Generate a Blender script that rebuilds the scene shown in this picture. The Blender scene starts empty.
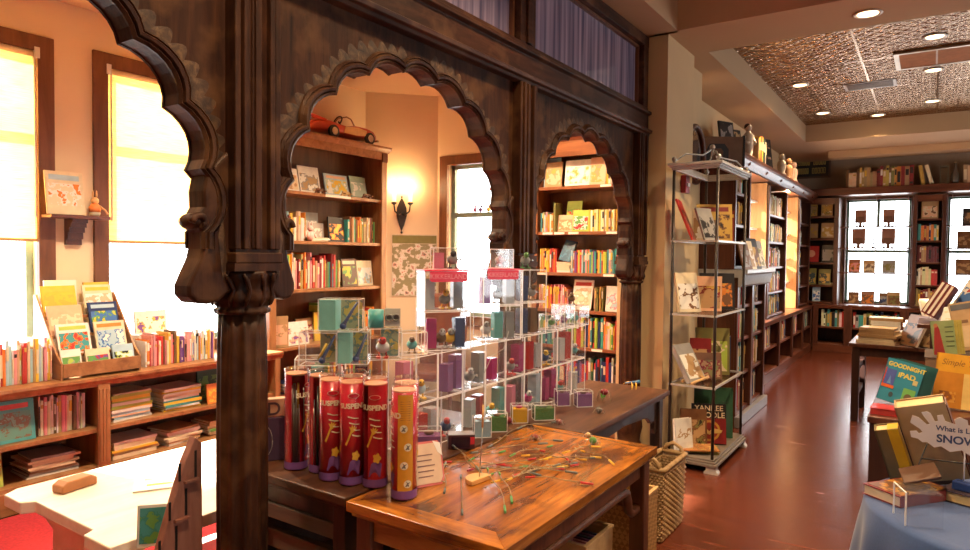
import bpy, math, random
from mathutils import Vector, Matrix
R = math.radians
C = bpy.context.scene.collection
random.seed(7)
sc = bpy.context.scene

# ------------------------------------------------------------------ camera
EYE, FPX, YAW, PITCH, ROLL = 1.55, 660.0, 34.1, 1.736, 0.6
cam_d = bpy.data.cameras.new('camera'); cam = bpy.data.objects.new('camera', cam_d); C.objects.link(cam)
cam.location = (0, 0, EYE)
CM = Matrix.Rotation(R(YAW), 3, 'Z') @ Matrix.Rotation(R(90 - PITCH), 3, 'X') @ Matrix.Rotation(R(ROLL), 3, 'Z')
cam.rotation_euler = CM.to_euler()
cam_d.sensor_width = 36; cam_d.lens = FPX / 970 * 36; cam_d.clip_start = .05
sc.camera = cam

def P(axis, val, px, py):
    """point of the place seen at a pixel of the photograph, on the plane axis = val"""
    d = CM @ Vector(((px - 485) / FPX, (275 - py) / FPX, -1)); o = Vector((0, 0, EYE))
    return o + d * ((val - o[axis]) / d[axis])

# ------------------------------------------------------------------ materials
_mc = {}
def new_mat(name):
    m = bpy.data.materials.new(name); m.use_nodes = True
    nt = m.node_tree; b = nt.nodes['Principled BSDF']
    return m, nt, b
def c4(c): return (c[0], c[1], c[2], 1)
def plain(c, rough=.5, metal=0, var=.10, coat=0, scale=18):
    key = ('plain', tuple(round(x, 3) for x in c), rough, metal, var, coat)
    if key in _mc: return _mc[key]
    m, nt, b = new_mat('surface')
    tc = nt.nodes.new('ShaderNodeTexCoord'); n = nt.nodes.new('ShaderNodeTexNoise')
    n.inputs['Scale'].default_value = scale; n.inputs['Detail'].default_value = 3
    r = nt.nodes.new('ShaderNodeValToRGB')
    r.color_ramp.elements[0].position = .3; r.color_ramp.elements[1].position = .7
    r.color_ramp.elements[0].color = c4([x * (1 - var) for x in c]); r.color_ramp.elements[1].color = c4([min(1, x * (1 + var)) for x in c])
    nt.links.new(tc.outputs['Object'], n.inputs['Vector']); nt.links.new(n.outputs['Fac'], r.inputs['Fac'])
    nt.links.new(r.outputs['Color'], b.inputs['Base Color'])
    b.inputs['Roughness'].default_value = rough; b.inputs['Metallic'].default_value = metal
    b.inputs['Coat Weight'].default_value = coat
    _mc[key] = m
    return m
def wood(name, cols, grain=(1, 14, 14), scale=2.2, rough=.4, bump=.15, coat=0, dirt=None, spec=.5):
    """streaky timber; grain = stretch along each axis (small = along the grain)"""
    key = ('wood', name)
    if key in _mc: return _mc[key]
    m, nt, b = new_mat(name)
    tc = nt.nodes.new('ShaderNodeTexCoord'); mp = nt.nodes.new('ShaderNodeMapping'); mp.inputs['Scale'].default_value = grain
    n = nt.nodes.new('ShaderNodeTexNoise'); n.inputs['Scale'].default_value = scale; n.inputs['Detail'].default_value = 7; n.inputs['Roughness'].default_value = .62; n.inputs['Distortion'].default_value = .6
    r = nt.nodes.new('ShaderNodeValToRGB'); e = r.color_ramp.elements
    e[0].position = .28; e[0].color = c4(cols[0]); e[1].position = .74; e[1].color = c4(cols[-1])
    for i, c in enumerate(cols[1:-1]):
        q = e.new(.28 + .46 * (i + 1) / (len(cols) - 1)); q.color = c4(c)
    nt.links.new(tc.outputs['Object'], mp.inputs['Vector']); nt.links.new(mp.outputs['Vector'], n.inputs['Vector'])
    nt.links.new(n.outputs['Fac'], r.inputs['Fac'])
    col = r.outputs['Color']
    if dirt:
        n2 = nt.nodes.new('ShaderNodeTexNoise'); n2.inputs['Scale'].default_value = dirt[1]; n2.inputs['Detail'].default_value = 5
        r2 = nt.nodes.new('ShaderNodeValToRGB'); r2.color_ramp.elements[0].position = .5; r2.color_ramp.elements[1].position = .68
        mx = nt.nodes.new('ShaderNodeMixRGB'); mx.inputs['Color2'].default_value = c4(dirt[0])
        nt.links.new(tc.outputs['Object'], n2.inputs['Vector']); nt.links.new(n2.outputs['Fac'], r2.inputs['Fac'])
        nt.links.new(r2.outputs['Color'], mx.inputs['Fac']); nt.links.new(col, mx.inputs['Color1']); col = mx.outputs['Color']
    nt.links.new(col, b.inputs['Base Color'])
    bp = nt.nodes.new('ShaderNodeBump'); bp.inputs['Strength'].default_value = bump; bp.inputs['Distance'].default_value = .004
    nt.links.new(n.outputs['Fac'], bp.inputs['Height']); nt.links.new(bp.outputs['Normal'], b.inputs['Normal'])
    b.inputs['Roughness'].default_value = rough; b.inputs['Coat Weight'].default_value = coat; b.inputs['Specular IOR Level'].default_value = spec
    _mc[key] = m
    return m
def art(cols, seed, scale=14, rough=.35):
    """printed cover picture: flat blotches of a few colours"""
    m, nt, b = new_mat('cover_art')
    tc = nt.nodes.new('ShaderNodeTexCoord'); mp = nt.nodes.new('ShaderNodeMapping'); mp.inputs['Location'].default_value = (seed * 3.7, seed * 1.3, seed * 2.1)
    n = nt.nodes.new('ShaderNodeTexNoise'); n.inputs['Scale'].default_value = scale; n.inputs['Detail'].default_value = 4
    r = nt.nodes.new('ShaderNodeValToRGB'); r.color_ramp.interpolation = 'CONSTANT'; e = r.color_ramp.elements
    e[0].position = 0; e[0].color = c4(cols[0]); e[1].position = .5; e[1].color = c4(cols[1])
    for i, c in enumerate(cols[2:]):
        q = e.new(min(.95, .57 + .06 * i)); q.color = c4(c)
    nt.links.new(tc.outputs['Object'], mp.inputs['Vector']); nt.links.new(mp.outputs['Vector'], n.inputs['Vector'])
    nt.links.new(n.outputs['Fac'], r.inputs['Fac']); nt.links.new(r.outputs['Color'], b.inputs['Base Color'])
    b.inputs['Roughness'].default_value = rough
    return m
def emit(c, s):
    m, nt, b = new_mat('glow'); b.inputs['Base Color'].default_value = c4(c)
    b.inputs['Emission Color'].default_value = c4(c); b.inputs['Emission Strength'].default_value = s
    return m
def clear(name, tint=(1, 1, 1), gloss=.12, rough=.02, haze=0):
    """thin clear sheet: mostly see-through, mirror-like at grazing angles"""
    m = bpy.data.materials.new(name); m.use_nodes = True; nt = m.node_tree; nt.nodes.clear()
    o = nt.nodes.new('ShaderNodeOutputMaterial'); mx = nt.nodes.new('ShaderNodeMixShader')
    t = nt.nodes.new('ShaderNodeBsdfTransparent'); t.inputs['Color'].default_value = c4(tint)
    g = nt.nodes.new('ShaderNodeBsdfGlossy'); g.inputs['Roughness'].default_value = rough
    f = nt.nodes.new('ShaderNodeLayerWeight'); f.inputs['Blend'].default_value = .5
    pw = nt.nodes.new('ShaderNodeMath'); pw.operation = 'POWER'; pw.inputs[1].default_value = 4; nt.links.new(f.outputs['Facing'], pw.inputs[0])
    ma = nt.nodes.new('ShaderNodeMath'); ma.operation = 'MULTIPLY_ADD'; ma.inputs[1].default_value = .55; ma.inputs[2].default_value = gloss * .4; nt.links.new(pw.outputs[0], ma.inputs[0])
    nt.links.new(ma.outputs[0], mx.inputs['Fac']); nt.links.new(t.outputs[0], mx.inputs[1]); nt.links.new(g.outputs[0], mx.inputs[2])
    out = mx.outputs[0]
    if haze:
        df = nt.nodes.new('ShaderNodeBsdfTranslucent'); df.inputs['Color'].default_value = (.9, .9, .92, 1); d2 = nt.nodes.new('ShaderNodeBsdfDiffuse'); d2.inputs['Color'].default_value = (.9, .9, .92, 1)
        ad = nt.nodes.new('ShaderNodeAddShader'); nt.links.new(df.outputs[0], ad.inputs[0]); nt.links.new(d2.outputs[0], ad.inputs[1])
        m2 = nt.nodes.new('ShaderNodeMixShader'); m2.inputs['Fac'].default_value = haze; nt.links.new(out, m2.inputs[1]); nt.links.new(ad.outputs[0], m2.inputs[2]); out = m2.outputs[0]
    nt.links.new(out, o.inputs['Surface'])
    return m
def tinted(c, see=.4):
    """coloured, partly see-through packaging plastic"""
    key = ('tint', c, see)
    if key in _mc: return _mc[key]
    m, nt, b = new_mat('coloured_plastic'); o = nt.nodes['Material Output']; b.inputs['Base Color'].default_value = c4(c); b.inputs['Roughness'].default_value = .2
    t = nt.nodes.new('ShaderNodeBsdfTransparent'); t.inputs['Color'].default_value = c4([.5 + .5 * v for v in c]); mx = nt.nodes.new('ShaderNodeMixShader')
    n = nt.nodes.new('ShaderNodeTexNoise'); n.inputs['Scale'].default_value = 35; r = nt.nodes.new('ShaderNodeMapRange'); r.inputs['From Min'].default_value = .35; r.inputs['From Max'].default_value = .65; r.inputs['To Min'].default_value = see * .4; r.inputs['To Max'].default_value = min(1, see * 1.6)
    nt.links.new(n.outputs['Fac'], r.inputs['Value']); nt.links.new(r.outputs['Result'], mx.inputs['Fac']); nt.links.new(b.outputs[0], mx.inputs[1]); nt.links.new(t.outputs[0], mx.inputs[2]); nt.links.new(mx.outputs[0], o.inputs['Surface'])
    _mc[key] = m
    return m

DARK = wood('dark_carved_wood', [(.010, .003, .0015), (.042, .014, .006), (.085, .031, .013)], (9, 9, 1.2), 2.5, .5, .5, dirt=((.10, .043, .017), 7), spec=.22)
DARKH = wood('dark_beam_wood', [(.018, .007, .004), (.052, .018, .009), (.10, .038, .019)], (9, 1.2, 9), 2.2, .48, .3, dirt=((.13, .06, .03), 5), spec=.25)
GILT = wood('worn_gilt_paint', [(.016, .007, .003), (.065, .029, .012), (.18, .095, .038)], (3, 3, 3), 9, .6, .6)
TABLE = wood('orange_table_wood', [(.05, .015, .003), (.25, .078, .009), (.46, .16, .018), (.64, .27, .04)], (1.3, 9, 9), 2.2, .26, .25, coat=.25, dirt=((.05, .014, .005), 4.5))
TABLEY = wood('orange_table_wood_lengthwise', [(.04, .012, .003), (.20, .06, .008), (.39, .13, .015), (.58, .23, .035)], (9, 1.1, 9), 2.2, .26, .25, coat=.25, dirt=((.05, .014, .005), 5))
TLEG = wood('table_leg_wood', [(.03, .010, .005), (.11, .034, .013), (.19, .065, .024)], (9, 9, 1.2), 2, .38, .2)
TAPRON = wood('table_apron_wood', [(.20, .08, .02), (.44, .21, .06), (.58, .30, .10)], (1.3, 9, 9), 2, .4, .2, dirt=((.09, .035, .014), 4))
DTAB = wood('dark_table_wood', [(.022, .009, .005), (.085, .032, .014), (.13, .05, .02)], (9, 1.1, 9), 2, .42, .2, spec=.3)
DTABZ = wood('dark_table_leg_wood', [(.012, .006, .004), (.04, .018, .010), (.075, .036, .02)], (9, 9, 1.2), 2, .4, .2)
OAK = wood('amber_bookcase_wood', [(.19, .075, .026), (.32, .14, .05), (.43, .205, .08)], (9, 1.2, 9), 1.6, .4, .1)
OAKZ = wood('amber_bookcase_upright', [(.19, .075, .026), (.34, .15, .055), (.45, .215, .085)], (9, 9, 1.1), 1.6, .4, .1)
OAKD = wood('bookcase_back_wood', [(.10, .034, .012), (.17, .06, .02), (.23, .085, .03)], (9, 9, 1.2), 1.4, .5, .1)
MAH = wood('mahogany', [(.035, .010, .006), (.085, .024, .012), (.135, .042, .02)], (9, 9, 1.1), 1.6, .35, .1)
MAHX = wood('mahogany_shelf', [(.06, .017, .009), (.13, .037, .017), (.19, .06, .027)], (1.1, 9, 9), 1.6, .3, .1)
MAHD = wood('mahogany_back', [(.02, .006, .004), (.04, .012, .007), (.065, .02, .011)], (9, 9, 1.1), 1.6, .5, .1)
REDW = wood('red_window_wood', [(.10, .034, .015), (.17, .062, .026), (.24, .095, .04)], (9, 9, 1.1), 1.6, .4, .1)
PALE = wood('pale_table_wood', [(.72, .62, .50), (.80, .71, .60), (.86, .79, .69)], (9, 1.2, 9), 1.6, .5, .1)
PINE = wood('pale_pine', [(.48, .27, .10), (.60, .36, .15), (.68, .44, .2)], (1.2, 9, 9), 2, .5, .1)
STEPW = wood('reddish_board', [(.22, .085, .06), (.32, .14, .10), (.40, .19, .14)], (6, 6, 1.2), 3, .5, .2, dirt=((.10, .04, .028), 6))
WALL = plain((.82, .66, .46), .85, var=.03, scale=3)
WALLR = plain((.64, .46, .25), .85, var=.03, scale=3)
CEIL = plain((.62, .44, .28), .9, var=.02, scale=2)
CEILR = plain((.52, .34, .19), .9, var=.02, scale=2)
CLEAR = clear('window_glass', gloss=.08)
ACRYL = clear('acrylic_sheet', (.97, .975, .985), .16, .03, .008)  # faint white haze mixed in to imitate bright reflections on the panes
EDGE = plain((.86, .84, .86), .12, var=.03)
PAGES = plain((.74, .64, .48), .8, var=.08, scale=90)
PAGEW = plain((.80, .74, .63), .8, var=.05, scale=90)
BLACK = plain((.012, .011, .011), .4)
STEEL = plain((.42, .40, .37), .3, metal=.9)
IRON = plain((.05, .04, .035), .4, metal=.6)
WHITE = plain((.82, .80, .76), .5, var=.03)
LBL = plain((.86, .80, .68), .6, var=.02)

PAL = {'red': (.50, .035, .03), 'dark red': (.22, .018, .02), 'orange': (.68, .21, .03), 'yellow': (.75, .48, .05), 'cream': (.72, .60, .40), 'white': (.78, .74, .67),
       'green': (.13, .32, .08), 'dark green': (.035, .11, .06), 'teal': (.06, .30, .30), 'blue': (.06, .16, .42), 'navy': (.02, .04, .13), 'purple': (.20, .07, .26),
       'pink': (.70, .28, .30), 'brown': (.17, .075, .03), 'tan': (.45, .28, .13), 'black': (.018, .016, .018), 'grey': (.30, .28, .26), 'pale blue': (.38, .52, .60), 'lime': (.40, .52, .08),
       'olive': (.20, .18, .05), 'gold': (.55, .34, .07), 'maroon': (.14, .02, .025), 'silver': (.5, .49, .47), 'peach': (.74, .44, .27)}

# ------------------------------------------------------------------ mesh helpers
class MB:
    def __init__(s): s.v = []; s.f = []; s.m = []; s.sm = []
    def add(s, vs, fs, mi=0, smooth=False, M=None):
        o = len(s.v); s.v += [tuple(M @ Vector(v)) if M else tuple(v) for v in vs]
        for f in fs: s.f.append([o + i for i in f]); s.m.append(mi); s.sm.append(smooth)
        return s
    def box(s, x0, x1, y0, y1, z0, z1, mi=0, M=None):
        return s.add([(x0, y0, z0), (x1, y0, z0), (x1, y1, z0), (x0, y1, z0), (x0, y0, z1), (x1, y0, z1), (x1, y1, z1), (x0, y1, z1)],
              [(0, 3, 2, 1), (4, 5, 6, 7), (0, 1, 5, 4), (1, 2, 6, 5), (2, 3, 7, 6), (3, 0, 4, 7)], mi, False, M)
    def tube(s, pts, r, n=8, mi=0, cap=True, smooth=True):
        pts = [Vector(p) for p in pts]; vs = []; rr = r if isinstance(r, (list, tuple)) else [r] * len(pts); up = None
        for i, p in enumerate(pts):
            t = (pts[min(i + 1, len(pts) - 1)] - pts[max(i - 1, 0)]).normalized()
            if up is None: up = Vector((0, 0, 1)) if abs(t.z) < .9 else Vector((1, 0, 0))
            a = t.cross(up).normalized(); b = a.cross(t).normalized(); up = b
            vs += [p + (a * math.cos(2 * math.pi * k / n) + b * math.sin(2 * math.pi * k / n)) * rr[i] for k in range(n)]
        fs = [(i * n + k, i * n + (k + 1) % n, (i + 1) * n + (k + 1) % n, (i + 1) * n + k) for i in range(len(pts) - 1) for k in range(n)]
        s.add(vs, fs, mi, smooth)
        if cap: o = len(s.v) - len(vs); s.f += [[o + k for k in range(n)][::-1], [o + (len(pts) - 1) * n + k for k in range(n)]]; s.m += [mi, mi]; s.sm += [False, False]
        return s
    def lathe(s, prof, n=24, mi=0, c=(0, 0, 0), mod=None, smooth=True, sx=1, sy=1):
        vs = []
        for r, z in prof:
            for k in range(n):
                a = 2 * math.pi * k / n; q = r * (mod(a, z) if mod else 1)
                vs.append((c[0] + q * math.cos(a) * sx, c[1] + q * math.sin(a) * sy, c[2] + z))
        L = len(prof)
        fs = [(i * n + k, i * n + (k + 1) % n, (i + 1) * n + (k + 1) % n, (i + 1) * n + k) for i in range(L - 1) for k in range(n)]
        o = len(s.v); s.add(vs, fs, mi, smooth)
        s.f += [[o + k for k in range(n)][::-1], [o + (L - 1) * n + k for k in range(n)]]; s.m += [mi, mi]; s.sm += [False, False]
        return s
    def prism(s, poly, a, b, plane='xz', mi=0, M=None):
        """extrude a 2D outline; plane 'xz' -> along y, 'yz' -> along x, 'xy' -> along z"""
        def q(p, t): return {'xz': (p[0], t, p[1]), 'yz': (t, p[0], p[1]), 'xy': (p[0], p[1], t)}[plane]
        n = len(poly); vs = [q(p, a) for p in poly] + [q(p, b) for p in poly]
        fs = [list(range(n))[::-1], list(range(n, 2 * n))] + [(i, (i + 1) % n, n + (i + 1) % n, n + i) for i in range(n)]
        return s.add(vs, fs, mi, False, M)
    def ball(s, c, r, n=12, m=8, mi=0):
        rx, ry, rz = (r, r, r) if not isinstance(r, (tuple, list)) else r
        vs = [(c[0] + rx * math.sin(math.pi * i / m) * math.cos(2 * math.pi * k / n), c[1] + ry * math.sin(math.pi * i / m) * math.sin(2 * math.pi * k / n), c[2] - rz * math.cos(math.pi * i / m)) for i in range(1, m) for k in range(n)]
        vs += [(c[0], c[1], c[2] - rz), (c[0], c[1], c[2] + rz)]; b = (m - 1) * n
        fs = [(i * n + k, i * n + (k + 1) % n, (i + 1) * n + (k + 1) % n, (i + 1) * n + k) for i in range(m - 2) for k in range(n)]
        fs += [(b, (k + 1) % n, k) for k in range(n)] + [(b + 1, (m - 2) * n + k, (m - 2) * n + (k + 1) % n) for k in range(n)]
        return s.add(vs, fs, mi, True)
    def build(s, name, mats, parent=None, loc=(0, 0, 0), rot=(0, 0, 0), bevel=0, seg=2):
        me = bpy.data.meshes.new(name); me.from_pydata(s.v, [], s.f); me.update()
        for m in (mats if isinstance(mats, (list, tuple)) else [mats]): me.materials.append(m)
        me.polygons.foreach_set('material_index', s.m); me.polygons.foreach_set('use_smooth', s.sm)
        o = bpy.data.objects.new(name, me); C.objects.link(o); o.location = loc; o.rotation_euler = rot
        if parent: o.parent = parent
        if bevel:
            md = o.modifiers.new('edge', 'BEVEL'); md.width = bevel; md.segments = seg; md.limit_method = 'ANGLE'; md.angle_limit = R(40)
        return o
def boxo(name, b, mat, parent=None, bevel=0, loc=(0, 0, 0), rot=(0, 0, 0)):
    return MB().box(*b).build(name, mat, parent, loc, rot, bevel)
def tag(o, label, cat, group=None, kind=None):
    o['label'] = label; o['category'] = cat
    if group: o['group'] = group
    if kind: o['kind'] = kind
    return o
def thing(name, label, cat, loc=(0, 0, 0), rz=0, group=None):
    o = bpy.data.objects.new(name, None); C.objects.link(o); o.location = loc; o.rotation_euler = (0, 0, R(rz)); o.empty_display_size = .05
    return tag(o, label, cat, group)
def struct(o): o['kind'] = 'structure'; return o
_tx = {}
def text(body, size, mat, parent, loc, rot=(R(90), 0, 0), name='lettering', align='CENTER', wrap=None, bold=0, shear=0, sx=1):
    cu = bpy.data.curves.new(name, 'FONT'); cu.body = body; cu.size = size; cu.align_x = align; cu.align_y = 'CENTER'; cu.offset = bold; cu.shear = shear; cu.fill_mode = 'FRONT'
    t = bpy.data.objects.new(name, cu); C.objects.link(t); dg = bpy.context.evaluated_depsgraph_get(); dg.update()
    me = bpy.data.meshes.new_from_object(t.evaluated_get(dg)); C.objects.unlink(t); bpy.data.objects.remove(t)
    me.materials.clear(); me.materials.append(mat); me.name = name
    for v in me.vertices: v.co.x *= sx
    if wrap:
        r, a0, z0 = wrap
        for v in me.vertices:
            a = a0 + v.co.x / r; v.co = Vector((r * math.cos(a), r * math.sin(a), z0 + v.co.y))
        loc = (0, 0, 0); rot = (0, 0, 0)
    o = bpy.data.objects.new(name, me); C.objects.link(o); o.parent = parent; o.location = loc; o.rotation_euler = rot
    return o
ORD = 'first second third fourth fifth sixth seventh eighth ninth tenth eleventh twelfth thirteenth fourteenth fifteenth sixteenth seventeenth eighteenth nineteenth twentieth'.split()
ORD += ['twenty-' + w for w in ORD[:9]] + ['thirtieth'] + ['thirty-' + w for w in ORD[:9]] + ['fortieth']

# ------------------------------------------------------------------ books
def cover_mesh(t, h, d, band=None):
    """upright book, spine towards -Y at y = 0, thickness along X from 0, standing on z = 0"""
    c = min(.0035, t * .16); m = MB()
    m.box(0, c, .002, d, 0, h); m.box(t - c, t, .002, d, 0, h)
    # gently rounded spine
    k = 3; vs = []
    for i in range(k + 1):
        a = math.pi * i / k; x = t / 2 - math.cos(a) * t / 2; y = .003 - math.sin(a) * min(.004, t * .15)
        vs += [(x, y, 0), (x, y, h), (x, .006, 0), (x, .006, h)]
    fs = []
    for i in range(k): a, b = 4 * i, 4 * i + 4; fs += [(a, b, b + 1, a + 1), (a + 2, a + 3, b + 3, b + 2), (a, a + 2, b + 2, b), (a + 1, b + 1, b + 3, a + 3)]
    m.add(vs, fs)
    if band:
        for z0, z1 in band:
            y = -.0028
            m.box(t * .14, t * .86, y - .0012, .002, h * z0, h * z1, 1)
    return m
def book(name, t, h, d, col, loc, rz, label, cat='book', group=None, band=None, bcol=(.75, .7, .55), pages=True, lean=0):
    o = cover_mesh(t, h, d, band).build(name, [plain(col, .42), plain(bcol, .5)], None, loc, (0, R(lean), R(rz)))
    tag(o, label, cat, group)
    if pages:
        c = min(.0035, t * .16)
        boxo('page_block', (c, t - c, .005, d - .004, .003, h - .004), PAGES, o)
    return o
ROWS = []
def row(start, rz, length, hr, tr, depth, pal, where, ref, group, name='book', noun='book', gap=.001, lean_end=False, maxn=60, dj=.02, band=.6, back=0):
    """a run of upright books; local X runs along the shelf"""
    x = 0; n = 0; M = Matrix.Rotation(R(rz), 3, 'Z'); reg = []; ROWS.append(reg)
    while x < length - .008 and n < min(maxn, len(ORD)):
        t = random.uniform(*tr); h = random.uniform(*hr); cn = random.choice(pal); col = [c * random.uniform(.85, 1.15) for c in PAL[cn]]
        if x + t > length: break
        dd = depth * random.uniform(.88, 1); p = Vector(start) + M @ Vector((x, random.uniform(0, dj) + back, 0))
        bd = None
        if random.random() < band: bd = random.choice([[(.55, .85)], [(.1, .2), (.6, .9)], [(.2, .75)], [(.78, .88)]])
        bc = PAL[random.choice(['cream', 'gold', 'white', 'black', 'yellow'])]
        nm = noun
        reg.append((book(name, t, h, dd, col, p, rz, nm, 'book', group, bd, bc), f'{cn} {nm}, ', f' from {ref} {where}'))
        x += t + gap; n += 1
    return x
def flat_mesh(w, d, t):
    c = min(.003, t * .15); m = MB()
    m.box(-w / 2, w / 2, 0, d, 0, c); m.box(-w / 2, w / 2, 0, d, t - c, t); m.box(-w / 2, w / 2, -.002, .004, 0, t)
    return m
def stack(x, y, z, rz, n, wr, dr, tr, pal, where, group, name='book', noun='book', jit=5):
    zz = z; items = []
    for i in range(n):
        t = random.uniform(*tr); w = random.uniform(*wr); d = random.uniform(*dr); cn = random.choice(pal); col = PAL[cn]
        M = Matrix.Rotation(R(rz), 3, 'Z'); p = Vector((x, y, zz)) + M @ Vector((random.uniform(-.008, .008), random.uniform(0, .012), 0))
        o = flat_mesh(w, d, t).build(name, plain(col, .42), None, p, (0, 0, R(rz + random.uniform(-jit, jit))))
        c = min(.003, t * .15); boxo('page_block', (-w / 2 + .004, w / 2 - .003, .004, d - .003, c, t - c), PAGEW, o)
        items.append((o, cn)); zz += t + .0004
    for i, (o, cn) in enumerate(items):
        k = len(items) - 1 - i
        pos = 'topmost' if k == 0 else ORD[k] + ' from the top'
        if k: pos = ORD[k] + ' below the top'
        tag(o, f'{cn} {noun}, {pos} {where}', 'book', group)
    return zz
def face(loc, rz, w, h, t, cols, label, lean=12, seed=None, pic=True, border=None, group=None, name='picture_book', scale=None, roll=0, cat='book', title=None):
    """book shown cover out; front towards local -Y, leaning back; base centre at loc"""
    seed = seed if seed is not None else random.random() * 40
    o = MB().box(-w / 2, w / 2, -t, -t + .003, 0, h).box(-w / 2, w / 2, -.003, 0, 0, h).box(-w / 2, -w / 2 + .004, -t, 0, 0, h).build(name, plain(cols[0], .35), None, loc)
    o.rotation_euler = (Matrix.Rotation(R(rz), 3, 'Z') @ Matrix.Rotation(R(-lean), 3, 'X') @ Matrix.Rotation(R(roll), 3, 'Y')).to_euler()
    boxo('page_block', (-w / 2 + .003, w / 2 - .003, -t + .003, -.003, .003, h - .004), PAGEW, o)
    if pic:
        a, b = (.08, .72) if border is None else border
        boxo('cover_picture', (-w / 2 * .86, w / 2 * .86, -t - .0012, -t + .001, h * a, h * b), art(cols[1:] if len(cols) > 2 else cols, seed, scale or 4.2 / h), o)
    if title:
        m = MB(); random.seed(int(seed * 97))
        boxo('title_strip', (-w / 2 * .8, w / 2 * .8, -t - .0012, -t + .001, h * .80, h * .92), plain(title, .5), o)
    tag(o, label, cat, group)
    return o
def easel(loc, rz, label, s=.12, mat=None, group=None):
    m = MB(); mat = mat or PINE
    m.prism([(-s * .5, 0), (-s * .34, s * .35), (s * .34, s * .35), (s * .5, 0), (s * .3, 0), (s * .2, s * .14), (-s * .2, s * .14), (-s * .3, 0)], -.012, 0)
    o = m.build('book_easel', mat, None, loc, (0, 0, R(rz)))
    tag(o, label, 'book stand', group)
    MB().box(-s * .36, -s * .22, -.05, -.012, s * .12, s * .2).box(s * .22, s * .36, -.05, -.012, s * .12, s * .2).build('ledge_peg', mat, o)
    MB().box(-s * .1, s * .1, 0, s * .45, .0, .015).build('foot', mat, o)
    return o
def bookcase(name, label, cat, loc, rz, w, d, h, shelves, top, stile=.06, mats=None, plinth=.08, over=.035, dividers=(), frieze=.12, back=True, fluted=False):
    A, AZ, B = mats
    t = thing(name, label, cat, loc, rz)
    for x in (0, w - .022): boxo('side_panel', (x, x + .022, .01, d, 0, h - .03), AZ, t)
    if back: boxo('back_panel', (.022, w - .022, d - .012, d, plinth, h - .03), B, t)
    boxo('plinth', (.0, w, -.004, .02, 0, plinth), A, t, .003)
    for z in shelves: boxo('shelf', (.022, w - .022, .012, d - .012, z - .028, z), A, t, .002)
    for x in (0, w - stile): 
        st = boxo('stile', (x, x + stile, -.012, .01, plinth, h - .03), AZ, t, .003)
    for x in dividers:
        boxo('divider', (x - .012, x + .012, .012, d - .012, plinth, h - .03), AZ, t)
        m = MB(); m.box(x - stile * .75, x + stile * .75, -.014, .01, plinth, h - .03)
        if fluted:
            for k in (-1, 0, 1): m.box(x + k * stile * .42 - .009, x + k * stile * .42 + .009, -.020, -.013, plinth + .06, h - .08)
        m.build('stile', AZ, t)
    if frieze: boxo('frieze', (stile, w - stile, -.008, .012, h - .03 - frieze, h - .03), A, t)
    if top:
        m = MB(); m.prism([(-over, h), (-over, h - .018), (-over * .6, h - .035), (-.01, h - .055), (-.01, h - .03), (d, h - .03), (d, h)], -over * .6, w + over * .6, 'yz')
        m.build('cornice', A, t)
    return t

# ================================================================== the setting
def slab(name, b, mat): return struct(boxo(name, b, mat))
# floor: dark red boards
m, nt, b = new_mat('mahogany_floor_boards')
tc = nt.nodes.new('ShaderNodeTexCoord'); mp = nt.nodes.new('ShaderNodeMapping'); mp.inputs['Scale'].default_value = (1, 1, 1)
br = nt.nodes.new('ShaderNodeTexBrick'); br.inputs['Scale'].default_value = 1; br.inputs['Brick Width'].default_value = 1.6; br.inputs['Row Height'].default_value = .13
br.inputs['Mortar Size'].default_value = .0018; br.inputs['Color1'].default_value = (.092, .020, .009, 1); br.inputs['Color2'].default_value = (.112, .026, .012, 1); br.inputs['Mortar'].default_value = (.06, .014, .007, 1)
n = nt.nodes.new('ShaderNodeTexNoise'); n.inputs['Scale'].default_value = 2.5; n.inputs['Detail'].default_value = 6; mp2 = nt.nodes.new('ShaderNodeMapping'); mp2.inputs['Scale'].default_value = (1.2, 7, 1)
mx = nt.nodes.new('ShaderNodeMixRGB'); mx.blend_type = 'OVERLAY'; mx.inputs['Fac'].default_value = .55
nt.links.new(tc.outputs['Object'], mp.inputs['Vector']); nt.links.new(mp.outputs['Vector'], br.inputs['Vector']); nt.links.new(tc.outputs['Object'], mp2.inputs['Vector']); nt.links.new(mp2.outputs['Vector'], n.inputs['Vector'])
nt.links.new(br.outputs['Color'], mx.inputs['Color1']); nt.links.new(n.outputs['Fac'], mx.inputs['Color2']); nt.links.new(mx.outputs['Color'], b.inputs['Base Color'])
rr = nt.nodes.new('ShaderNodeMapRange'); rr.inputs['To Min'].default_value = .16; rr.inputs['To Max'].default_value = .32
nt.links.new(n.outputs['Fac'], rr.inputs['Value']); nt.links.new(rr.outputs['Result'], b.inputs['Roughness'])
bp = nt.nodes.new('ShaderNodeBump'); bp.inputs['Strength'].default_value = .12; bp.inputs['Distance'].default_value = .004; nt.links.new(n.outputs['Fac'], bp.inputs['Height']); nt.links.new(bp.outputs['Normal'], b.inputs['Normal'])
slab('floor', (-5.1, 4.6, -2.6, 13.1, -.1, 0), m)

ZC = 3.24
# --- left reading room: outer wall with two shaded windows
def wall_x(name, x0, x1, y0, y1, z0, z1, holes, mat):
    """wall in the plane x with rectangular openings (y0,y1,z0,z1)"""
    mb = MB(); y = y0
    for (a, b_, c, d) in sorted(holes):
        mb.box(x0, x1, y, a, z0, z1); mb.box(x0, x1, a, b_, z0, c); mb.box(x0, x1, a, b_, d, z1); y = b_
    mb.box(x0, x1, y, y1, z0, z1)
    return struct(mb.build(name, mat))
def wall_y(name, y0, y1, x0, x1, z0, z1, holes, mat):
    mb = MB(); x = x0
    for (a, b_, c, d) in sorted(holes):
        mb.box(x, a, y0, y1, z0, z1); mb.box(a, b_, y0, y1, z0, c); mb.box(a, b_, y0, y1, d, z1); x = b_
    mb.box(x, x1, y0, y1, z0, z1)
    return struct(mb.build(name, mat))
WL = [(.95, 1.99, .82, 2.88), (2.42, 3.45, .82, 2.88)]
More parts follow.
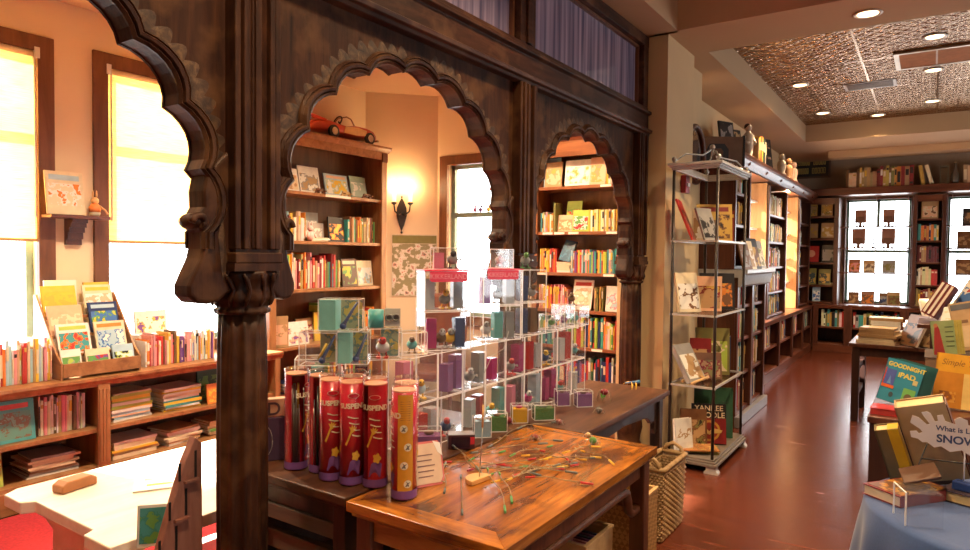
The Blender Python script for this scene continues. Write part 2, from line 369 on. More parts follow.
wall_x('wall_left', -5.12, -4.95, -2.6, 5.05, 0, 3.6, WL, WALL)
SASH = plain((.22, .30, .24), .4)
def window(n, plane, c, a0, a1, z0, z1, inward, frame=REDW, sash=SASH, bars=(), fw=.09, depth=.17, mid=None):
    """casing, sash and pane; plane 'x' (wall faces +-x) or 'y'"""
    r = bpy.data.objects.new(f'window_{n}', None); C.objects.link(r); struct(r)
    def bx(mb, u0, u1, v0, v1, w0, w1):
        w0, w1 = sorted((w0 * inward + c, w1 * inward + c))
        mb.box(w0, w1, u0, u1, v0, v1) if plane == 'x' else mb.box(u0, u1, w0, w1, v0, v1)
    f = MB()
    for u0, u1, v0, v1 in ((a0 - fw, a0 + .012, z0 - fw, z1 + fw), (a1 - .012, a1 + fw, z0 - fw, z1 + fw), (a0, a1, z1 - .012, z1 + fw), (a0, a1, z0 - fw, z0 + .012)): bx(f, u0, u1, v0, v1, -.02, .022)
    o = struct(f.build('window_frame', frame, r, bevel=.004))
    s = MB(); t = .045
    for u0, u1, v0, v1 in ((a0, a0 + t, z0, z1), (a1 - t, a1, z0, z1), (a0, a1, z1 - t, z1), (a0, a1, z0, z0 + t)): bx(s, u0, u1, v0, v1, -depth + .02, -depth + .07)
    zm = mid if mid else (z0 + z1) / 2
    bx(s, a0, a1, zm - .025, zm + .025, -depth + .02, -depth + .075)
    for u in bars: bx(s, u - .014, u + .014, z0, z1, -depth + .03, -depth + .06)
    struct(s.build('window_sash', sash, r))
    g = MB(); bx(g, a0 + .01, a1 - .01, z0 + .01, z1 - .01, -depth + .043, -depth + .047); struct(g.build('window_pane', CLEAR, r))
    return r
for i, (a, b_, c, d) in enumerate(WL): window(i + 1, 'x', -4.95, a, b_, c, d, 1, mid=2.33)
# roller shades
m = bpy.data.materials.new('woven_shade_cloth'); m.use_nodes = True; nt = m.node_tree; nt.nodes.clear()
o_ = nt.nodes.new('ShaderNodeOutputMaterial'); a_ = nt.nodes.new('ShaderNodeAddShader'); d_ = nt.nodes.new('ShaderNodeBsdfDiffuse'); t_ = nt.nodes.new('ShaderNodeBsdfTranslucent')
tc = nt.nodes.new('ShaderNodeTexCoord'); mp = nt.nodes.new('ShaderNodeMapping'); mp.inputs['Scale'].default_value = (4, 4, 90); n = nt.nodes.new('ShaderNodeTexNoise'); n.inputs['Scale'].default_value = 2; n.inputs['Detail'].default_value = 4
r = nt.nodes.new('ShaderNodeValToRGB'); r.color_ramp.elements[0].color = (.50, .36, .17, 1); r.color_ramp.elements[1].color = (.63, .50, .29, 1); r.color_ramp.elements[0].position = .3; r.color_ramp.elements[1].position = .7
nt.links.new(tc.outputs['Object'], mp.inputs['Vector']); nt.links.new(mp.outputs['Vector'], n.inputs['Vector']); nt.links.new(n.outputs['Fac'], r.inputs['Fac'])
nt.links.new(r.outputs['Color'], d_.inputs['Color']); nt.links.new(r.outputs['Color'], t_.inputs['Color']); nt.links.new(d_.outputs[0], a_.inputs[0]); nt.links.new(t_.outputs[0], a_.inputs[1]); nt.links.new(a_.outputs[0], o_.inputs['Surface'])
SHADE = m
for (a, b_, c, d), lab in zip(WL, ('yellow woven roller shade on the window by the picture book rack end of the ledge', 'yellow woven roller shade on the window half behind the carved arch')):
    s = thing('roller_shade', lab, 'window shade', (-4.955, a, 1.62), 90, 'roller shades in the reading room')
    w = b_ - a
    boxo('shade_cloth', (.012, w - .012, 0, .0015, 0, d - 1.62 - .02), SHADE, s)
    boxo('hem_bar', (.012, w - .012, -.006, .006, -.012, .008), plain((.5, .3, .12), .6), s)
    MB().tube([(.02, 0, d - 1.65), (w - .02, 0, d - 1.65)], .02, 12).build('roller', plain((.75, .6, .4), .6), s)
    ch = MB(); ch.tube([(w - .03 if lab.find('rack') > 0 else .03, -.03, d - 1.64), (w - .03 if lab.find('rack') > 0 else .03, -.03, .15)], .006, 6); ch.build('pull_cord', WHITE, s)
    boxo('bracket', (w - .03 if lab.find('rack') > 0 else 0, w if lab.find('rack') > 0 else .03, -.035, .02, d - 1.68, d - 1.61), WHITE, s)

# corner wall (45 degrees) and back wall of the reading room
L = .54 * math.sqrt(2)
struct(boxo('wall_corner', (0, L, 0, .12, 0, 3.6), WALL, None, 0, (-4.95, 5.05, 0), (0, 0, R(45))))
wall_y('wall_back', 5.59, 5.75, -4.43, -2.0, 0, 3.6, [(-4.28, -3.42, .9, 2.5)], WALL)
window(3, 'y', 5.59, -4.28, -3.42, .9, 2.5, -1, mid=1.97, depth=.15)
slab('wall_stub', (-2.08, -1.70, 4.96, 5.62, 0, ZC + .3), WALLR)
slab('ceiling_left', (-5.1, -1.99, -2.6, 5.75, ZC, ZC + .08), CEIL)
# front (near) room ceiling, beams
slab('ceiling_front', (-1.62, 4.6, -2.6, 4.92, 3.5, 3.6), CEILR)
slab('trim_1', (-2.0, -1.62, -2.6, 4.96, ZC, 3.58), CEILR)
slab('trim_2', (-2.1, 4.6, 4.92, 5.57, ZC, 3.58), CEILR)
slab('trim_3', (-2.2, -1.57, 5.57, 12.95, ZC, 3.58), CEILR)
slab('trim_4', (-1.57, 4.6, 10.6, 12.95, ZC, 3.58), CEILR)
slab('trim_5', (-1.40, 4.6, 11.7, 11.95, ZC - .10, ZC), CEILR)
# right room walls
slab('wall_recess', (-2.0, -1.80, 5.62, 6.2, 0, ZC), WALLR)
BAYS = [(7.0, 8.80, .80, 2.42), (10.2, 11.15, .78, 2.42)]
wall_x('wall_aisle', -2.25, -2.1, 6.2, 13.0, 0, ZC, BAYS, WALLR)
for i, (a, b_, c, d) in enumerate(BAYS): window(4 + i, 'x', -2.1, a, b_, c, d, 1, fw=.05, frame=MAH, depth=.12)
FW = [(-1.24, -.29, .80, 2.56), (.18, 1.13, .80, 2.56), (1.7, 2.65, .80, 2.56)]
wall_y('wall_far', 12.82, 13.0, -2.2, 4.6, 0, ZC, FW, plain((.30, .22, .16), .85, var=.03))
TEAL = plain((.10, .20, .17), .4)
for i, (a, b_, c, d) in enumerate(FW): window(6 + i, 'y', 12.82, a, b_, c, d, -1, fw=.02, frame=MAH, sash=TEAL, bars=(((a + b_) / 2,) if 0 else ()), depth=.12)
for i, (a, b_, c, d) in enumerate(FW): struct(boxo('window_mullion', ((a + b_) / 2 - .022, (a + b_) / 2 + .022, 12.87, 12.91, 2.09, 2.56), TEAL, bpy.data.objects[f'window_{6 + i}']))
RWN = [(.5, 1.5, .9, 2.5), (6.8, 8.8, .9, 2.7)]
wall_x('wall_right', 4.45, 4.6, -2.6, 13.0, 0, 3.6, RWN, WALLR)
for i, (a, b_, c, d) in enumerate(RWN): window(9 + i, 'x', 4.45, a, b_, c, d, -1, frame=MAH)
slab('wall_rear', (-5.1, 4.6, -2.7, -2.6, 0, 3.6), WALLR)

# pressed tin ceiling
m, nt, b = new_mat('pressed_tin'); b.inputs['Metallic'].default_value = 1; b.inputs['Roughness'].default_value = .24; b.inputs['Base Color'].default_value = (.32, .16, .055, 1)
tc = nt.nodes.new('ShaderNodeTexCoord')
def mth(op, *ins):
    q = nt.nodes.new('ShaderNodeMath'); q.operation = op
    for i, v in enumerate(ins):
        if isinstance(v, (int, float)): q.inputs[i].default_value = v
        else: nt.links.new(v, q.inputs[i])
    return q.outputs[0]
sp = nt.nodes.new('ShaderNodeSeparateXYZ'); nt.links.new(tc.outputs['Object'], sp.inputs[0])
def wav(s_, k): return mth('SINE', mth('MULTIPLY', s_, k))
k = 2 * math.pi / .13
h1 = mth('MULTIPLY', wav(sp.outputs[0], k), wav(sp.outputs[1], k))
h2 = mth('MULTIPLY', mth('MULTIPLY', wav(sp.outputs[0], k * 2), wav(sp.outputs[1], k * 2)), .6)
h3 = mth('SINE', mth('MULTIPLY', mth('ADD', mth('MULTIPLY', sp.outputs[0], sp.outputs[0]), mth('MULTIPLY', sp.outputs[1], sp.outputs[1])), 0))
n = nt.nodes.new('ShaderNodeTexNoise'); n.inputs['Scale'].default_value = 17; n.inputs['Detail'].default_value = 2; nt.links.new(tc.outputs['Object'], n.inputs['Vector'])
hh = mth('ADD', mth('ADD', h1, h2), mth('MULTIPLY', n.outputs['Fac'], 4.5))
# raised ribs between the sheets
rib = mth('GREATER_THAN', mth('ABSOLUTE', mth('SINE', mth('MULTIPLY', sp.outputs[0], math.pi / .62))), .055)
rib2 = mth('GREATER_THAN', mth('ABSOLUTE', mth('SINE', mth('MULTIPLY', sp.outputs[1], math.pi / 1.24))), .03)
hh = mth('MULTIPLY', hh, mth('MULTIPLY', rib, rib2))
bp = nt.nodes.new('ShaderNodeBump'); bp.inputs['Strength'].default_value = .8; bp.inputs['Distance'].default_value = .007; nt.links.new(hh, bp.inputs['Height']); nt.links.new(bp.outputs['Normal'], b.inputs['Normal'])
slab('ceiling_tin', (-1.57, 4.6, 5.5, 10.65, 3.48, 3.56), m)

# ================================================================== carved arcade screen
XS = -1.92; FR = XS + .035; BK = XS - .035
scr = thing('carved_arcade', 'dark carved wooden arcade screen with scalloped arches and fluted posts', 'wooden screen', (0, 0, 0))
COLY = [-.40, 1.38, 3.12, 4.85]
def arch_curve(yc, a, z0=1.70, b=.63, lobes=11, th0=-8, bulge=.036, sub=7):
    pts = []; dth = (180 - 2 * th0) / lobes
    for i in range(lobes):
        for k in range(sub + (i == lobes - 1)):
            s = k / sub; th = R(180 - th0 - dth * (i + s)); q = 1 + bulge / .66 * math.sin(math.pi * s) ** .8
            pts.append((yc + a * q * math.cos(th), z0 + b * q * math.sin(th)))
    return pts
def jamb_down(pts, yc, zb):
    """straight-ish jamb below the lobes down to the bracket"""
    (y0, z0), (y1, z1) = pts[0], pts[-1]
    return [(y0, zb)] + pts + [(y1, zb)]
ZT = 2.48
for i in range(3):
    ya, yb = COLY[i] + .08, COLY[i + 1] - .08; yc = (ya + yb) / 2; a = (yb - ya) / 2 - .088
    pts = arch_curve(yc, a)
    full = [(pts[0][0], 1.56)] + pts + [(pts[-1][0], 1.56)]
    # outer outline reached along rays from the arch centre
    out = []
    for (y, z) in full:
        dy, dz = y - yc, z - 1.70
        if z < 1.70 or abs(dy) * (ZT - 1.70) > dz * (yb - yc): out.append(((ya if dy < 0 else yb), min(ZT, 1.70 + dz * (yb - yc) / max(abs(dy), 1e-6)) if z > 1.70 else z))
        else: out.append((yc + dy * (ZT - 1.70) / dz, ZT))
    N = len(full); vs = [(FR, *p) for p in full] + [(FR, *p) for p in out] + [(BK, *p) for p in full] + [(BK, *p) for p in out]; fs = []
    for k in range(N - 1): fs += [(k, N + k, N + k + 1, k + 1), (2 * N + k, 2 * N + k + 1, 3 * N + k + 1, 3 * N + k), (k, k + 1, 2 * N + k + 1, 2 * N + k), (N + k, 3 * N + k, 3 * N + k + 1, N + k + 1)]
    sp_ = MB().add(vs, fs).build('spandrel', DARK, scr)
    # stepped moulding that follows the scallops, both faces
    for sgn in (1, -1):
        prof = [(-.003, 0), (-.004, .010), (.005, .018), (.012, .012), (.016, .022), (.026, .025), (.034, .014), (.038, .018), (.046, .008), (.048, 0)]
        vs = []; n_ = len(prof)
        for (y, z) in full:
            dy, dz = (y - yc) / a, (z - 1.70) / .63
            if z < 1.70: dz = 0
            l = math.hypot(dy, dz) or 1; dy /= l; dz /= l
            for (of, hx) in prof: vs.append(((FR if sgn > 0 else BK) + sgn * hx, y + dy * of, z + dz * of))
        fs = [(k * n_ + j, k * n_ + j + 1, (k + 1) * n_ + j + 1, (k + 1) * n_ + j) for k in range(N - 1) for j in range(n_ - 1)]
        MB().add(vs, fs, 0, False).build('arch_moulding', DARK, scr)
    # carved gilded leaf border on the spandrel
    g = MB(); m_ = 34 * 6
    def lim(t, q): return max(.06, min(q, (ZT - .02 - 1.70) / max(.2, math.sin(R(t))) - .63, ((yb - yc) - .01) / max(.25, abs(math.cos(R(t)))) - a))
    for t_a, t_b in ((10, 84), (96, 170)):
        vs = []; nn = m_ // 2
        for k in range(nn + 1):
            t = t_a + (t_b - t_a) * k / nn; s_ = (k % 6) / 6; hq = lim(t, .088 + .034 * math.sin(math.pi * s_) + .012 * math.sin(k * .11))
            for of, hx in ((.050, .0005), ((.05 + hq) / 2, .0025), (hq, .0006)): vs.append((FR + hx, yc - (a + of) * math.cos(R(t)), 1.70 + (.63 + of) * math.sin(R(t))))
        g.add(vs, [(3 * k + u, 3 * k + u + 1, 3 * k + u + 4, 3 * k + u + 3) for k in range(nn) for u in range(2)])
    g.build('gilded_border', GILT, scr)
    # hanging carved brackets either side
    for sd in (1, -1):
        y0 = ya if sd > 0 else yb
        o2 = [(0, 1.88), (.080, 1.80), (.092, 1.74), (.090, 1.69), (.104, 1.665), (.104, 1.625), (.092, 1.605), (.092, 1.57), (.102, 1.53), (.126, 1.48), (.142, 1.445), (.142, 1.415), (.118, 1.392), (.075, 1.386), (.040, 1.392), (.015, 1.41), (-.03, 1.43), (-.03, 1.88)]
        bf = .72 if sd > 0 else 1; poly = [(y0 + sd * p[0] * bf, p[1]) for p in o2]
        if sd < 0: poly = poly[::-1]
        br_ = MB().prism(poly, XS - .045, XS + .05, 'yz').build('hanging_bracket', DARK, scr, bevel=.014, seg=3)
        s2 = MB()
        sc_ = []
        for k in range(15):
            an = k / 14 * 4.4; rr_ = .030 * (1 - k / 18); sc_.append((XS + .045, y0 + sd * bf * (.100 + rr_ * math.cos(an)), 1.640 + rr_ * math.sin(an)))
        s2.tube(sc_, .012, 6); s2.ball((XS + .0, y0 + sd * bf * .108, 1.645), (.05, .026, .026), 10, 8)
        s2.build('scroll', DARK, br_)
        s3 = MB(); s3.add([(XS + .052, y0 + sd * .030, 1.68), (XS + .052, y0 + sd * .045, 1.60), (XS + .052, y0 + sd * .03, 1.46), (XS + .052, y0 + sd * .012, 1.50), (XS + .056, y0 + sd * .028, 1.56)], [(0, 1, 4), (1, 2, 4), (2, 3, 4), (3, 0, 4)]); s3.build('gilded_leaf', GILT, br_)
for y in COLY:
    # fluted shaft
    c_ = MB(); fl = lambda an, z: 1 - .10 * abs(math.sin(an * 6)) ** 1.5
    c_.lathe([(.078, .42), (.083, .5), (.084, .9), (.080, 1.25), (.076, 1.352)], 96, 0, (XS, y, 0), fl)
    col = c_.build('post_shaft', DARK, scr)
    MB().lathe([(.10, .0), (.105, .06), (.10, .10), (.085, .13), (.092, .18), (.105, .24), (.10, .30), (.082, .34), (.09, .38), (.085, .42)], 32, 0, (XS, y, 0), lambda an, z: 1 + .03 * math.cos(an * 8)).build('post_base', DARK, col)
    cp = MB(); lf = lambda an, z: 1 + (.07 * math.cos(an * 8) if z > 1.37 else .025 * math.cos(an * 16))
    cp.lathe([(.076, 1.345), (.088, 1.350), (.090, 1.361), (.080, 1.367), (.083, 1.374), (.094, 1.389), (.098, 1.404), (.092, 1.419), (.088, 1.434), (.098, 1.459), (.104, 1.477), (.099, 1.490)], 64, 0, (XS, y, 0), lf)
    cp.box(XS - .098, XS + .098, y - .098, y + .098, 1.490, 1.515)
    for k in range(12):
        an = 2 * math.pi * k / 12; cp.tube([(XS + r_ * math.cos(an + d_), y + r_ * math.sin(an + d_), z_) for r_, z_, d_ in ((.092, 1.374, 0), (.102, 1.400, .06), (.096, 1.428, .16), (.104, 1.458, .05), (.112, 1.480, -.06))], [.004, .008, .006, .009, .005], 6)
    capo = cp.build('post_capital', DARK, col)
    # square pillar above with stepped upright mouldings
    pm = MB(); pm.box(XS - .075, XS + .075, y - .080, y + .080, 1.515, ZT)
    for s_ in (-1, 1):
        for (o1, o2_, hx) in ((.066, .088, .088), (.040, .060, .096), (-.012, .012, .09) if s_ > 0 else (.01, .02, .082)):
            y0, y1 = sorted((y + s_ * o1, y + s_ * o2_)); pm.box(XS - hx, XS + hx, y0, y1, 1.56, ZT)
    pm.box(XS - .095, XS + .095, y - .092, y + .092, 1.515, 1.55)
    pm.build('pillar', DARK, scr, bevel=.004)
# header beam and window band above
bm_ = MB(); bm_.prism([(XS - .10, 2.48), (XS + .085, 2.48), (XS + .085, 2.495), (XS + .105, 2.50), (XS + .11, 2.52), (XS + .075, 2.535), (XS + .075, 2.635), (XS + .10, 2.645), (XS + .10, 2.665), (XS - .10, 2.665)], -.6, 4.96, 'xz')
bm_.build('header_beam', DARKH, scr, bevel=.003)
tr = MB(); tr.box(XS - .05, XS + .07, -.6, 4.96, 2.665, 2.70); tr.box(XS - .05, XS + .07, -.6, 4.96, 3.16, ZC)
tr.build('transom_rail', DARKH, scr, bevel=.004)
for y0, y1 in ((1.30, 1.48), (3.05, 3.21), (4.86, 4.955), (-.6, -.45)):
    mm = MB(); mm.box(XS - .05, XS + .07, y0, y1, 2.70, 3.16)
    if y1 - y0 > .12: mm.box(XS + .068, XS + .085, y0 + .055, y1 - .055, 2.70, 3.16)
    mm.build('transom_post', DARKH, scr, bevel=.004)
m, nt, b = new_mat('violet_striped_cloth'); tc = nt.nodes.new('ShaderNodeTexCoord'); mp = nt.nodes.new('ShaderNodeMapping'); mp.inputs['Scale'].default_value = (1, 9, .25)
n = nt.nodes.new('ShaderNodeTexNoise'); n.inputs['Scale'].default_value = 3; n.inputs['Detail'].default_value = 6; r = nt.nodes.new('ShaderNodeValToRGB')
r.color_ramp.elements[0].color = (.08, .065, .14, 1); r.color_ramp.elements[1].color = (.40, .31, .42, 1); r.color_ramp.elements[0].position = .35; r.color_ramp.elements[1].position = .68
nt.links.new(tc.outputs['Object'], mp.inputs['Vector']); nt.links.new(mp.outputs['Vector'], n.inputs['Vector']); nt.links.new(n.outputs['Fac'], r.inputs['Fac']); nt.links.new(r.outputs['Color'], b.inputs['Base Color']); b.inputs['Roughness'].default_value = .7; b.inputs['Coat Weight'].default_value = .6; b.inputs['Coat Roughness'].default_value = .03
for y0, y1 in ((1.48, 3.05), (3.21, 4.86), (-.45, 1.30)):
    boxo('transom_panel', (XS - .006, XS + .006, y0, y1, 2.70, 3.16), m, scr)
    bd = MB(); e_ = .018
    for u0, u1, v0, v1 in ((y0, y0 + e_, 2.70, 3.16), (y1 - e_, y1, 2.70, 3.16), (y0, y1, 2.70, 2.70 + e_), (y0, y1, 3.16 - e_, 3.16)): bd.box(XS + .006, XS + .03, u0, u1, v0, v1)
    bd.build('glazing_bead', REDW, scr)

# ================================================================== reading room furniture
AM = (OAK, OAKZ, OAKD)
MIX = ['red', 'orange', 'yellow', 'cream', 'white', 'green', 'teal', 'blue', 'navy', 'pink', 'brown', 'pale blue', 'tan', 'grey']
PALEMIX = ['cream', 'white', 'peach', 'pale blue', 'yellow', 'orange', 'pink', 'white', 'red', 'tan', 'grey']
low = bookcase('low_bookcase', 'long low amber wood bookcase under the shaded windows with a fluted stile', 'bookcase', (-4.42, .2, 0), 90, 3.33, .5, .74, [.155, .405], 1, .05, AM, .13, .03, (1.935,), .03, fluted=True)
GL = 'books on the window ledge'
row((-4.52, 1.40, .742), 90, .49, (.20, .27), (.008, .018), .17, PALEMIX, 'on the window ledge before the rack', 'the far end', GL, noun='paperback', name='paperback')
row((-4.52, 2.47, .742), 90, .98, (.17, .235), (.007, .02), .16, ['white', 'cream', 'orange', 'yellow', 'red', 'purple', 'peach', 'pale blue', 'brown', 'lime', 'pink'], 'on the window ledge', 'the stepped rack', GL, noun='thin book', name='paperback')
# stepped display rack with picture books
rk = thing('stepped_book_rack', 'amber wooden stepped rack of picture books on the window ledge', 'book rack', (-4.50, 1.90, .742), 90)
RW = .50
m_ = MB(); 
for x in (0, RW - .012): MB().prism([(-.05, 0), (-.05, .10), (.02, .16), (.30, .52), (.33, .52), (.33, 0)], x, x + .012, 'yz').build('side_panel', OAK, rk)
for k in range(4):
    y0 = -.045 + k * .085; z0 = .015 + k * .115
    boxo('shelf', (.012, RW - .012, y0, y0 + .085, z0, z0 + .010), OAK, rk); boxo('front_lip', (.012, RW - .012, y0 - .010, y0, z0 - .0, z0 + (.085 if k == 0 else .02)), OAKZ if k else OAK, rk, .002)
GR = 'picture books on the stepped rack'
def rackbook(k, u, w, h, cols, label, title=None, seed=None):
    face((-4.50 + .03 - k * .085, 1.90 + u, .742 + .026 + k * .115), 90, w, h, .012, cols, label, 17, seed, True, (.06, .70), GR, 'picture_book', 26, 0, 'book', title)
W_, Y_, O_, T_, N_, G_, R_ = PAL['white'], PAL['yellow'], PAL['orange'], PAL['teal'], PAL['navy'], PAL['green'], PAL['red']
rackbook(0, .075, .12, .16, [W_, G_, PAL['grey'], PAL['lime']], 'small white picture book with green picture, lowest step, narrowest of its row')
rackbook(0, .235, .15, .15, [PAL['cream'], G_, PAL['purple'], R_], 'cream picture book with purple and green picture, middle of the lowest step')
rackbook(0, .40, .14, .16, [PAL['pale blue'], W_, PAL['lime'], PAL['black']], 'mint picture book with panda picture, lowest step end beside the thin books')
rackbook(1, .13, .20, .20, [W_, T_, O_, R_], 'white picture book with teal and red teddy picture, second step up', PAL['lime'])
rackbook(1, .36, .20, .20, [PAL['cream'], PAL['pale blue'], PAL['blue'], W_], 'cream picture book with pale blue waves, second step up', PAL['orange'])
rackbook(2, .12, .21, .20, [PAL['peach'], PAL['cream'], PAL['peach']], 'peach picture book half hidden on the third step')
rackbook(2, .36, .19, .21, [N_, PAL['blue'], G_, Y_], 'navy blue picture book with green picture on the third step', PAL['pale blue'])
rackbook(3, .12, .21, .21, [PAL['yellow'], PAL['yellow'], (.70, .42, .06)], 'plain yellow picture book on the top step', PAL['yellow'])
rackbook(3, .365, .19, .21, [PAL['cream'], W_, PAL['peach']], 'pale cream picture book on the top step beside the plain yellow one', Y_)
face((-4.87, 2.08, 1.19), 90, .20, .16, .012, [W_, PAL['cream'], PAL['pink']], 'white picture book with small pink figures standing behind the yellow book', 6, 3, group=GR)
face((-4.87, 2.31, 1.19), 90, .17, .14, .012, [Y_, Y_, O_], 'bright yellow edged book standing at the very back of the rack', 6, 5, group=GR)
face((-4.72, 2.62, .95), 90, .24, .17, .012, [W_, W_, PAL['yellow'], PAL['purple']], 'white book with yellow and purple picture propped on the window sill', 8, 6, title=PAL['white'])
boxo('riser_block', (-4.86, -4.66, 2.50, 2.74, .742, .948), plain((.7, .66, .6), .5)); tag(bpy.data.objects['riser_block'], 'white riser block under the propped book on the window ledge', 'display riser')
boxo('riser_block', (-4.925, -4.838, 1.96, 2.42, .742, 1.188), plain((.7, .66, .6), .5)); tag(bpy.data.objects['riser_block.001'], 'tall white riser block behind the stepped book rack', 'display riser')
# inside the low bookcase
GS = 'books in the low bookcase'
face((-4.50, 1.62, .407), 90, .30, .245, .02, [PAL['teal'], (.10, .26, .20), PAL['brown'], (.20, .36, .28)], 'large teal picture book with brown creature, cover out on the upper shelf', 8, 11, group=GS, title=R_)
row((-4.50, 1.80, .407), 90, .27, (.20, .245), (.008, .022), .19, ['cream', 'white', 'cream', 'white', 'brown', 'blue', 'tan', 'pink'], 'on the upper shelf left of the fluted stile'.replace('left of', 'before'), 'the teal picture book', GS, noun='book', name='book')
face((-4.50, 1.45, .157), 90, .30, .20, .016, [PAL['lime'], PAL['lime'], PAL['tan'], PAL['olive']], 'lime green picture book with brown bear, cover out on the bottom shelf', 10, 12, group=GS, title=Y_)
stack(-4.50, 1.88, .157, 90, 8, (.24, .30), (.22, .27), (.008, .02), ['brown', 'tan', 'cream', 'yellow', 'white', 'cream', 'grey', 'white'], 'of the bottom stack before the fluted stile', 'bottom shelf stack before the stile', noun='picture book')
stack(-4.49, 2.36, .407, 90, 12, (.25, .29), (.22, .27), (.009, .021), ['white', 'pale blue', 'white', 'yellow', 'cream', 'peach', 'lime', 'white', 'orange'], 'of the tall stack past the fluted stile', 'tall upper shelf stack past the stile', noun='picture book')
stack(-4.49, 2.73, .407, 90, 10, (.26, .30), (.22, .27), (.011, .02), ['white', 'cream', 'pink', 'white', 'cream', 'yellow', 'teal', 'red'], 'of the upper stack beside the orange book', 'second upper shelf stack', noun='picture book')
face((-4.47, 2.99, .407), 90, .17, .15, .012, [O_, O_, Y_, (.7, .3, .05)], 'orange book with yellow sun, cover out beside the upper stack', 8, 13, group=GS)
face((-4.62, 3.02, .407), 90, .20, .26, .012, [PAL['dark green'], PAL['green'], PAL['dark green']], 'dark green book standing behind the orange book', 4, 14, group=GS)
stack(-4.48, 2.38, .157, 90, 6, (.28, .33), (.20, .26), (.014, .026), ['yellow', 'tan', 'cream', 'red', 'white'], 'of the bottom stack past the fluted stile', 'bottom shelf stack past the stile', noun='hardback')
stack(-4.49, 2.74, .157, 90, 7, (.22, .30), (.20, .26), (.010, .02), ['peach', 'tan', 'cream', 'white', 'cream'], 'of the middle bottom shelf stack', 'middle bottom shelf stack', noun='picture book', jit=9)
stack(-4.48, 3.06, .157, 90, 7, (.22, .30), (.20, .26), (.010, .02), ['cream', 'tan', 'green', 'cream', 'grey'], 'of the bottom stack nearest the tall bookcase', 'far bottom shelf stack', noun='picture book', jit=9)

# little wall shelf between the windows
ws = thing('wall_shelf', 'small dark wooden bracket shelf on the wall between the two shaded windows', 'wall shelf', (-4.948, 2.20, 1.79))
boxo('shelf_board', (0, .17, -.21, .17, -.022, 0), MAHX, ws, .003)
bk = MB(); bk.prism([(0, -.022), (.12, -.022), (.12, -.05), (.10, -.05), (.10, -.08), (.075, -.08), (.075, -.115), (.05, -.115), (.05, -.16), (.03, -.16), (.03, -.20), (0, -.20)], -.06, .04, 'xz'); bk.build('bracket', MAH, ws)
face((-4.83, 2.10, 1.792), 90, .235, .29, .014, [PAL['cream'], PAL['cream'], PAL['white'], PAL['orange']], 'cream nursery book with an animal picture standing on the bracket shelf', 9, 21, border=(.2, .72), title=PAL['pale blue'])
fg = thing('rabbit_figurine', 'small orange and white rabbit figurine on the bracket shelf beside the book', 'figurine', (-4.86, 2.30, 1.79))
MB().lathe([(.026, 0), (.036, .02), (.034, .05), (.022, .085)], 14).build('body', plain((.75, .66, .5), .5), fg)
MB().ball((0, 0, .11), .026).ball((0, -.012, .155), (.007, .006, .03), 8, 6).ball((0, .012, .155), (.007, .006, .03), 8, 6).build('head', plain((.72, .40, .18), .5), fg)
MB().lathe([(.036, .03), (.04, .06), (.024, .088)], 14).build('coat', plain((.75, .22, .06), .5), fg)
MB().tube([(.02, .02, .075), (.04, .05, .045), (.035, .07, .02)], .008, 6).build('arm', plain((.72, .40, .18), .5), fg)

# tall bookcase with the toy car
tb = bookcase('tall_bookcase', 'tall amber wood bookcase with a red toy car on its cornice', 'bookcase', (-4.60, 3.56, 0), 90, 1.43, .33, 2.62, [.24, .726, 1.229, 1.658, 2.094], 1, .07, AM, .1, .05, (), .10)
boxo('rosette_block', (1.36, 1.432, -.022, .0, 2.47, 2.56), OAKD, tb, .004)
boxo('shelf_label', (.63, .95, .006, .012, 2.068, 2.092), LBL, tb)
GT = 'books in the tall bookcase'
def tx(u): return 3.56 + u
def tface(u, z, w, h, cols, label, dep=.06, lean=12, **k): return face((-4.60 - dep - .06, tx(u), z), 90, w, h, .012, cols, label, lean, group=GT, **k)
tface(.33, 2.096, .18, .21, [W_, PAL['cream'], PAL['peach'], PAL['tan']], 'white picture book with red corner, top shelf end nearest the carved post', seed=31)
tface(.55, 2.096, .24, .25, [W_, PAL['tan'], PAL['grey'], W_], 'white picture book with grey animal, top shelf, second from the carved post', seed=32)
tface(.88, 2.096, .30, .21, [PAL['pale blue'], W_, (.45, .55, .42), Y_], 'pale mint picture book with garden scene, middle of the top shelf', seed=33, title=PAL['peach'])
tface(1.17, 2.096, .22, .22, [(.30, .40, .32), (.42, .52, .44), W_], 'sage green picture book with oval picture, top shelf end by the sconce', seed=34)
for u, l in ((.58, 'white animal'), (.90, 'mint garden'), (1.18, 'sage green')):
    easel((-4.63, tx(u), 2.096), 90, f'wooden book easel under the {l} book on the top shelf', .12, OAKD if u > 1 or u < .6 else PINE, 'book easels in the tall bookcase')
row((-4.655, tx(.08), 1.660), 90, .38, (.20, .27), (.010, .03), .17, PALEMIX, 'on the tall bookcase second shelf', 'the carved post', GT)
tface(.60, 1.660, .26, .27, [PAL['grey'], (.45, .42, .38), W_], 'grey boxed book set behind the pink toy on the second shelf', .16, 3, seed=36)
tface(.62, 1.660, .24, .17, [(.42, .36, .32), (.5, .42, .38), W_], 'grey brown book before the boxed set on the second shelf', .10, 3, seed=37)
stack(-4.66, tx(.62), 1.660, 90, 3, (.20, .24), (.10, .12), (.010, .014), ['white', 'cream', 'grey'], 'of the pile before the grey brown book', 'small pile on second shelf')
tface(.86, 1.660, .20, .235, [BLK_ := (.03, .025, .025), (.03, .025, .025), O_, Y_], 'black book with orange flame picture on the second shelf', .05, 5, seed=38)
row((-4.655, tx(.975), 1.660), 90, .37, (.20, .255), (.012, .028), .17, ['teal', 'green', 'orange', 'cream', 'peach', 'brown', 'white', 'dark red', 'tan'], 'on the tall bookcase second shelf', 'the black flame book', GT)
toy = thing('soft_toy', 'small pink soft toy sitting before the pale books on the second shelf', 'toy', (-4.625, tx(.47), 1.660))
PK = plain((.80, .55, .50), .9)
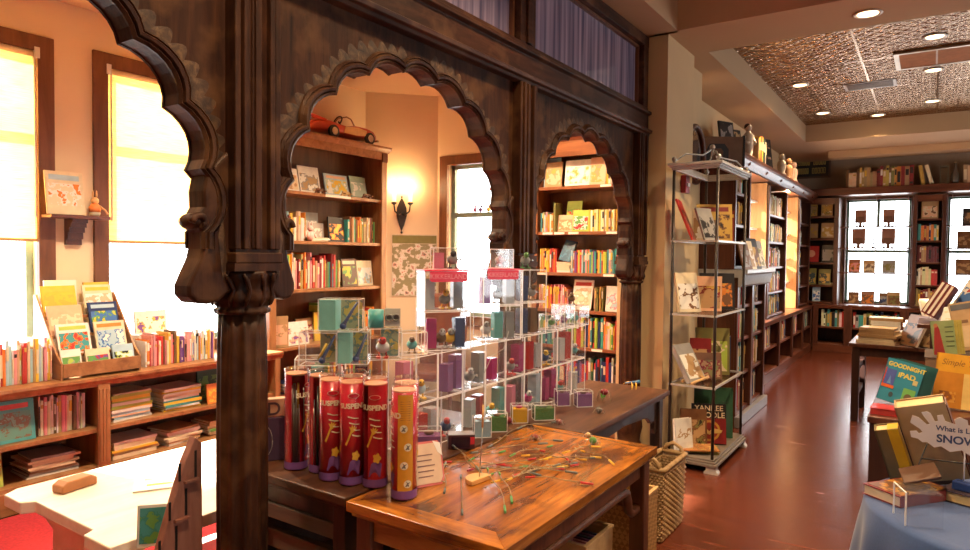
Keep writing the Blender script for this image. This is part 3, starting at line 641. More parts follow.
MB().ball((0, 0, .045), (.03, .035, .045)).build('body', PK, toy); MB().ball((0, 0, .112), (.026, .028, .028)).ball((0, -.016, .145), (.008, .008, .026), 8, 6).ball((0, .016, .145), (.008, .008, .026), 8, 6).build('head', PK, toy)
for s_ in (-1, 1): MB().tube([(.005, s_ * .028, .075), (.025, s_ * .045, .03)], .010, 6).build('arm', PK, toy)
row((-4.655, tx(.08), 1.231), 90, .84, (.22, .33), (.010, .03), .18, ['red', 'green', 'cream', 'orange', 'white', 'peach', 'yellow', 'tan', 'dark red', 'grey', 'pink', 'teal'], 'on the tall bookcase third shelf', 'the carved post', GT)
tface(1.03, 1.231, .20, .27, [(.10, .045, .025), (.10, .045, .025), G_, Y_], 'brown book with pale lettering and green foot on the third shelf', .04, 8, seed=39, title=PAL['cream'])
tface(1.25, 1.231, .21, .25, [PAL['cream'], W_, PAL['pale blue'], PAL['tan']], 'cream book with puppy picture, third shelf end by the sconce', .05, 8, seed=40)
face((-4.70, tx(.18), .728), 70, .16, .27, .03, [PAL['tan'], PAL['peach'], PAL['tan']], 'tan book standing half turned at the post end of the fourth shelf', 2, 41, group=GT)
tface(.38, .728, .24, .21, [W_, W_, PAL['peach'], PAL['purple']], 'white picture book with pink dancers on the fourth shelf', .02, 9, seed=42)
tface(.56, .728, .22, .22, [PAL['tan'], PAL['cream'], PAL['dark red']], 'tan picture book behind the pink dancers book', .12, 9, seed=43)
tface(.74, .728, .22, .27, [Y_, Y_, Y_, BLK_], 'bright yellow book with a black figure on the fourth shelf', .10, 3, seed=44)
boxo('storage_box', (-4.86, -4.70, tx(.66), tx(.86), 1.002, 1.06), plain(PAL['lime'], .5)); tag(bpy.data.objects['storage_box'], 'lime green flat box lying above the yellow book', 'box')
boxo('lid', (-.081, .081, -.101, .101, -.0, .02), plain((.12, .4, .05), .5), bpy.data.objects['storage_box'], 0, (-4.78, tx(.76), 1.062))
row((-4.655, tx(.88), .728), 90, .46, (.22, .33), (.012, .03), .18, ['tan', 'cream', 'orange', 'brown', 'black', 'white', 'red', 'gold'], 'on the tall bookcase fourth shelf', 'the yellow book', GT)
stack(-4.655, tx(.40), .242, 90, 5, (.26, .34), (.2, .25), (.02, .035), ['pink', 'navy', 'peach', 'blue', 'white'], 'of the stack low in the tall bookcase', 'lowest shelf stack', noun='boxed game')
row((-4.655, tx(.72), .242), 90, .60, (.20, .32), (.012, .03), .18, MIX, 'on the tall bookcase lowest shelf', 'the boxed game stack', GT)

# red toy car
CAR = thing('toy_car', 'vintage red and cream metal pedal car on top of the tall bookcase', 'toy car', (-4.74, 4.10, 2.622), 90)
RED = plain((.55, .055, .025), .28, coat=.5, var=.06); CRM = plain((.72, .46, .20), .35); CHR = plain((.6, .56, .5), .2, metal=.9); RUB = plain((.03, .026, .024), .7)
# body lofted along local x (nose at +x)
secs = [(0, .03, .065, .115, .06), (.04, .10, .055, .15, .10), (.16, .125, .05, .165, .115), (.28, .13, .05, .150, .12), (.38, .13, .05, .140, .12), (.50, .13, .05, .165, .12), (.64, .13, .05, .165, .115), (.74, .115, .052, .150, .10), (.80, .085, .06, .12, .07), (.815, .05, .075, .10, .04)]
vs = []; n_ = 16
for (x, hw, zb, zt, _) in secs:
    for k in range(n_):
        a = 2 * math.pi * k / n_; c_, s_ = math.cos(a), math.sin(a)
        vs.append((x, hw * math.copysign(abs(c_) ** .45, c_), (zb + zt) / 2 + (zt - zb) / 2 * math.copysign(abs(s_) ** .6, s_)))
fs = [(i * n_ + k, (i + 1) * n_ + k, (i + 1) * n_ + (k + 1) % n_, i * n_ + (k + 1) % n_) for i in range(len(secs) - 1) for k in range(n_)] + [list(range(n_)), list(range((len(secs) - 1) * n_, len(secs) * n_))[::-1]]
MB().add(vs, fs, 0, True).build('body', RED, CAR)
for s_ in (-1, 1):
    MB().prism([(.32, .065), (.34, .125), (.50, .14), (.62, .125), (.60, .075), (.48, .062)], s_ * .132 - .003, s_ * .132 + .003, 'xz').build('side_flash', CRM, CAR)
    MB().prism([(.0, .15), (-.05, .185), (.02, .18), (.14, .165), (.14, .15)], s_ * .08 - .012, s_ * .08 + .012, 'xz').build('tail_fin', RED, CAR)
    for x in (.19, .66):
        w = MB().tube([(x, s_ * .115, .058), (x, s_ * .145, .058)], .058, 20).build('wheel', RUB, CAR)
        MB().tube([(x, s_ * .144, .058), (x, s_ * .150, .058)], .036, 16).build('hub_cap', CHR, w)
wf = MB(); wf.tube([(.47, -.11, .155), (.43, -.105, .21), (.42, -.06, .235), (.42, .06, .235), (.43, .105, .21), (.47, .11, .155)], .007, 8); wf.build('windscreen_frame', CHR, CAR)
MB().tube([(.42, 0, .14), (.37, 0, .19)], .008, 8).build('steering_column', IRON, CAR)
stw = []
for k in range(17): a = 2 * math.pi * k / 16; stw.append((.365 + .02 * math.sin(a), .05 * math.cos(a), .195 + .045 * math.sin(a)))
MB().tube(stw, .007, 6).build('steering_wheel', IRON, CAR)
boxo('bumper', (.80, .825, -.10, .10, .05, .068), CHR, CAR, .004)

# twin candle wall sconce on the corner wall
d45 = math.sqrt(.5); nx, ny = d45, -d45
scx, scy = -4.95 + .27, 5.05 + .27
SCN = thing('wall_sconce', 'dark iron wall sconce with two glowing candle lamps beside the tall bookcase', 'wall lamp', (scx, scy, 1.98), 45)
# local -y points into the room
pl_ = MB(); pl_.prism([(0, -.19), (.028, -.12), (.055, -.02), (.05, .06), (.022, .13), (0, .17), (-.022, .13), (-.05, .06), (-.055, -.02), (-.028, -.12)], -.02, -.002, 'xz'); pl_.build('back_plate', IRON, SCN, bevel=.004)
MB().ball((0, -.02, -.20), .013).ball((0, -.02, .175), .011).build('finial', IRON, SCN)
for s_ in (-1, 1):
    ar = MB().tube([(0, -.02, .0), (s_ * .03, -.06, -.02), (s_ * .075, -.085, .02), (s_ * .085, -.085, .09)], .008, 8).build('arm', IRON, SCN)
    MB().lathe([(.008, .085), (.03, .10), (.026, .115), (.016, .12)], 14, 0, (s_ * .085, -.085, 0)).build('candle_cup', IRON, ar)
    MB().lathe([(.022, .115), (.022, .255)], 14, 0, (s_ * .085, -.085, 0)).build('candle_tube', emit((1.0, .62, .28), 2.2), ar)
    MB().lathe([(.010, .255), (.022, .275), (.024, .295), (.012, .325), (.003, .345)], 14, 0, (s_ * .085, -.085, 0)).build('flame_bulb', emit((1.0, .75, .42), 20), ar)
# poster on the corner wall, below the sconce
t0_ = .63
po = thing('wall_poster', 'illustrated poster of white animals under a dark green banner on the wall under the sconce', 'poster', (-4.95 + d45 * .52, 5.05 + d45 * .52, 1.10), 45)
boxo('sheet', (-.24, .24, -.008, -.003, 0, .66), plain((.70, .60, .45), .6), po)
boxo('picture', (-.235, .235, -.0095, -.008, .01, .56), art([(.30, .26, .14), (.70, .62, .52), (.76, .70, .64), (.62, .30, .24), (.14, .12, .10), (.60, .50, .36)], 4, 17), po)
boxo('banner', (-.235, .235, -.0095, -.008, .565, .65), plain((.22, .20, .06), .6), po)
# brown leather chair back seen behind the boxes
ch = thing('armchair', 'brown leather chair with rounded back between the tall bookcase and the window', 'chair', (-3.90, 4.95, 0), 20)
LEA = plain((.17, .052, .025), .42, var=.2)
cb = MB(); cb.prism([(-.23, .45), (-.25, .95), (-.22, 1.10), (-.12, 1.17), (.12, 1.17), (.22, 1.10), (.25, .95), (.23, .45)], .14, .22, 'xz'); cb.build('backrest', LEA, ch, bevel=.03, seg=3)
boxo('seat', (-.25, .25, -.28, .2, .38, .48), LEA, ch, .03)
for x in (-.21, .21):
    for y in (-.24, .17): MB().tube([(x, y, 0), (x, y, .39)], [.016, .022], 8).build('leg', MAH, ch)
# window sticker decals
st = tag(MB().prism([(0, 0), (.02, .05), (0, .10), (.035, .085), (.05, .11), (.065, .085), (.10, .10), (.08, .05), (.10, 0), (.05, .02)], 0, .003, 'xz').build('window_sticker', plain((.75, .16, .03), .5), None, (-3.78, 5.63, 2.20)), 'orange butterfly sticker on the upper pane of the reading room window', 'sticker')
for k, (x, z, c, l) in enumerate(((-3.68, 2.06, (.75, .5, .08), 'small yellow sticker below the orange butterfly on the pane'), (-3.64, 1.98, (.1, .2, .5), 'small blue sticker beside the yellow one on the pane'))):
    tag(MB().lathe([(.03, 0), (.03, .003)], 12).build('window_sticker', plain(c, .5), None, (x, 5.63, z), (R(90), 0, 0)), l, 'sticker')
for k, (x, c, l) in enumerate(((-3.97, (.5, .2, .35), 'pink toy figure on the sash bar'), (-3.90, (.2, .15, .4), 'purple toy figure on the sash bar'), (-3.80, (.75, .5, .1), 'yellow toy bird on the sash bar of the window'))):
    f_ = MB().ball((0, 0, .025), (.022, .02, .025)).build('toy_figure', plain(c, .5), None, (x, 5.665, 1.995)); tag(f_, l, 'toy', 'toys on the window sash')
    MB().ball((.01, 0, .06), .014).build('head', plain(c, .5), f_)

# reading bookcase seen through the narrow arch
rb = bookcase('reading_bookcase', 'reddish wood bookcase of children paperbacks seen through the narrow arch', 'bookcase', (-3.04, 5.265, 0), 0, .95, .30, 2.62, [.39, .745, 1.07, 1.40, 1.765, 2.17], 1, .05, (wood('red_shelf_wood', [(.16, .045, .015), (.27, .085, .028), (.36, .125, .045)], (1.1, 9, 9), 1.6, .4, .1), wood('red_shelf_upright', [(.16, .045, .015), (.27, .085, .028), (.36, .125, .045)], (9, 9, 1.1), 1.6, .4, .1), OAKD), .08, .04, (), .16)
for z, xs in ((2.17, (.66,)), (1.765, (.10, .22, .36, .72)), (1.40, (.05, .70)), (.745, (.60,))):
    for x in xs: boxo('shelf_label', (x, x + .10, .004, .0115, z - .024, z - .004), LBL, rb)
GB = 'paperbacks in the reading bookcase'
def rrow(u, z, L_, pal, where, ref, hr=(.17, .21), tr=(.009, .018), **k): return row((-3.04 + u, 5.285, z + .001), 0, L_, hr, tr, .13, pal, where.replace(' shelf', ' reading bookcase shelf'), ref, GB, name='paperback', noun=k.pop('noun', 'slim paperback'), **k)
def rface(u, z, w, h, cols, label, dep=.05, lean=8, **k): return face((-3.04 + u, 5.285 + dep, z + .001), 0, w, h, .012, cols, label, lean, group=GB, **k)
rface(.13, 2.172, .17, .27, [PAL['pale blue'], W_, PAL['grey']], 'pale grey picture book behind the tan one on the top shelf', .10, 4, seed=51)
rface(.18, 2.172, .17, .225, [PAL['tan'], PAL['peach'], PAL['tan'], PAL['gold']], 'tan picture book with fine drawing on the top shelf of the reading bookcase', .03, seed=52)
rface(.42, 2.172, .25, .23, [W_, W_, PAL['cream'], PAL['gold']], 'wide white picture book with small gold scene on the top shelf', .03, seed=53)
rface(.615, 2.172, .15, .24, [PAL['peach'], PAL['peach'], PAL['gold'], PAL['tan']], 'peach picture book with golden scene beside the wide white one', .03, seed=54)
rrow(.70, 2.17, .19, ['white', 'cream', 'white', 'yellow'], 'on the top shelf end', 'the peach picture book', (.235, .245), (.016, .02))
rrow(.06, 1.765, .13, MIX, 'on the second shelf', 'the window end', (.14, .2))
book('paperback', .02, .26, .14, PAL['olive'], (-3.04 + .20, 5.285, 1.766), 0, 'tall olive book standing alone on the second shelf of the reading bookcase', group=GB)
rface(.35, 1.766, .15, .28, [PAL['lime'], Y_, R_, G_], 'tall green and yellow picture book at the back of the second shelf', .10, seed=55)
rface(.30, 1.766, .15, .15, [PAL['peach'], PAL['cream'], PAL['tan']], 'small peach picture book before the green and yellow ones', .045, seed=56)
rface(.45, 1.766, .16, .19, [PAL['lime'], G_, W_, R_], 'lime picture book with white rabbit on the second shelf', .045, seed=57)
rrow(.54, 1.765, .36, ['white', 'cream', 'white', 'pink', 'yellow'], 'on the second shelf', 'the lime rabbit book', (.18, .19), (.016, .02))
rrow(.06, 1.40, .17, ['yellow', 'gold', 'orange', 'red'], 'on the third shelf', 'the window end', (.19, .22))
stack(-3.04 + .29, 5.30, 1.401, 0, 6, (.13, .15), (.12, .14), (.014, .017), ['white', 'cream'], 'of the white pile on the third shelf', 'white pile on the third shelf', jit=3)
rface(.30, 1.50, .12, .20, [(.03, .09, .15), (.05, .16, .25), (.03, .09, .15)], 'dark blue book tilted on top of the white pile', .03, 22, seed=58, roll=12)
rrow(.38, 1.40, .52, ['red', 'orange', 'green', 'tan', 'purple', 'lime', 'teal', 'pink', 'yellow', 'grey', 'pale blue'], 'on the third shelf', 'the white pile', (.18, .215), (.010, .02))
rrow(.06, 1.07, .30, ['orange', 'red', 'peach', 'pink', 'yellow', 'white'], 'on the fourth shelf', 'the window end', (.18, .22))
rface(.48, 1.072, .19, .27, [W_, PAL['cream'], PAL['peach'], W_], 'white book with two round faces and red heading on the fourth shelf', .02, 14, seed=59, title=R_)
rrow(.60, 1.07, .10, ['tan', 'olive', 'gold', 'brown'], 'on the fourth shelf', 'the two faces book', (.18, .22))
rface(.80, 1.072, .19, .22, [W_, W_, PAL['pink'], PAL['pale blue']], 'white book with pink shoes on the fourth shelf by the arch', .03, seed=60)
rrow(.06, .745, .84, ['green', 'red', 'pink', 'white', 'orange', 'lime', 'teal', 'navy', 'red'], 'on the fifth shelf', 'the window end', (.2, .29), (.013, .026))
rrow(.06, .39, .84, ['navy', 'red', 'grey', 'dark green', 'purple', 'teal'], 'on the lowest shelf', 'the window end', (.2, .29), (.015, .028))

# low play table by the windows, with rug
tag(boxo('rug', (-4.36, -2.24, -1.2, 4.6, .001, .014), plain((.42, .02, .03), .95, var=.2, scale=60), None, .004), 'plain red rug on the floor of the reading room', 'rug')
pt = thing('low_table', 'low pale wooden table in bright sun before the low bookcase', 'table', (-2.68, 1.66, .0145))
tp = MB(); tp.prism([(-.40, -.56), (-.44, -.50), (-.44, .56), (.44, .56), (.44, -.56), (.26, -.56), (.24, -.52), (-.22, -.52), (-.25, -.56)], .50, .548, 'xy'); tp.build('tabletop', PALE, pt, bevel=.005)
for y in (-.42, .42):
    e_ = MB(); e_.prism([(-.36, 0), (-.36, .06), (-.28, .10), (-.26, .40), (-.36, .44), (-.36, .50), (.36, .50), (.36, .44), (.26, .40), (.28, .10), (.36, .06), (.36, 0), (.22, 0), (.12, .05), (-.12, .05), (-.22, 0)], y - .022, y + .022, 'xz'); e_.build('end_panel', PALE, pt, bevel=.004)
boxo('stretcher', (-.03, .03, -.42, .42, .16, .24), PALE, pt, .004)
bx_ = MB(); bx_.prism([(-.075, 0), (-.075, .03), (-.05, .045), (.05, .045), (.075, .03), (.075, 0)], -.035, .035, 'yz'); tag(bx_.build('wooden_block', plain((.42, .17, .06), .5), None, (-2.93, 1.30, .5635), (0, 0, R(10)), .006), 'brown wooden block lying on the sunlit low table', 'block')
tbp = P(2, .5635, 156, 545)
face((tbp.x, tbp.y, .5635), 48, .115, .135, .012, [W_, T_, (.04, .25, .22), G_], 'white edged teal picture book propped on the low table before the stepped board', 8, 71, border=(.07, .93))
fl_ = flat_mesh(.22, .28, .006).build('picture_book', plain(W_, .4), None, (-2.62, 1.50, .5635), (0, 0, R(60))); tag(fl_, 'open white magazine with small yellow and pink prints on the low table', 'book')
boxo('printed_strip', (-.06, .04, .05, .07, .006, .0072), plain(Y_, .5), fl_); boxo('printed_patch', (-.07, .0, .13, .18, .006, .0072), plain(PAL['pink'], .5), fl_)
# reddish stepped board leaning by the post
sb = thing('stepped_board', 'reddish wooden board with slots and pegs beside the fluted post', 'display board', (-2.08, 0, 0))
bo = MB(); bo.prism([(.94, 0), (1.02, .22), (1.04, .22), (1.10, .44), (1.125, .50), (1.16, .58), (1.20, .70), (1.25, .85), (1.275, .90), (1.285, .925), (1.31, .90), (1.315, 0)], 0, .035, 'yz'); bo.build('panel', STEPW, sb, bevel=.003)
pg = MB()
for y, z in ((1.27, .78), (1.235, .66), (1.20, .545), (1.17, .43), (1.13, .31), (1.09, .2)):
    MB().box(.035, .052, y - .028, y + .022, z, z + .008).build('peg', STEPW, sb)
    MB().box(.0345, .037, y + .012, y + .02, z + .01, z + .10).box(.0345, .037, y - .045, y - .037, z + .01, z + .07).build('slot', BLACK, sb)

# ================================================================== the three tables
TZ = .75
ot = thing('work_table', 'orange brown antique wooden table with framed top and mitred corners, scattered with wire rods', 'table', (-1.245, 2.10, 0))
hx, hy = .305, .60; fw = .085
tm = MB(); tm.box(-hx + fw, hx - fw, -hy + fw, hy - fw, TZ - .028, TZ - .001); tm.build('top_panel', TABLEY, ot)
for nm, poly, mt in (('near', [(-hx, -hy), (hx, -hy), (hx - fw, -hy + fw), (-hx + fw, -hy + fw)], TABLE), ('far', [(-hx, hy), (-hx + fw, hy - fw), (hx - fw, hy - fw), (hx, hy)], TABLE), ('lf', [(-hx, -hy), (-hx + fw, -hy + fw), (-hx + fw, hy - fw), (-hx, hy)], TABLEY), ('rt', [(hx, -hy), (hx, hy), (hx - fw, hy - fw), (hx - fw, -hy + fw)], TABLEY)):
    MB().prism(poly, TZ - .034, TZ, 'xy').build('top_frame', mt, ot, bevel=.0025)
mo = MB(); mo.prism([(-hx + .012, -hy + .012), (hx - .012, -hy + .012), (hx - .012, hy - .012), (-hx + .012, hy - .012)], TZ - .05, TZ - .034, 'xy'); mo.build('edge_moulding', TAPRON, ot, bevel=.005)
LX, LY = hx - .055, hy - .055
for x0, x1, y0, y1 in ((-LX, LX, -LY - .015, -LY + .012), (-LX, LX, LY - .012, LY + .015)): boxo('apron', (x0, x1, y0, y1, TZ - .125, TZ - .05), TAPRON, ot, .003)
for x in (-LX, LX): boxo('apron', (x - .014, x + .014, -LY, LY, TZ - .12, TZ - .05), TLEG, ot, .003)
for x in (-LX, LX):
    for y in (-LY, LY): boxo('leg', (x - .032, x + .032, y - .032, y + .032, 0, TZ - .05), TLEG, ot, .006)
for x in (-LX, LX):   # hump-backed stretcher rails under the apron
    MB().tube([(x, -LY, .50), (x, -LY + .09, .50), (x, -LY + .12, .52), (x, -LY + .13, .56), (x, -LY + .15, .60), (x, -LY + .19, .61), (x, LY - .19, .61), (x, LY - .15, .60), (x, LY - .13, .56), (x, LY - .12, .52), (x, LY - .09, .50), (x, LY, .50)], .019, 10).build('humped_rail', TLEG, ot)
for y in (-LY, LY):
    MB().tube([(-LX, y, .50), (-LX + .09, y, .50), (-LX + .12, y, .55), (-LX + .15, y, .60), (LX - .15, y, .60), (LX - .12, y, .55), (LX - .09, y, .50), (LX, y, .50)], .017, 10).build('humped_rail', TLEG, ot)

def dark_table(label, cx, cy, hx, hy, brk=True):
    t = thing('display_table', label, 'table', (cx, cy, 0), 0, 'dark antique tables under the arches')
    top = MB(); n_ = 4
    top.prism([(-hx, -hy), (hx, -hy), (hx, hy), (-hx, hy)], TZ - .032, TZ, 'xy'); top.build('tabletop', DTAB, t, bevel=.006)
    boxo('under_moulding', (-hx + .02, hx - .02, -hy + .02, hy - .02, TZ - .05, TZ - .032), DTABZ, t, .004)
    lx, ly = hx - .06, hy - .06
    # scalloped aprons on the long sides
    for x in (-lx, lx):
        o = [(-ly, -.05), (-ly, -.23), (-ly + .05, -.25), (-ly + .07, -.22), (-ly + .06, -.185), (-ly + .085, -.165), (-ly + .12, -.175), (-ly + .15, -.15), (-ly + .20, -.125), (0, -.105)]
        poly = o + [(-p[0], p[1]) for p in o[-2::-1]]
        MB().prism([(p[0], TZ + p[1]) for p in poly], x - .012, x + .012, 'yz').build('carved_apron', DTABZ, t, bevel=.003)
    for y in (-ly, ly):
        boxo('apron', (-lx, lx, y - .012, y + .012, TZ - .12, TZ - .05), DTABZ, t, .003)
    for x in (-lx, lx):
        for y in (-ly, ly): boxo('leg', (x - .03, x + .03, y - .03, y + .03, 0, TZ - .05), DTABZ, t, .005)
    for x in (-lx, lx): boxo('side_rail', (x - .02, x + .02, -ly, ly, .16, .20), DTABZ, t, .004)
    return t
dark_table('dark antique table under the red tubes, behind the orange table corner', -1.885, 2.1075, .315, .5925)
dark_table('dark antique table with scalloped apron, between the orange table and the cream wall', -1.5575, 3.305, .2725, .59)
DT_ = bpy.data.objects['display_table']; GPK = wood('grey_plank', [(.08, .05, .03), (.16, .11, .07), (.22, .16, .10)], (1.2, 9, 9), 2, .5, .2)
boxo('front_plank', (-.24, .24, -.555, -.535, .575, .63), GPK, DT_, .003); boxo('lower_rail', (-.225, .225, -.50, -.47, .43, .50), GPK, DT_, .003); boxo('lower_shelf', (-.225, .225, -.46, .53, .30, .325), DTAB, DT_, .004); boxo('end_panel', (-.262, -.248, -.50, .50, .10, .62), DTABZ, DT_, .003)  # end_panel is an added dark board that hides the sunlit rug behind

# ------------------------------------------------------------------ red cardboard tubes of wire rods
TUR = plain((.50, .012, .03), .3, coat=.3, var=.08); TUY = plain((.66, .30, .03), .35, coat=.2); TUP = plain((.20, .08, .28), .35); TCR = plain((.80, .70, .52), .5); TYL = plain((.72, .40, .05), .45)
def patch(r, a0, z0, poly, mat, name, par):
    """printed shape wrapped round the tube, outline in (arc metres, metres)"""
    m = MB(); n = len(poly); cx_ = sum(p[0] for p in poly) / n; cz = sum(p[1] for p in poly) / n
    vs = [(r * math.cos(a0 + p[0] / r), r * math.sin(a0 + p[0] / r), z0 + p[1]) for p in poly] + [((r + .0003) * math.cos(a0 + cx_ / r), (r + .0003) * math.sin(a0 + cx_ / r), z0 + cz)]
    m.add(vs, [(i, (i + 1) % n, n) for i in range(n)]); return m.build(name, mat, par)
GTU = 'red tubes of wire rods'
def tube_pack(x, y, face_a, label, yellow=False, open_=None, z=TZ, hgt=.375):
    r = .0415; t = thing('rod_tube', label, 'cardboard tube', (x, y, z), 0, GTU)
    body = MB(); n = 40; a1 = R(360 - (70 if open_ is not None else 0)); aS = (open_ + R(35)) if open_ is not None else 0
    MB().lathe([(r, .004), (r, hgt - .022)], n, 0).build('printed_sleeve', TUR, t) if open_ is None else None
    if open_ is not None:
        vs = []; 
        for k in range(n + 1):
            a = aS + a1 * k / n; vs += [(r * math.cos(a), r * math.sin(a), .004), (r * math.cos(a), r * math.sin(a), hgt - .022)]
        MB().add(vs, [(2 * k, 2 * k + 2, 2 * k + 3, 2 * k + 1) for k in range(n)], 0, True).build('printed_sleeve', TUR, t)
        rm = MB()
        for k in range(14):
            px, py = random.uniform(-.024, .024), random.uniform(-.024, .024)
            rm.tube([(px, py, .012), (px * .9, py * .9, hgt * random.uniform(.6, .85))], .0022, 5)
        rm.build('rod_bundle', STEEL, t)
        MB().tube([(.01, .0, hgt * .6), (.01, 0, hgt * .85)], .004, 6).build('yellow_rod', TYL, t)
    MB().lathe([(r + .0012, 0), (r + .0012, hgt - .004), (r - .002, hgt)], n, 0).build('clear_shell', CLEAR_T, t)
    MB().lathe([(r - .003, .001), (r - .003, .006)], n).build('base_disc', TUP, t)
    MB().lathe([(r - .001, hgt - .024), (r - .001, hgt - .018)], n).build('top_disc', plain((.62, .30, .18), .45), t)
    MB().lathe([(r + .0015, hgt - .026), (r + .0026, hgt - .022), (r + .0026, hgt - .004), (r - .002, hgt + .0005), (r - .006, hgt + .0005)], n).build('clear_lid', CLEAR_T, t)
    rr_ = r + .0016
    if yellow:
        w_ = .026; poly = [(-w_, 0), (w_, 0), (w_, hgt - .035), (-w_, hgt - .035)]
        m = MB(); vs = []; 
        for k in range(9): a = face_a + (-w_ + 2 * w_ * k / 8) / rr_; vs += [(rr_ * math.cos(a), rr_ * math.sin(a), .006), (rr_ * math.cos(a), rr_ * math.sin(a), hgt - .03)]
        m.add(vs, [(2 * k, 2 * k + 2, 2 * k + 3, 2 * k + 1) for k in range(8)], 0, True); m.build('yellow_panel', TUY, t)
        for k, (dx, dz) in enumerate(((-.006, .235), (.008, .175), (-.004, .115), (.008, .055))):
            q = rr_ + .0006; patch(q, face_a, dz, [(dx + .013 * math.cos(R(a)), .013 * math.sin(R(a))) for a in range(0, 360, 24)], TCR, 'round_picture', t)
            patch(q + .0006, face_a, dz, [(dx - .009, -.008), (dx - .002, .002), (dx - .006, .009), (dx + .002, .004), (dx + .009, .007), (dx + .003, -.001), (dx + .006, -.008)], plain((.18, .15, .13), .5), 'picture_lines', t)
        for k in range(9):
            patch(rr_ + .0006, face_a, .262 + k * .0075, [(-.017, 0), (.016, 0), (.016, .002), (-.017, .002)], plain((.30, .08, .03), .5), 'print_line', t)
        face_a -= 1.5
    q = rr_ + .0005
    ell = [(.020 * math.cos(R(a)), .0085 * math.sin(R(a))) for a in range(0, 360, 20)]
    patch(q, face_a, hgt - .062, ell, TCR, 'oval_mark', t); patch(q + .0004, face_a, hgt - .062, [(p[0] * .9, p[1] * .85) for p in ell], TUR, 'oval_mark', t)
    text('SUSPEND', .024, TCR, t, None, name='tube_lettering', wrap=(q + .0004, face_a, hgt - .098), bold=.0011)
    for k in range(4):
        patch(q, face_a, hgt - .135 - k * .021, [(-.02 + k * .005, .004), (.0 + k * .004, -.002), (.018 + k * .003, -.004), (.018 + k * .003, -.007), (.0 + k * .004, -.006), (-.02 + k * .005, -.001)], TCR, 'print_line', t)
    # yellow reaching arm, little yellow figure and purple ground
    patch(q, face_a, .10, [(-.030, .045), (-.024, .040), (-.006, .085), (.004, .092), (.012, .105), (.004, .103), (.006, .114), (-.001, .105), (-.005, .115), (-.008, .104), (-.016, .108), (-.010, .094), (-.022, .062)], TYL, 'printed_arm', t)
    patch(q, face_a, .04, [(-.022, .0), (.020, .0), (.026, .045), (.004, .06), (-.012, .045)], TUP, 'printed_ground', t)
    patch(q + .0004, face_a, .085, [(.008 + .013 * math.cos(R(a)) * (1 + .18 * math.cos(R(a * 5))), .020 + .016 * math.sin(R(a)) * (1 + .18 * math.cos(R(a * 5)))) for a in range(0, 360, 12)], TYL, 'printed_figure', t)
    m = MB(); vs = []
    for k in range(n): a = 2 * math.pi * k / n; vs += [(q * math.cos(a), q * math.sin(a), .006), (q * math.cos(a), q * math.sin(a), .032)]
    m.add(vs, [(2 * k, (2 * k + 2) % (2 * n), (2 * k + 3) % (2 * n), 2 * k + 1) for k in range(n)], 0, True); m.build('purple_band', TUP, t)
    return t
CLEAR_T = clear('clear_plastic', (.99, .98, .98), .10, .04)
fa = lambda x, y: math.atan2(-y, -x)
for (x, y, da, lab, ye, op) in (
    (-1.945, 1.63, 1.15, 'red rod tube nearest the carved post, dark rods showing through its clear side', False, .2),
    (-1.845, 1.66, 1.2, 'red rod tube second from the carved post, grey rods showing through its clear side', False, -.1),
    (-1.752, 1.625, .12, 'red rod tube with cream lettering, third from the carved post in the front row', False, None),
    (-1.662, 1.635, .15, 'red rod tube with cream lettering and yellow arm, fourth from the carved post', False, None),
    (-1.578, 1.665, -.05, 'red rod tube on the table seam, just behind and beside the yellow sided tube', False, -1.25),
    (-1.503, 1.74, .9, 'plain backed red rod tube standing close behind the yellow sided one', False, None),
    (-1.425, 1.640, .10, 'red rod tube turned to its yellow side with four round pictures', True, None),
    (-1.735, 1.72, .6, 'red rod tube in the back row behind the third tube', False, None),
    (-1.643, 1.735, .6, 'red rod tube in the back row behind the tube on the table seam', False, None)):
    a = fa(x, y); tube_pack(x, y, a + da, lab, ye, (a + op) if op is not None else None)
bg = thing('display_bag', 'tan and dark purple bag with a large dark D leaning behind the first tube', 'bag', (-2.11, 1.61, TZ), 60)
boxo('upper', (-.09, .09, -.02, .02, .17, .24), plain((.46, .31, .19), .6), bg, .004); boxo('lower', (-.09, .09, -.021, .021, 0, .17), plain((.05, .025, .06), .6), bg, .004)
text('D', .07, plain((.06, .04, .05), .5), bg, (.035, -.0215, .20), bold=.001)
MB().tube([(.03 * math.cos(R(a)) , -.0225, .08 + .06 * math.sin(R(a))) for a in range(0, 361, 20)], .0012, 5).build('ring_print', plain((.35, .3, .3), .5), bg)

# price card
pc = thing('price_card', 'pink edged paper card with a white corner leaning beside the yellow sided tube', 'card', (-1.42, 1.765, TZ), 62)
m = MB(); cv = [(-.05, .0), (.05, .0), (.062, .02), (.062, .13), (.05, .15), (-.05, .15), (-.062, .13), (-.062, .02)]
MB().prism(cv, -.001, .001, 'xz', 0, Matrix.Rotation(R(-18), 4, 'X')).build('card', plain((.62, .16, .16), .6), pc)
MB().prism([(p[0] * .9, .075 + (p[1] - .075) * .9) for p in cv], -.0022, -.001, 'xz', 0, Matrix.Rotation(R(-18), 4, 'X')).build('face_sheet', plain((.70, .52, .38), .6), pc)
for k in range(5): MB().box(-.035, .02 + .005 * (k % 3), -.0030, -.0022, .03 + k * .018, .034 + k * .018, 0, Matrix.Rotation(R(-18), 4, 'X')).build('print_line', plain((.22, .12, .1), .5), pc)
MB().prism([(.03, .15), (.058, .14), (.062, .095), (.045, .11)], -.0032, -.0022, 'xz', 0, Matrix.Rotation(R(-18), 4, 'X')).build('corner_fold', WHITE, pc)

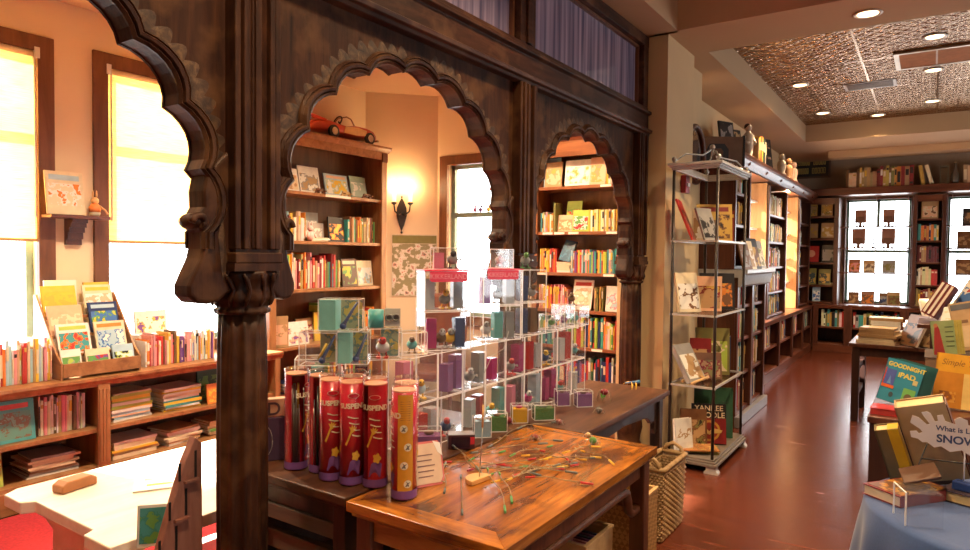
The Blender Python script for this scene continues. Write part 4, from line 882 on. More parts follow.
# ------------------------------------------------------------------ acrylic display cubes
def acrylic(name, label, w, d, h, loc, rz, group, e=.0032, nofloor=False, cat='display box'):
    t = thing(name, label, cat, loc, rz, group)
    p = MB(); x, y = w / 2, d / 2; k = .0012
    for a in ([(-x, -y, 0), (x, -y, 0), (x, -y, h), (-x, -y, h)], [(x, y, 0), (-x, y, 0), (-x, y, h), (x, y, h)], [(-x, y, 0), (-x, -y, 0), (-x, -y, h), (-x, y, h)], [(x, -y, 0), (x, y, 0), (x, y, h), (x, -y, h)], [(-x, -y, h), (x, -y, h), (x, y, h), (-x, y, h)], [(-x, -y, k), (x, -y, k), (x, y, k), (-x, y, k)]):
        p.add(a, [(0, 1, 2, 3)])
    p.build('clear_panes', ACRYL, t)
    f = MB()
    for sx in (-1, 1):
        for sy in (-1, 1): f.box(sx * x - e / 2, sx * x + e / 2, sy * y - e / 2, sy * y + e / 2, 0, h)
    for z in (e / 2, h - e / 2):
        for s_ in (-1, 1): f.box(-x, x, s_ * y - e / 2, s_ * y + e / 2, z - e / 2, z + e / 2); f.box(s_ * x - e / 2, s_ * x + e / 2, -y, y, z - e / 2, z + e / 2)
    f.build('polished_edges', EDGE, t)
    return t
TOYC = {'teal': (.10, .38, .36), 'magenta': (.42, .02, .16), 'navy': (.03, .06, .16), 'yellow': (.72, .44, .04), 'grey': (.25, .26, .26), 'green': (.10, .25, .08), 'red': (.45, .03, .03), 'purple': (.28, .12, .30), 'silver': (.5, .52, .53), 'pale blue': (.40, .55, .62), 'pink': (.65, .22, .32), 'black': (.03, .03, .035), 'brown': (.16, .09, .05)}
def carton(w, d, h, loc, rz, col, label, group, pic=None):
    o = boxo('toy_carton', (-w / 2, w / 2, -d / 2, d / 2, 0, h), tinted(TOYC[col], .22), None, .001, loc, (0, 0, R(rz))); tag(o, label, 'toy box', group)
    boxo('printed_front', (-w / 2 * .80, w / 2 * .80, -.006, .006, h * .06, h * .80), art([TOYC[col], [min(1, c * 1.25 + .03) for c in TOYC[col]], TOYC[pic or 'silver']], random.random() * 30, 30), o)
    return o
def critter(loc, rz, s, col, label, group, col2='yellow'):
    """little wind-up walker: body, head, feet and a key"""
    t = thing('windup_toy', label, 'wind-up toy', loc, rz, group)
    MB().ball((0, 0, s * .5), (s * .32, s * .26, s * .28), 12, 8).build('body', plain(TOYC[col], .35), t)
    h_ = MB().ball((0, -s * .22, s * .82), s * .18, 10, 8).build('head', plain(TOYC[col2], .35), t)
    MB().ball((-s * .08, -s * .37, s * .88), s * .04, 6, 5).ball((s * .08, -s * .37, s * .88), s * .04, 6, 5).build('eyes', BLACK, h_)
    for x in (-1, 1): MB().box(x * s * .18 - s * .09, x * s * .18 + s * .09, -s * .28, s * .16, 0, s * .08).tube([(x * s * .18, 0, s * .07), (x * s * .14, 0, s * .32)], s * .04, 6).build('foot', plain(TOYC[col2], .4), t)
    MB().tube([(s * .30, 0, s * .5), (s * .45, 0, s * .5)], s * .03, 6).box(s * .43, s * .47, -s * .12, s * .12, s * .44, s * .56).build('winding_key', STEEL, t)
    return t
GD = 'clear display cubes on the dark tables'; GI = 'toys inside the clear display cubes'
cw, cd, chh = .172, .118, .192
# straight run along the tables, two cubes high
cols2 = ['magenta', 'silver', 'grey', 'red', 'teal', 'magenta', 'pale blue', 'magenta', 'navy', 'pink', 'teal', 'purple', 'grey', 'silver']
kk = 0
for lv in range(2):
    for i in range(9):
        y = 2.085 + i * (cw + .006)
        z = TZ + .0005 + lv * (chh + .002)
        lvn = ('lower', 'upper')[lv]
        acrylic('display_cube', f'clear acrylic display cube, {ORD[i]} from the red tubes in the {lvn} row of the run', cw, cd, chh, (-1.765, y, z), 90, GD)
        c1 = cols2[kk % len(cols2)]; c2 = cols2[(kk * 5 + 3) % len(cols2)]; kk += 1
        if (i + lv) % 3 != 2:
            carton(.055, .05, random.uniform(.11, .165), (-1.775, y - .045, z + .004), 90 + random.uniform(-8, 8), c1, f'{c1} toy carton inside the {ORD[i]} cube of the {lvn} row', GI, c2)
        if (i + lv) % 2 == 0:
            carton(.05, .045, random.uniform(.09, .15), (-1.765, y + .045, z + .004), 90 + random.uniform(-10, 10), c2, f'{c2} toy carton on the far side in the {ORD[i]} cube of the {lvn} row', GI, 'yellow')
        else:
            critter((-1.755, y + .03, z + .004), 60, .085, c2, f'{c2} wind-up toy inside the {ORD[i]} cube of the {lvn} row', GI, ('yellow', 'red', 'silver')[i % 3])
# slanted run behind the tubes
for i in range(2):
    x, y = -2.02 + i * .125, 1.80 + i * .115
    for lv in range(2):
        acrylic('display_cube', f'clear acrylic display cube, {ORD[i]} of the slanted pair behind the tubes, {("lower", "upper")[lv]} one', .165, cd, chh, (x, y, TZ + .0005 + lv * (chh + .002)), 44, GD)
    carton(.05, .05, .15, (x, y, TZ + .2), 44, ('teal', 'black')[i], f'{("teal", "black")[i]} toy carton inside the {ORD[i]} slanted cube', GI)
Z2 = TZ + 2 * chh + .005
# teal toys in clear packs on top of the slanted run
def teal_pack(x, y, z, rz, w, h, label, pen=True, side=True):
    t = acrylic('clear_toy_pack', label, w, .09, h, (x, y, z), rz, 'clear toy packs above the red tubes', .0022)
    if side: boxo('teal_card', (-w / 2 + .003, -w * .08, -.043, .040, .004, h - .004), plain((.22, .58, .54), .4), t)
    boxo('printed_card', (-w * .06, w / 2 - .003, .028, .031, .004, h - .004), art([(.30, .34, .22), (.12, .22, .20), (.50, .40, .10)], x * 9, 25), t)
    if pen: MB().tube([(w * .46, -.04, h * .92), (w * .16, -.035, h * .30), (w * .10, -.035, h * .18)], [.004, .007, .010], 8).build('navy_wand', plain((.03, .06, .17), .35), t); MB().ball((w * .10, -.035, h * .16), .013).build('wand_head', plain((.03, .06, .17), .35), t)
    return t
def pk(px, py, z=Z2): p = P(2, z, px, py); return p.x - .025, p.y + .035, z
x1, y1, _ = pk(318, 366); x2, y2, _ = pk(352, 364.5); x3, y3, _ = pk(382, 360); x4, y4, _ = pk(411, 355)
teal_pack(x1, y1, Z2, 34, .135, .122, 'clear pack with green card, navy wand and yellow piece, nearest the carved post', side=False)
MB().tube([(.0, -.03, .02), (.03, -.03, .08)], .006, 6).build('yellow_piece', plain((.62, .42, .04), .4), bpy.data.objects['clear_toy_pack'])
teal_pack(x2, y2, Z2, 38, .112, .122, 'clear pack with pale teal card and navy wand, in the middle of the lower packs')
teal_pack((x1 + x2) / 2 + .01, (y1 + y2) / 2 + .01, Z2 + .125, 32, .150, .118, 'clear pack with pale teal card and navy wand stacked on top of the other packs')
t = teal_pack(x3, y3, Z2, 50, .130, .122, 'clear toy pack with pale shapes under the teal round tin', pen=False, side=False)
critter((x3 + .005, y3 - .01, Z2 + .004), 40, .085, 'silver', 'pale wind-up toy with red feet inside the clear pack under the round tin', GI, 'red')
acrylic('clear_toy_pack', 'small clear cube holding a teal figure, beside the larger header tower', .105, .09, .092, (x4, y4, Z2), 55, 'clear toy packs above the red tubes', .0028)
critter((x4, y4, Z2 + .003), 40, .07, 'teal', 'teal and brown wind-up toy inside the small clear cube', GI, 'brown')
rbx = thing('round_tin', 'round teal tin with clear front of grey gears, on top of a clear pack', 'tin', (x3, y3, Z2 + .124), 44)
MB().lathe([(.031, 0), (.031, .068)], 24, 0, (-.03, 0, 0)).build('teal_drum', plain((.06, .30, .30), .35), rbx)
boxo('backing_card', (.004, .066, .01, .014, 0, .072), plain((.5, .48, .42), .5), rbx)
for x_ in (.020, .048): MB().lathe([(.015, 0), (.015, .008), (.009, .008), (.009, 0)], 16).build('gear', plain((.22, .22, .21), .4, metal=.6), rbx, (x_, .008, .036), (R(90), 0, 0))

# header towers, each two cubes high
SIGNR = plain((.72, .01, .05), .3); SIGNRT = plain((.86, .30, .34), .4)
def tower(x, y, rz, w, label, header=True, inner=()):
    d = .135; h2 = .168
    for lv in range(2):
        acrylic('display_cube', f'clear acrylic display cube, {("lower", "upper")[lv]} one of {label}', w, d, h2, (x, y, Z2 + lv * (h2 + .002)), rz, GD, .0042)
        M = Matrix.Rotation(R(rz), 3, 'Z')
        for k, (kind, u, c1, c2) in enumerate(inner[lv]):
            p = Vector((x, y, Z2 + lv * (h2 + .002) + .005)) + M @ Vector((u, 0, 0))
            if kind == 'c': carton(.045, .05, .13, p, rz, c1, f'{c1} toy carton in the {("lower", "upper")[lv]} cube of {label}', GI, c2)
            else: critter(p, rz, .085, c1, f'{c1} toy, {c2} head, in the {("lower", "upper")[lv]} cube of {label}', GI, c2)
    if header:
        H = thing('header_sign', f'red acrylic header sign with pale lettering on top of {label}', 'sign', (x, y, Z2 + 2 * h2 + .0045), rz, 'red header signs')
        boxo('cap_board', (-w / 2 - .004, w / 2 + .012, -d / 2 - .006, d / 2 + .004, 0, .005), SIGNR, H)
        bd = MB(); bd.prism([(-w * .41, -.002), (w * .41, -.002), (w * .41, -.040), (w * .37, -.046), (-w * .37, -.046), (-w * .41, -.040)], -d / 2 - .0095, -d / 2 - .006, 'xz'); bd.build('sign_board', SIGNR, H)
        text('KIKKERLAND', .030, SIGNRT, H, (0, -d / 2 - .0102, -.024), name='sign_lettering', sx=w / .225)
    return Z2 + 2 * h2 + .0045
ZH = tower(-1.765, 2.285, 55, .205, 'the larger header tower', True, [[('c', -.06, 'magenta', 'brown'), ('t', -.01, 'brown', 'silver'), ('t', .03, 'yellow', 'grey'), ('c', .07, 'navy', 'teal')], [('c', -.07, 'silver', 'grey'), ('t', .005, 'grey', 'yellow'), ('c', .06, 'grey', 'green')]])
tower(-1.765, 2.715, 55, .195, 'the smaller header tower', True, [[('t', -.06, 'silver', 'grey'), ('c', .0, 'teal', 'grey'), ('c', .06, 'grey', 'teal')], [('c', -.065, 'purple', 'silver'), ('t', .0, 'silver', 'brown'), ('c', .06, 'silver', 'grey')]])
tower(-1.768, 3.0, 70, .16, 'the plain tower by the middle post', False, [[('c', -.03, 'navy', 'green'), ('c', .035, 'brown', 'pink')], [('c', -.03, 'navy', 'navy'), ('t', .035, 'grey', 'brown')]])
# packs standing on top of the towers
acrylic('clear_toy_pack', 'clear pack with pink card and grey wire figure on top of the larger header', .12, .07, .095, (-1.775, 2.31, ZH + .006), 50, 'clear toy packs on the header towers', .003)
carton(.045, .04, .07, (-1.80, 2.29, ZH + .009), 50, 'pink', 'pink toy carton in the clear pack above the larger header', GI)
critter((-1.755, 2.335, ZH + .009), 50, .08, 'grey', 'grey wire wind-up figure in the pack above the larger header', GI, 'black')
acrylic('clear_toy_pack', 'clear pack of shiny crumpled foil on top of the smaller header', .12, .07, .095, (-1.775, 2.75, ZH + .006), 52, 'clear toy packs on the header towers', .003)
critter((-1.775, 2.75, ZH + .009), 50, .075, 'silver', 'silver wind-up figure in the pack above the smaller header', GI, 'silver')
critter((-1.77, 2.99, ZH + .003), 50, .085, 'grey', 'grey and green wind-up figure standing on the plain tower', GI, 'green')
# things on top of the straight run beyond the towers
for i, (y, w, h, c1, l) in enumerate(((3.28, .11, .085, 'green', 'clear pack with green figure on the far run, first past the plain tower'), (3.42, .10, .13, 'purple', 'clear pack with pale purple card on the far run, middle one'), (3.57, .14, .115, 'teal', 'clear pack with teal figure at the far end of the run'))):
    acrylic('clear_toy_pack', l, w, .09, h, (-1.765, y, Z2), 62, 'clear toy packs on the far run', .003)
    critter((-1.765, y, Z2 + .004), 50, min(.08, h * .8), c1, f'{c1} wind-up toy inside the {l.split(" on the")[0].split(" at the")[0]} on the far run', GI, 'silver')
critter((-1.72, 3.435, Z2 + .131), 30, .07, 'brown', 'brown wind-up creature sitting on the pack with pale purple card', GI, 'brown')

# loose toys and boxes before the cubes
def pt_(px, py, z=TZ): p = P(2, z, px, py); return Vector((p.x, p.y, z + .0006))
GX = 'small clear toy boxes before the display cubes'
def smallbox(px, py, w, h, col, label, rz=45, top='brown', d=.06):
    q_ = pt_(px, py); q_.y *= min(1, 1.625 / -q_.x); q_.x = max(q_.x, -1.625)
    t = acrylic('small_toy_box', label, w, d, h, q_, rz, GX, .0025)
    boxo('printed_base', (-w / 2 + .003, w / 2 - .003, -d / 2 + .003, d / 2 - .003, .003, h * .78), tinted(TOYC[col], .3), t)
    MB().ball((0, 0, h * .86), (w * .22, d * .2, h * .1), 10, 6).build('toy_top', plain(TOYC[top], .4), t)
    return t
smallbox(429, 440, .095, .115, 'purple', 'tall clear box with mauve base, standing nearest the price card', 40, 'brown', .07)
smallbox(497, 419, .085, .085, 'green', 'small clear box with green base just behind the dark red berry', 42)
smallbox(519, 418, .075, .085, 'yellow', 'small clear box with amber base and dark ball, between the two green ones', 42, 'magenta')
smallbox(543, 419, .10, .075, 'green', 'wider clear box with green base on the table seam', 45, 'grey')
smallbox(562, 405, .07, .085, 'purple', 'clear box with purple base, nearer of the purple pair')
smallbox(583, 406, .085, .085, 'purple', 'clear box with purple base, farther of the purple pair')
smallbox(482, 412, .075, .09, 'pale blue', 'clear box with pale blue base beside the black carton', 45, 'silver', .05)
bc = boxo('toy_carton', (-.055, .055, -.035, .035, 0, .058), plain((.045, .012, .02), .3), None, .0015, pt_(461, 447), (0, 0, R(40))); tag(bc, 'small black carton with red corner label on the orange table', 'toy box')
boxo('window_print', (-.042, .034, -.0358, -.034, .008, .050), plain((.02, .008, .02), .2), bc); boxo('red_label', (.036, .053, -.0358, -.034, .020, .050), plain((.55, .03, .05), .4), bc)
boxo('grey_top', (-.052, .052, -.032, .032, .0575, .0590), plain((.22, .19, .17), .35), bc)

# round wooden base with upright rod
st = thing('balance_stand', 'pale half round wooden base with a tall thin rod and wooden tip', 'game stand', pt_(480, 482))
dsk = MB(); dsk.prism([(.052 * math.cos(R(a)), .052 * math.sin(R(a))) for a in list(range(20, 221, 10))], 0, .016, 'xy'); dsk.build('base', plain((.72, .40, .14), .4), st, bevel=.002)
st.rotation_euler = (0, 0, R(52))
MB().tube([(.0, .008, .016), (.012, .012, .20)], .0022, 8).build('rod', STEEL, st); MB().tube([(.011, .012, .19), (.013, .013, .27)], .0038, 8).build('wooden_tip', plain((.62, .34, .12), .4), st)
MB().tube([(.013, .013, .262), (.015, .014, .38), (.05, .03, .44), (.10, .05, .46), (.13, .08, .52)], .0014, 6).build('wire_arm', STEEL, st)

# pile of coated wire rods
GP = 'loose wire rods on the orange table'
TIPS = {'red': (.48, .02, .02), 'yellow': (.72, .42, .03), 'green': (.08, .30, .08), 'grey': (.14, .17, .17)}
def rod(a, b, tip, label, bend=.02, leaves=0, lift=.004):
    a = Vector(a); b = Vector(b); n = (b - a).cross(Vector((0, 0, 1))).normalized(); L_ = (b - a).length
    a.z += lift; b.z += lift
    pts = [a + (b - a) * t_ + n * (bend * math.sin(t_ * 7)) + Vector((0, 0, .006 * math.sin(t_ * 3.1))) for t_ in (0, .2, .4, .6, .8, 1)]
    o = MB().tube(pts, .0018, 6).build('wire_rod', plain((.30, .22, .12), .4, metal=.5), None); tag(o, label, 'wire rod', GP)
    MB().tube([pts[-1], pts[-1] + (pts[-1] - pts[-2]).normalized() * .045], .0042, 8).build('rubber_tip', plain(TIPS[tip], .45), o)
    MB().tube([pts[0] - (pts[1] - pts[0]).normalized() * .035, pts[0]], .0038, 8).build('end_tip', plain(TIPS[tip], .45), o)
    if leaves:
        lf = MB()
        for k in range(leaves):
            p = pts[1 + k % 4] + (pts[2] - pts[1]) * random.random(); s_ = 1 if k % 2 else -1
            lf.add([p, p + n * s_ * .012 + Vector((0, 0, .004)), p + n * s_ * .022 + (b - a).normalized() * .004 + Vector((0, 0, .002)), p + n * s_ * .006 - (b - a).normalized() * .004], [(0, 1, 2, 3)])
        lf.build('notches', plain((.34, .28, .18), .5), o)
RODS = [((452, 463), (500, 466), 'red'), ((475, 470), (528, 462), 'red'), ((505, 466), (552, 471), 'red'), ((520, 476), (571, 469), 'red'), ((535, 480), (580, 486), 'red'), ((500, 484), (556, 470), 'yellow'), ((512, 482), (545, 462), 'yellow'), ((548, 463), (590, 461), 'yellow'), ((478, 456), (538, 448), 'grey'), ((492, 446), (520, 428), 'grey'), ((520, 440), (553, 442), 'grey'),
        ((455, 450), (478, 474), 'grey'), ((493, 476), (520, 470), 'green'), ((500, 478), (512, 500), 'green'), ((488, 474), (506, 510), 'green'), ((545, 455), (565, 460), 'red'), ((560, 468), (590, 462), 'grey'), ((515, 458), (548, 452), 'green'), ((474, 459), (500, 454), 'green'), ((540, 470), (570, 466), 'grey'), ((485, 470), (530, 474), 'grey'), ((510, 470), (565, 474), 'grey'), ((530, 458), (575, 462), 'yellow'), ((585, 455), (610, 463), 'yellow'), ((522, 430), (552, 426), 'grey'), ((570, 455), (590, 450), 'yellow')]
for k, (a, b, tip) in enumerate(RODS):
    rod(pt_(*a), pt_(*b), tip, f'twisted wire rod with {tip} tips, {ORD[k]} in the scatter counted from the half round base', random.uniform(-.012, .012), 5 if k % 2 else 0, .004 + .0016 * (k % 9))
rod(pt_(462, 511), pt_(461, 480), 'grey', 'single straight wire rod lying before the half round base', 0, 0)
rod(pt_(445, 490), pt_(444, 466), 'grey', 'short notched wire rod lying near the price card', .005, 8)
rod(pt_(455, 452), pt_(476, 472), 'grey', 'thick plain rod lying behind the half round base', 0, 0, .02)
def bauble(px, py, r, col, label, z=TZ, leaf=None, stemh=.0):
    p = pt_(px, py, z); t = thing('beaded_bug', label, 'beaded toy', p, 30, 'beaded wire bugs on the tables')
    zz = r + stemh
    MB().ball((0, 0, zz), (r * 1.15, r, r), 14, 10).build('bead_body', plain(col, .3), t)
    lg = MB()
    for k in range(6):
        a = R(60 * k + 15); lg.tube([(0, 0, zz), (r * 1.6 * math.cos(a), r * 1.6 * math.sin(a), zz + r * .4), (r * 2.4 * math.cos(a), r * 2.4 * math.sin(a), .001)], .0011, 5)
    lg.build('wire_legs', STEEL, t)
    if leaf: MB().prism([(0, 0), (.018, .012), (.022, .035), (.008, .05), (-.006, .03), (-.008, .012)], -.001, .001, 'xz').build('leaf_wing', plain(leaf, .45), t, (-.012, -.01, zz * .3))
    return t
DR = (.20, .012, .02)
bauble(508, 424, .017, DR, 'dark red beaded bug by the small green box')
bauble(535, 440, .013, (.24, .05, .035), 'brownish red beaded bug on the middle of the orange table')
bauble(604, 401, .019, DR, 'dark red beaded bug with a green leaf wing on the dark table', TZ, (.12, .45, .05), .03)
bauble(599, 413, .014, (.12, .10, .08), 'grey brown wire bug on the dark table before the leaf wing bug')
bauble(559, 424, .012, (.30, .10, .09), 'pinkish wire bug beside the wider green box')
bauble(593, 444, .015, (.08, .22, .04), 'green beaded bug near the far edge of the orange table')
bauble(588, 437, .010, (.62, .42, .2), 'tan beaded bug just behind the green one')
df = thing('dragonfly_toy', 'blue and yellow wire dragonfly standing on the end of the dark table', 'beaded toy', pt_(633, 388), 40)
MB().tube([(-.05, 0, .03), (.0, 0, .035), (.03, 0, .036)], [.004, .007, .010], 8).build('body', plain((.05, .16, .40), .3), df); MB().ball((.036, 0, .038), .010).build('head', plain((.10, .30, .50), .3), df)
for s_ in (-1, 1):
    for k in (-.01, .015): MB().tube([(k, 0, .036), (k - .01, s_ * .045, .028), (k - .025, s_ * .085, .008)], [.002, .004, .002], 6).build('wing', plain((.70, .42, .03), .4), df)
MB().tube([(0, 0, .03), (0, 0, .001)], .0012, 5).build('support_wire', STEEL, df)

# ------------------------------------------------------------------ under the tables
def crate(label, x, y, rz, w, d, h, woven=False):
    t = thing('wooden_crate', label, 'wooden box', (x, y, 0), rz, 'pale wooden crates under the orange table')
    k = .014
    for nm, b_ in (('end_panel', (-w / 2, -w / 2 + k, -d / 2, d / 2, .002, h)), ('end_panel', (w / 2 - k, w / 2, -d / 2, d / 2, .002, h)), ('side_panel', (-w / 2 + k, w / 2 - k, -d / 2, -d / 2 + k, .002, h)), ('side_panel', (-w / 2 + k, w / 2 - k, d / 2 - k, d / 2, .002, h))): boxo(nm, b_, PINE if not woven else WOV, t, .002)
    boxo('floor_panel', (-w / 2 + k, w / 2 - k, -d / 2 + k, d / 2 - k, .002, .014), PINE, t)
    rm = MB(); 
    for b_ in ((-w / 2 - .004, w / 2 + .004, -d / 2 - .004, -d / 2 + k, h, h + .012), (-w / 2 - .004, w / 2 + .004, d / 2 - k, d / 2 + .004, h, h + .012), (-w / 2 - .004, -w / 2 + k, -d / 2 + k, d / 2 - k, h, h + .012), (w / 2 - k, w / 2 + .004, -d / 2 + k, d / 2 - k, h, h + .012)): rm.box(*b_)
    rm.build('rim', PINE, t, bevel=.002)
    return t
m, nt, b = new_mat('woven_chip'); tc = nt.nodes.new('ShaderNodeTexCoord'); mp = nt.nodes.new('ShaderNodeMapping'); mp.inputs['Rotation'].default_value = (R(45), R(45), R(0)); cx_ = nt.nodes.new('ShaderNodeTexChecker'); cx_.inputs['Scale'].default_value = 55
cx_.inputs['Color1'].default_value = (.50, .28, .10, 1); cx_.inputs['Color2'].default_value = (.30, .15, .045, 1); nt.links.new(tc.outputs['Object'], mp.inputs['Vector']); nt.links.new(mp.outputs['Vector'], cx_.inputs['Vector']); nt.links.new(cx_.outputs['Color'], b.inputs['Base Color']); b.inputs['Roughness'].default_value = .6
WOV = m
crate('pale wooden crate of upright coloured folders under the orange table', -1.245, 2.43, 0, .34, .26, .42)
for k in range(8):
    c_ = ['navy', 'purple', 'navy', 'purple', 'pink', 'pink', 'peach', 'red'][k]
    o = boxo('folder', (-.13, .13, -.005, .005, 0, .39), plain([v * .8 for v in PAL[c_]], .5), None, .001, (-1.245, 2.535 - k * .024, .016), (R(6), 0, 0)); tag(o, f'{c_} folder, {ORD[k]} from the back in the crate under the orange table', 'folder', 'folders in the crate')
    boxo('tab', (-.10 + .025 * k, -.05 + .025 * k, -.004, .004, .388, .40), plain(PAL[c_], .5), o)
crate('woven sided pale box standing between the crate of folders and the wicker basket', -1.17, 2.90, 0, .24, .26, .45, True)
# wicker basket
wb = thing('wicker_basket', 'tall square wicker basket with a loop handle beside the dark table', 'basket', (-1.238, 3.64, 0), 0)
WK = wood('wicker_cane', [(.22, .12, .045), (.40, .24, .10), (.52, .34, .16)], (6, 6, 6), 5, .55, .3)
def sq(hw, hd, n=14):
    pts = []
    for (x0, y0, x1, y1) in ((-hw, -hd, hw, -hd), (hw, -hd, hw, hd), (hw, hd, -hw, hd), (-hw, hd, -hw, -hd)):
        for k in range(n): pts.append((x0 + (x1 - x0) * k / n, y0 + (y1 - y0) * k / n))
    return pts
wv = MB(); H_ = .40; rows_ = 25
for r_ in range(rows_):
    z = .012 + r_ * (H_ - .03) / rows_; q = .060 + .012 * z / H_; base = sq(q, q + .115); pts = []
    for k, (x, y) in enumerate(base):
        l = math.hypot(x, y); o_ = .0065 * (1 if (k + r_) % 2 else -1); pts.append((x + x / l * o_, y + y / l * o_, z))
    wv.tube(pts + [pts[0]], .0088, 5)
wv.build('woven_body', WK, wb)
sk = MB()
for k, ((x, y), (x2, y2)) in enumerate(zip(sq(.060, .175), sq(.072, .187))): sk.tube([(x, y, .004), (x2, y2, H_)], .004, 5)
sk.build('stakes', WK, wb)
sk = MB()
pts = sq(.074, .189); sk.tube([(x, y, H_) for x, y in pts] + [(pts[0][0], pts[0][1], H_)], .014, 8); sk.build('rim', WK, wb)
MB().tube([(-.05, -.188, H_ - .01), (-.045, -.192, H_ + .03), (-.018, -.192, H_ + .055), (.018, -.192, H_ + .055), (.045, -.192, H_ + .03), (.05, -.188, H_ - .01)], .012, 8).build('handle', WK, wb)
MB().tube([(-.05, .188, H_ - .01), (-.045, .192, H_ + .03), (0, .192, H_ + .055), (.045, .192, H_ + .03), (.05, .188, H_ - .01)], .012, 8).build('handle', WK, wb)
boxo('base_panel', (-.056, .056, -.170, .170, .004, .014), WK, wb)
# things on the floor beneath
o = tag(MB().prism([(-.16, 0), (-.10, .05), (.02, .08), (.10, .04), (.16, 0)], -.10, .10, 'xz').build('folded_cloth', plain((.45, .02, .08), .9, var=.3), None, (-1.75, 1.85, .001), (0, 0, R(20)), .02), 'bright red folded cloth on the floor under the tables', 'cloth')
o = tag(boxo('open_book', (-.11, .11, -.10, .10, 0, .02), WHITE, None, .004, (-1.56, 3.45, .3905), (0, 0, R(14))), 'white paper stack on the brown box under the dark table', 'paper stack')
boxo('cover_sheet', (-.112, .112, -.102, .102, -.004, 0), plain(PAL['tan'], .5), o)
o = tag(boxo('storage_box', (-.12, .12, -.14, .14, 0, .38), plain((.12, .07, .04), .6), None, .004, (-1.56, 3.45, .001), (0, 0, R(4))), 'brown storage box on the floor under the dark table', 'box'); boxo('lid', (-.125, .125, -.145, .145, .36, .385), plain((.16, .09, .05), .6), o)

# ================================================================== right hand shop room
MM = (MAHX, MAH, MAHD)
DKMIX = ['brown', 'tan', 'cream', 'grey', 'dark red', 'navy', 'black', 'olive', 'gold', 'white', 'red', 'teal']
# --- metal display rack with glass shelves
RX0, RX1, RY0, RY1 = -1.60, -1.255, 4.79, 5.66
rk = thing('display_rack', 'tall dark metal display rack with glass shelves against the cream wall', 'display rack', (0, 0, 0))
SILV = plain((.46, .43, .40), .32, metal=.25)
for x in (RX0 + .015, RX1 - .015):
    for y in (RY0 + .015, RY1 - .015):
        ps = MB().tube([(x, y, .06), (x, y, 2.19)], .011, 10).build('post', IRON, rk)
        MB().ball((x, y, 2.265), .02, 12, 8).lathe([(.010, 0), (.014, .01), (.008, .02)], 12, 0, (x, y, 2.235)).build('finial', STEEL, ps)
        MB().prism([(-.05, 0), (-.05, .012), (-.035, .03), (-.035, .05), (.035, .05), (.035, .03), (.05, .012), (.05, 0)], -.03, .03, 'xz').build('foot', SILV, ps, (x, y, .0))
def moulded(z0, z1, name, inset=.0, fill=None):
    m_ = MB()
    for k, (o_, a_, b_) in enumerate(((.0, z0, z0 + (z1 - z0) * .35), (.012, z0 + (z1 - z0) * .35, z0 + (z1 - z0) * .6), (.024, z0 + (z1 - z0) * .6, z1))):
        e = .03
        m_.box(RX0 - o_, RX1 + o_, RY0 - o_, RY0 + e, a_, b_).box(RX0 - o_, RX1 + o_, RY1 - e, RY1 + o_, a_, b_).box(RX0 - o_, RX0 + e, RY0 + e, RY1 - e, a_, b_).box(RX1 - e, RX1 + o_, RY0 + e, RY1 - e, a_, b_)
    return m_.build(name, SILV, rk, bevel=.003)
moulded(2.185, 2.235, 'top_moulding')
o = MB(); 
for k, (o_, a_, b_) in enumerate(((.024, .05, .07), (.012, .07, .085), (0, .085, .10))): o.box(RX0 - o_, RX1 + o_, RY0 - o_, RY1 + o_, a_, b_)
o.build('base_board', plain((.20, .16, .13), .4, metal=.3), rk, bevel=.003)
for z in (.615, 1.133, 1.672):
    g = boxo('glass_shelf', (RX0 + .02, RX1 - .02, RY0 + .02, RY1 - .02, z - .006, z), CLEAR, rk)
    e = MB(); e.box(RX0, RX1, RY0 + .006, RY0 + .022, z - .012, z + .002).box(RX0, RX1, RY1 - .022, RY1 - .006, z - .012, z + .002).box(RX0 + .006, RX0 + .022, RY0 + .02, RY1 - .02, z - .012, z + .002).box(RX1 - .022, RX1 - .006, RY0 + .02, RY1 - .02, z - .012, z + .002); e.build('shelf_rim', SILV, g)
cr = MB(); cx0, cy0 = (RX0 + RX1) / 2, (RY0 + RY1) / 2
for x in (RX0 + .015, RX1 - .015):
    for y in (RY0 + .015, RY1 - .015): cr.tube([(x, y, 2.25), (x + (cx0 - x) * .3, y + (cy0 - y) * .3, 2.32), (x + (cx0 - x) * .75, y + (cy0 - y) * .75, 2.33), (cx0, cy0, 2.39)], .006, 6)
cr.ball((cx0, cy0, 2.40), .022, 12, 8); cr.build('wire_crown', STEEL, rk)
GK = 'books on the metal display rack'
def kface(x, y, z, rz, w, h, cols, label, lean=10, **k): return face((x, y, z), rz, w, h, k.pop('t', .014), cols, label, lean, group=GK, **k)
TAN, CRE, BRN = PAL['tan'], PAL['cream'], PAL['brown']
# top glass shelf
kface(-1.43, 5.34, 1.674, 25, .27, .30, [PAL['gold'], PAL['gold'], BRN, PAL['black']], 'tan book with red lettering and dark bear, face out on the top glass shelf', 10, seed=1, title=PAL['dark red'])
kface(-1.50, 5.02, 1.674, 100, .25, .33, [PAL['red'], PAL['maroon'], PAL['red']], 'thin bright red book seen edge on, leaning on the top glass shelf', 22, seed=2)
kface(-1.50, 5.235, 1.674, 20, .14, .26, [CRE, TAN, W_], 'pale book behind the leaning red one on the top glass shelf', 12, seed=3)
kface(-1.38, 5.06, 1.674, 70, .18, .26, [PAL['grey'], PAL['grey'], PAL['black']], 'grey book leaning before the tan bear book on the top glass shelf', 20, seed=4)
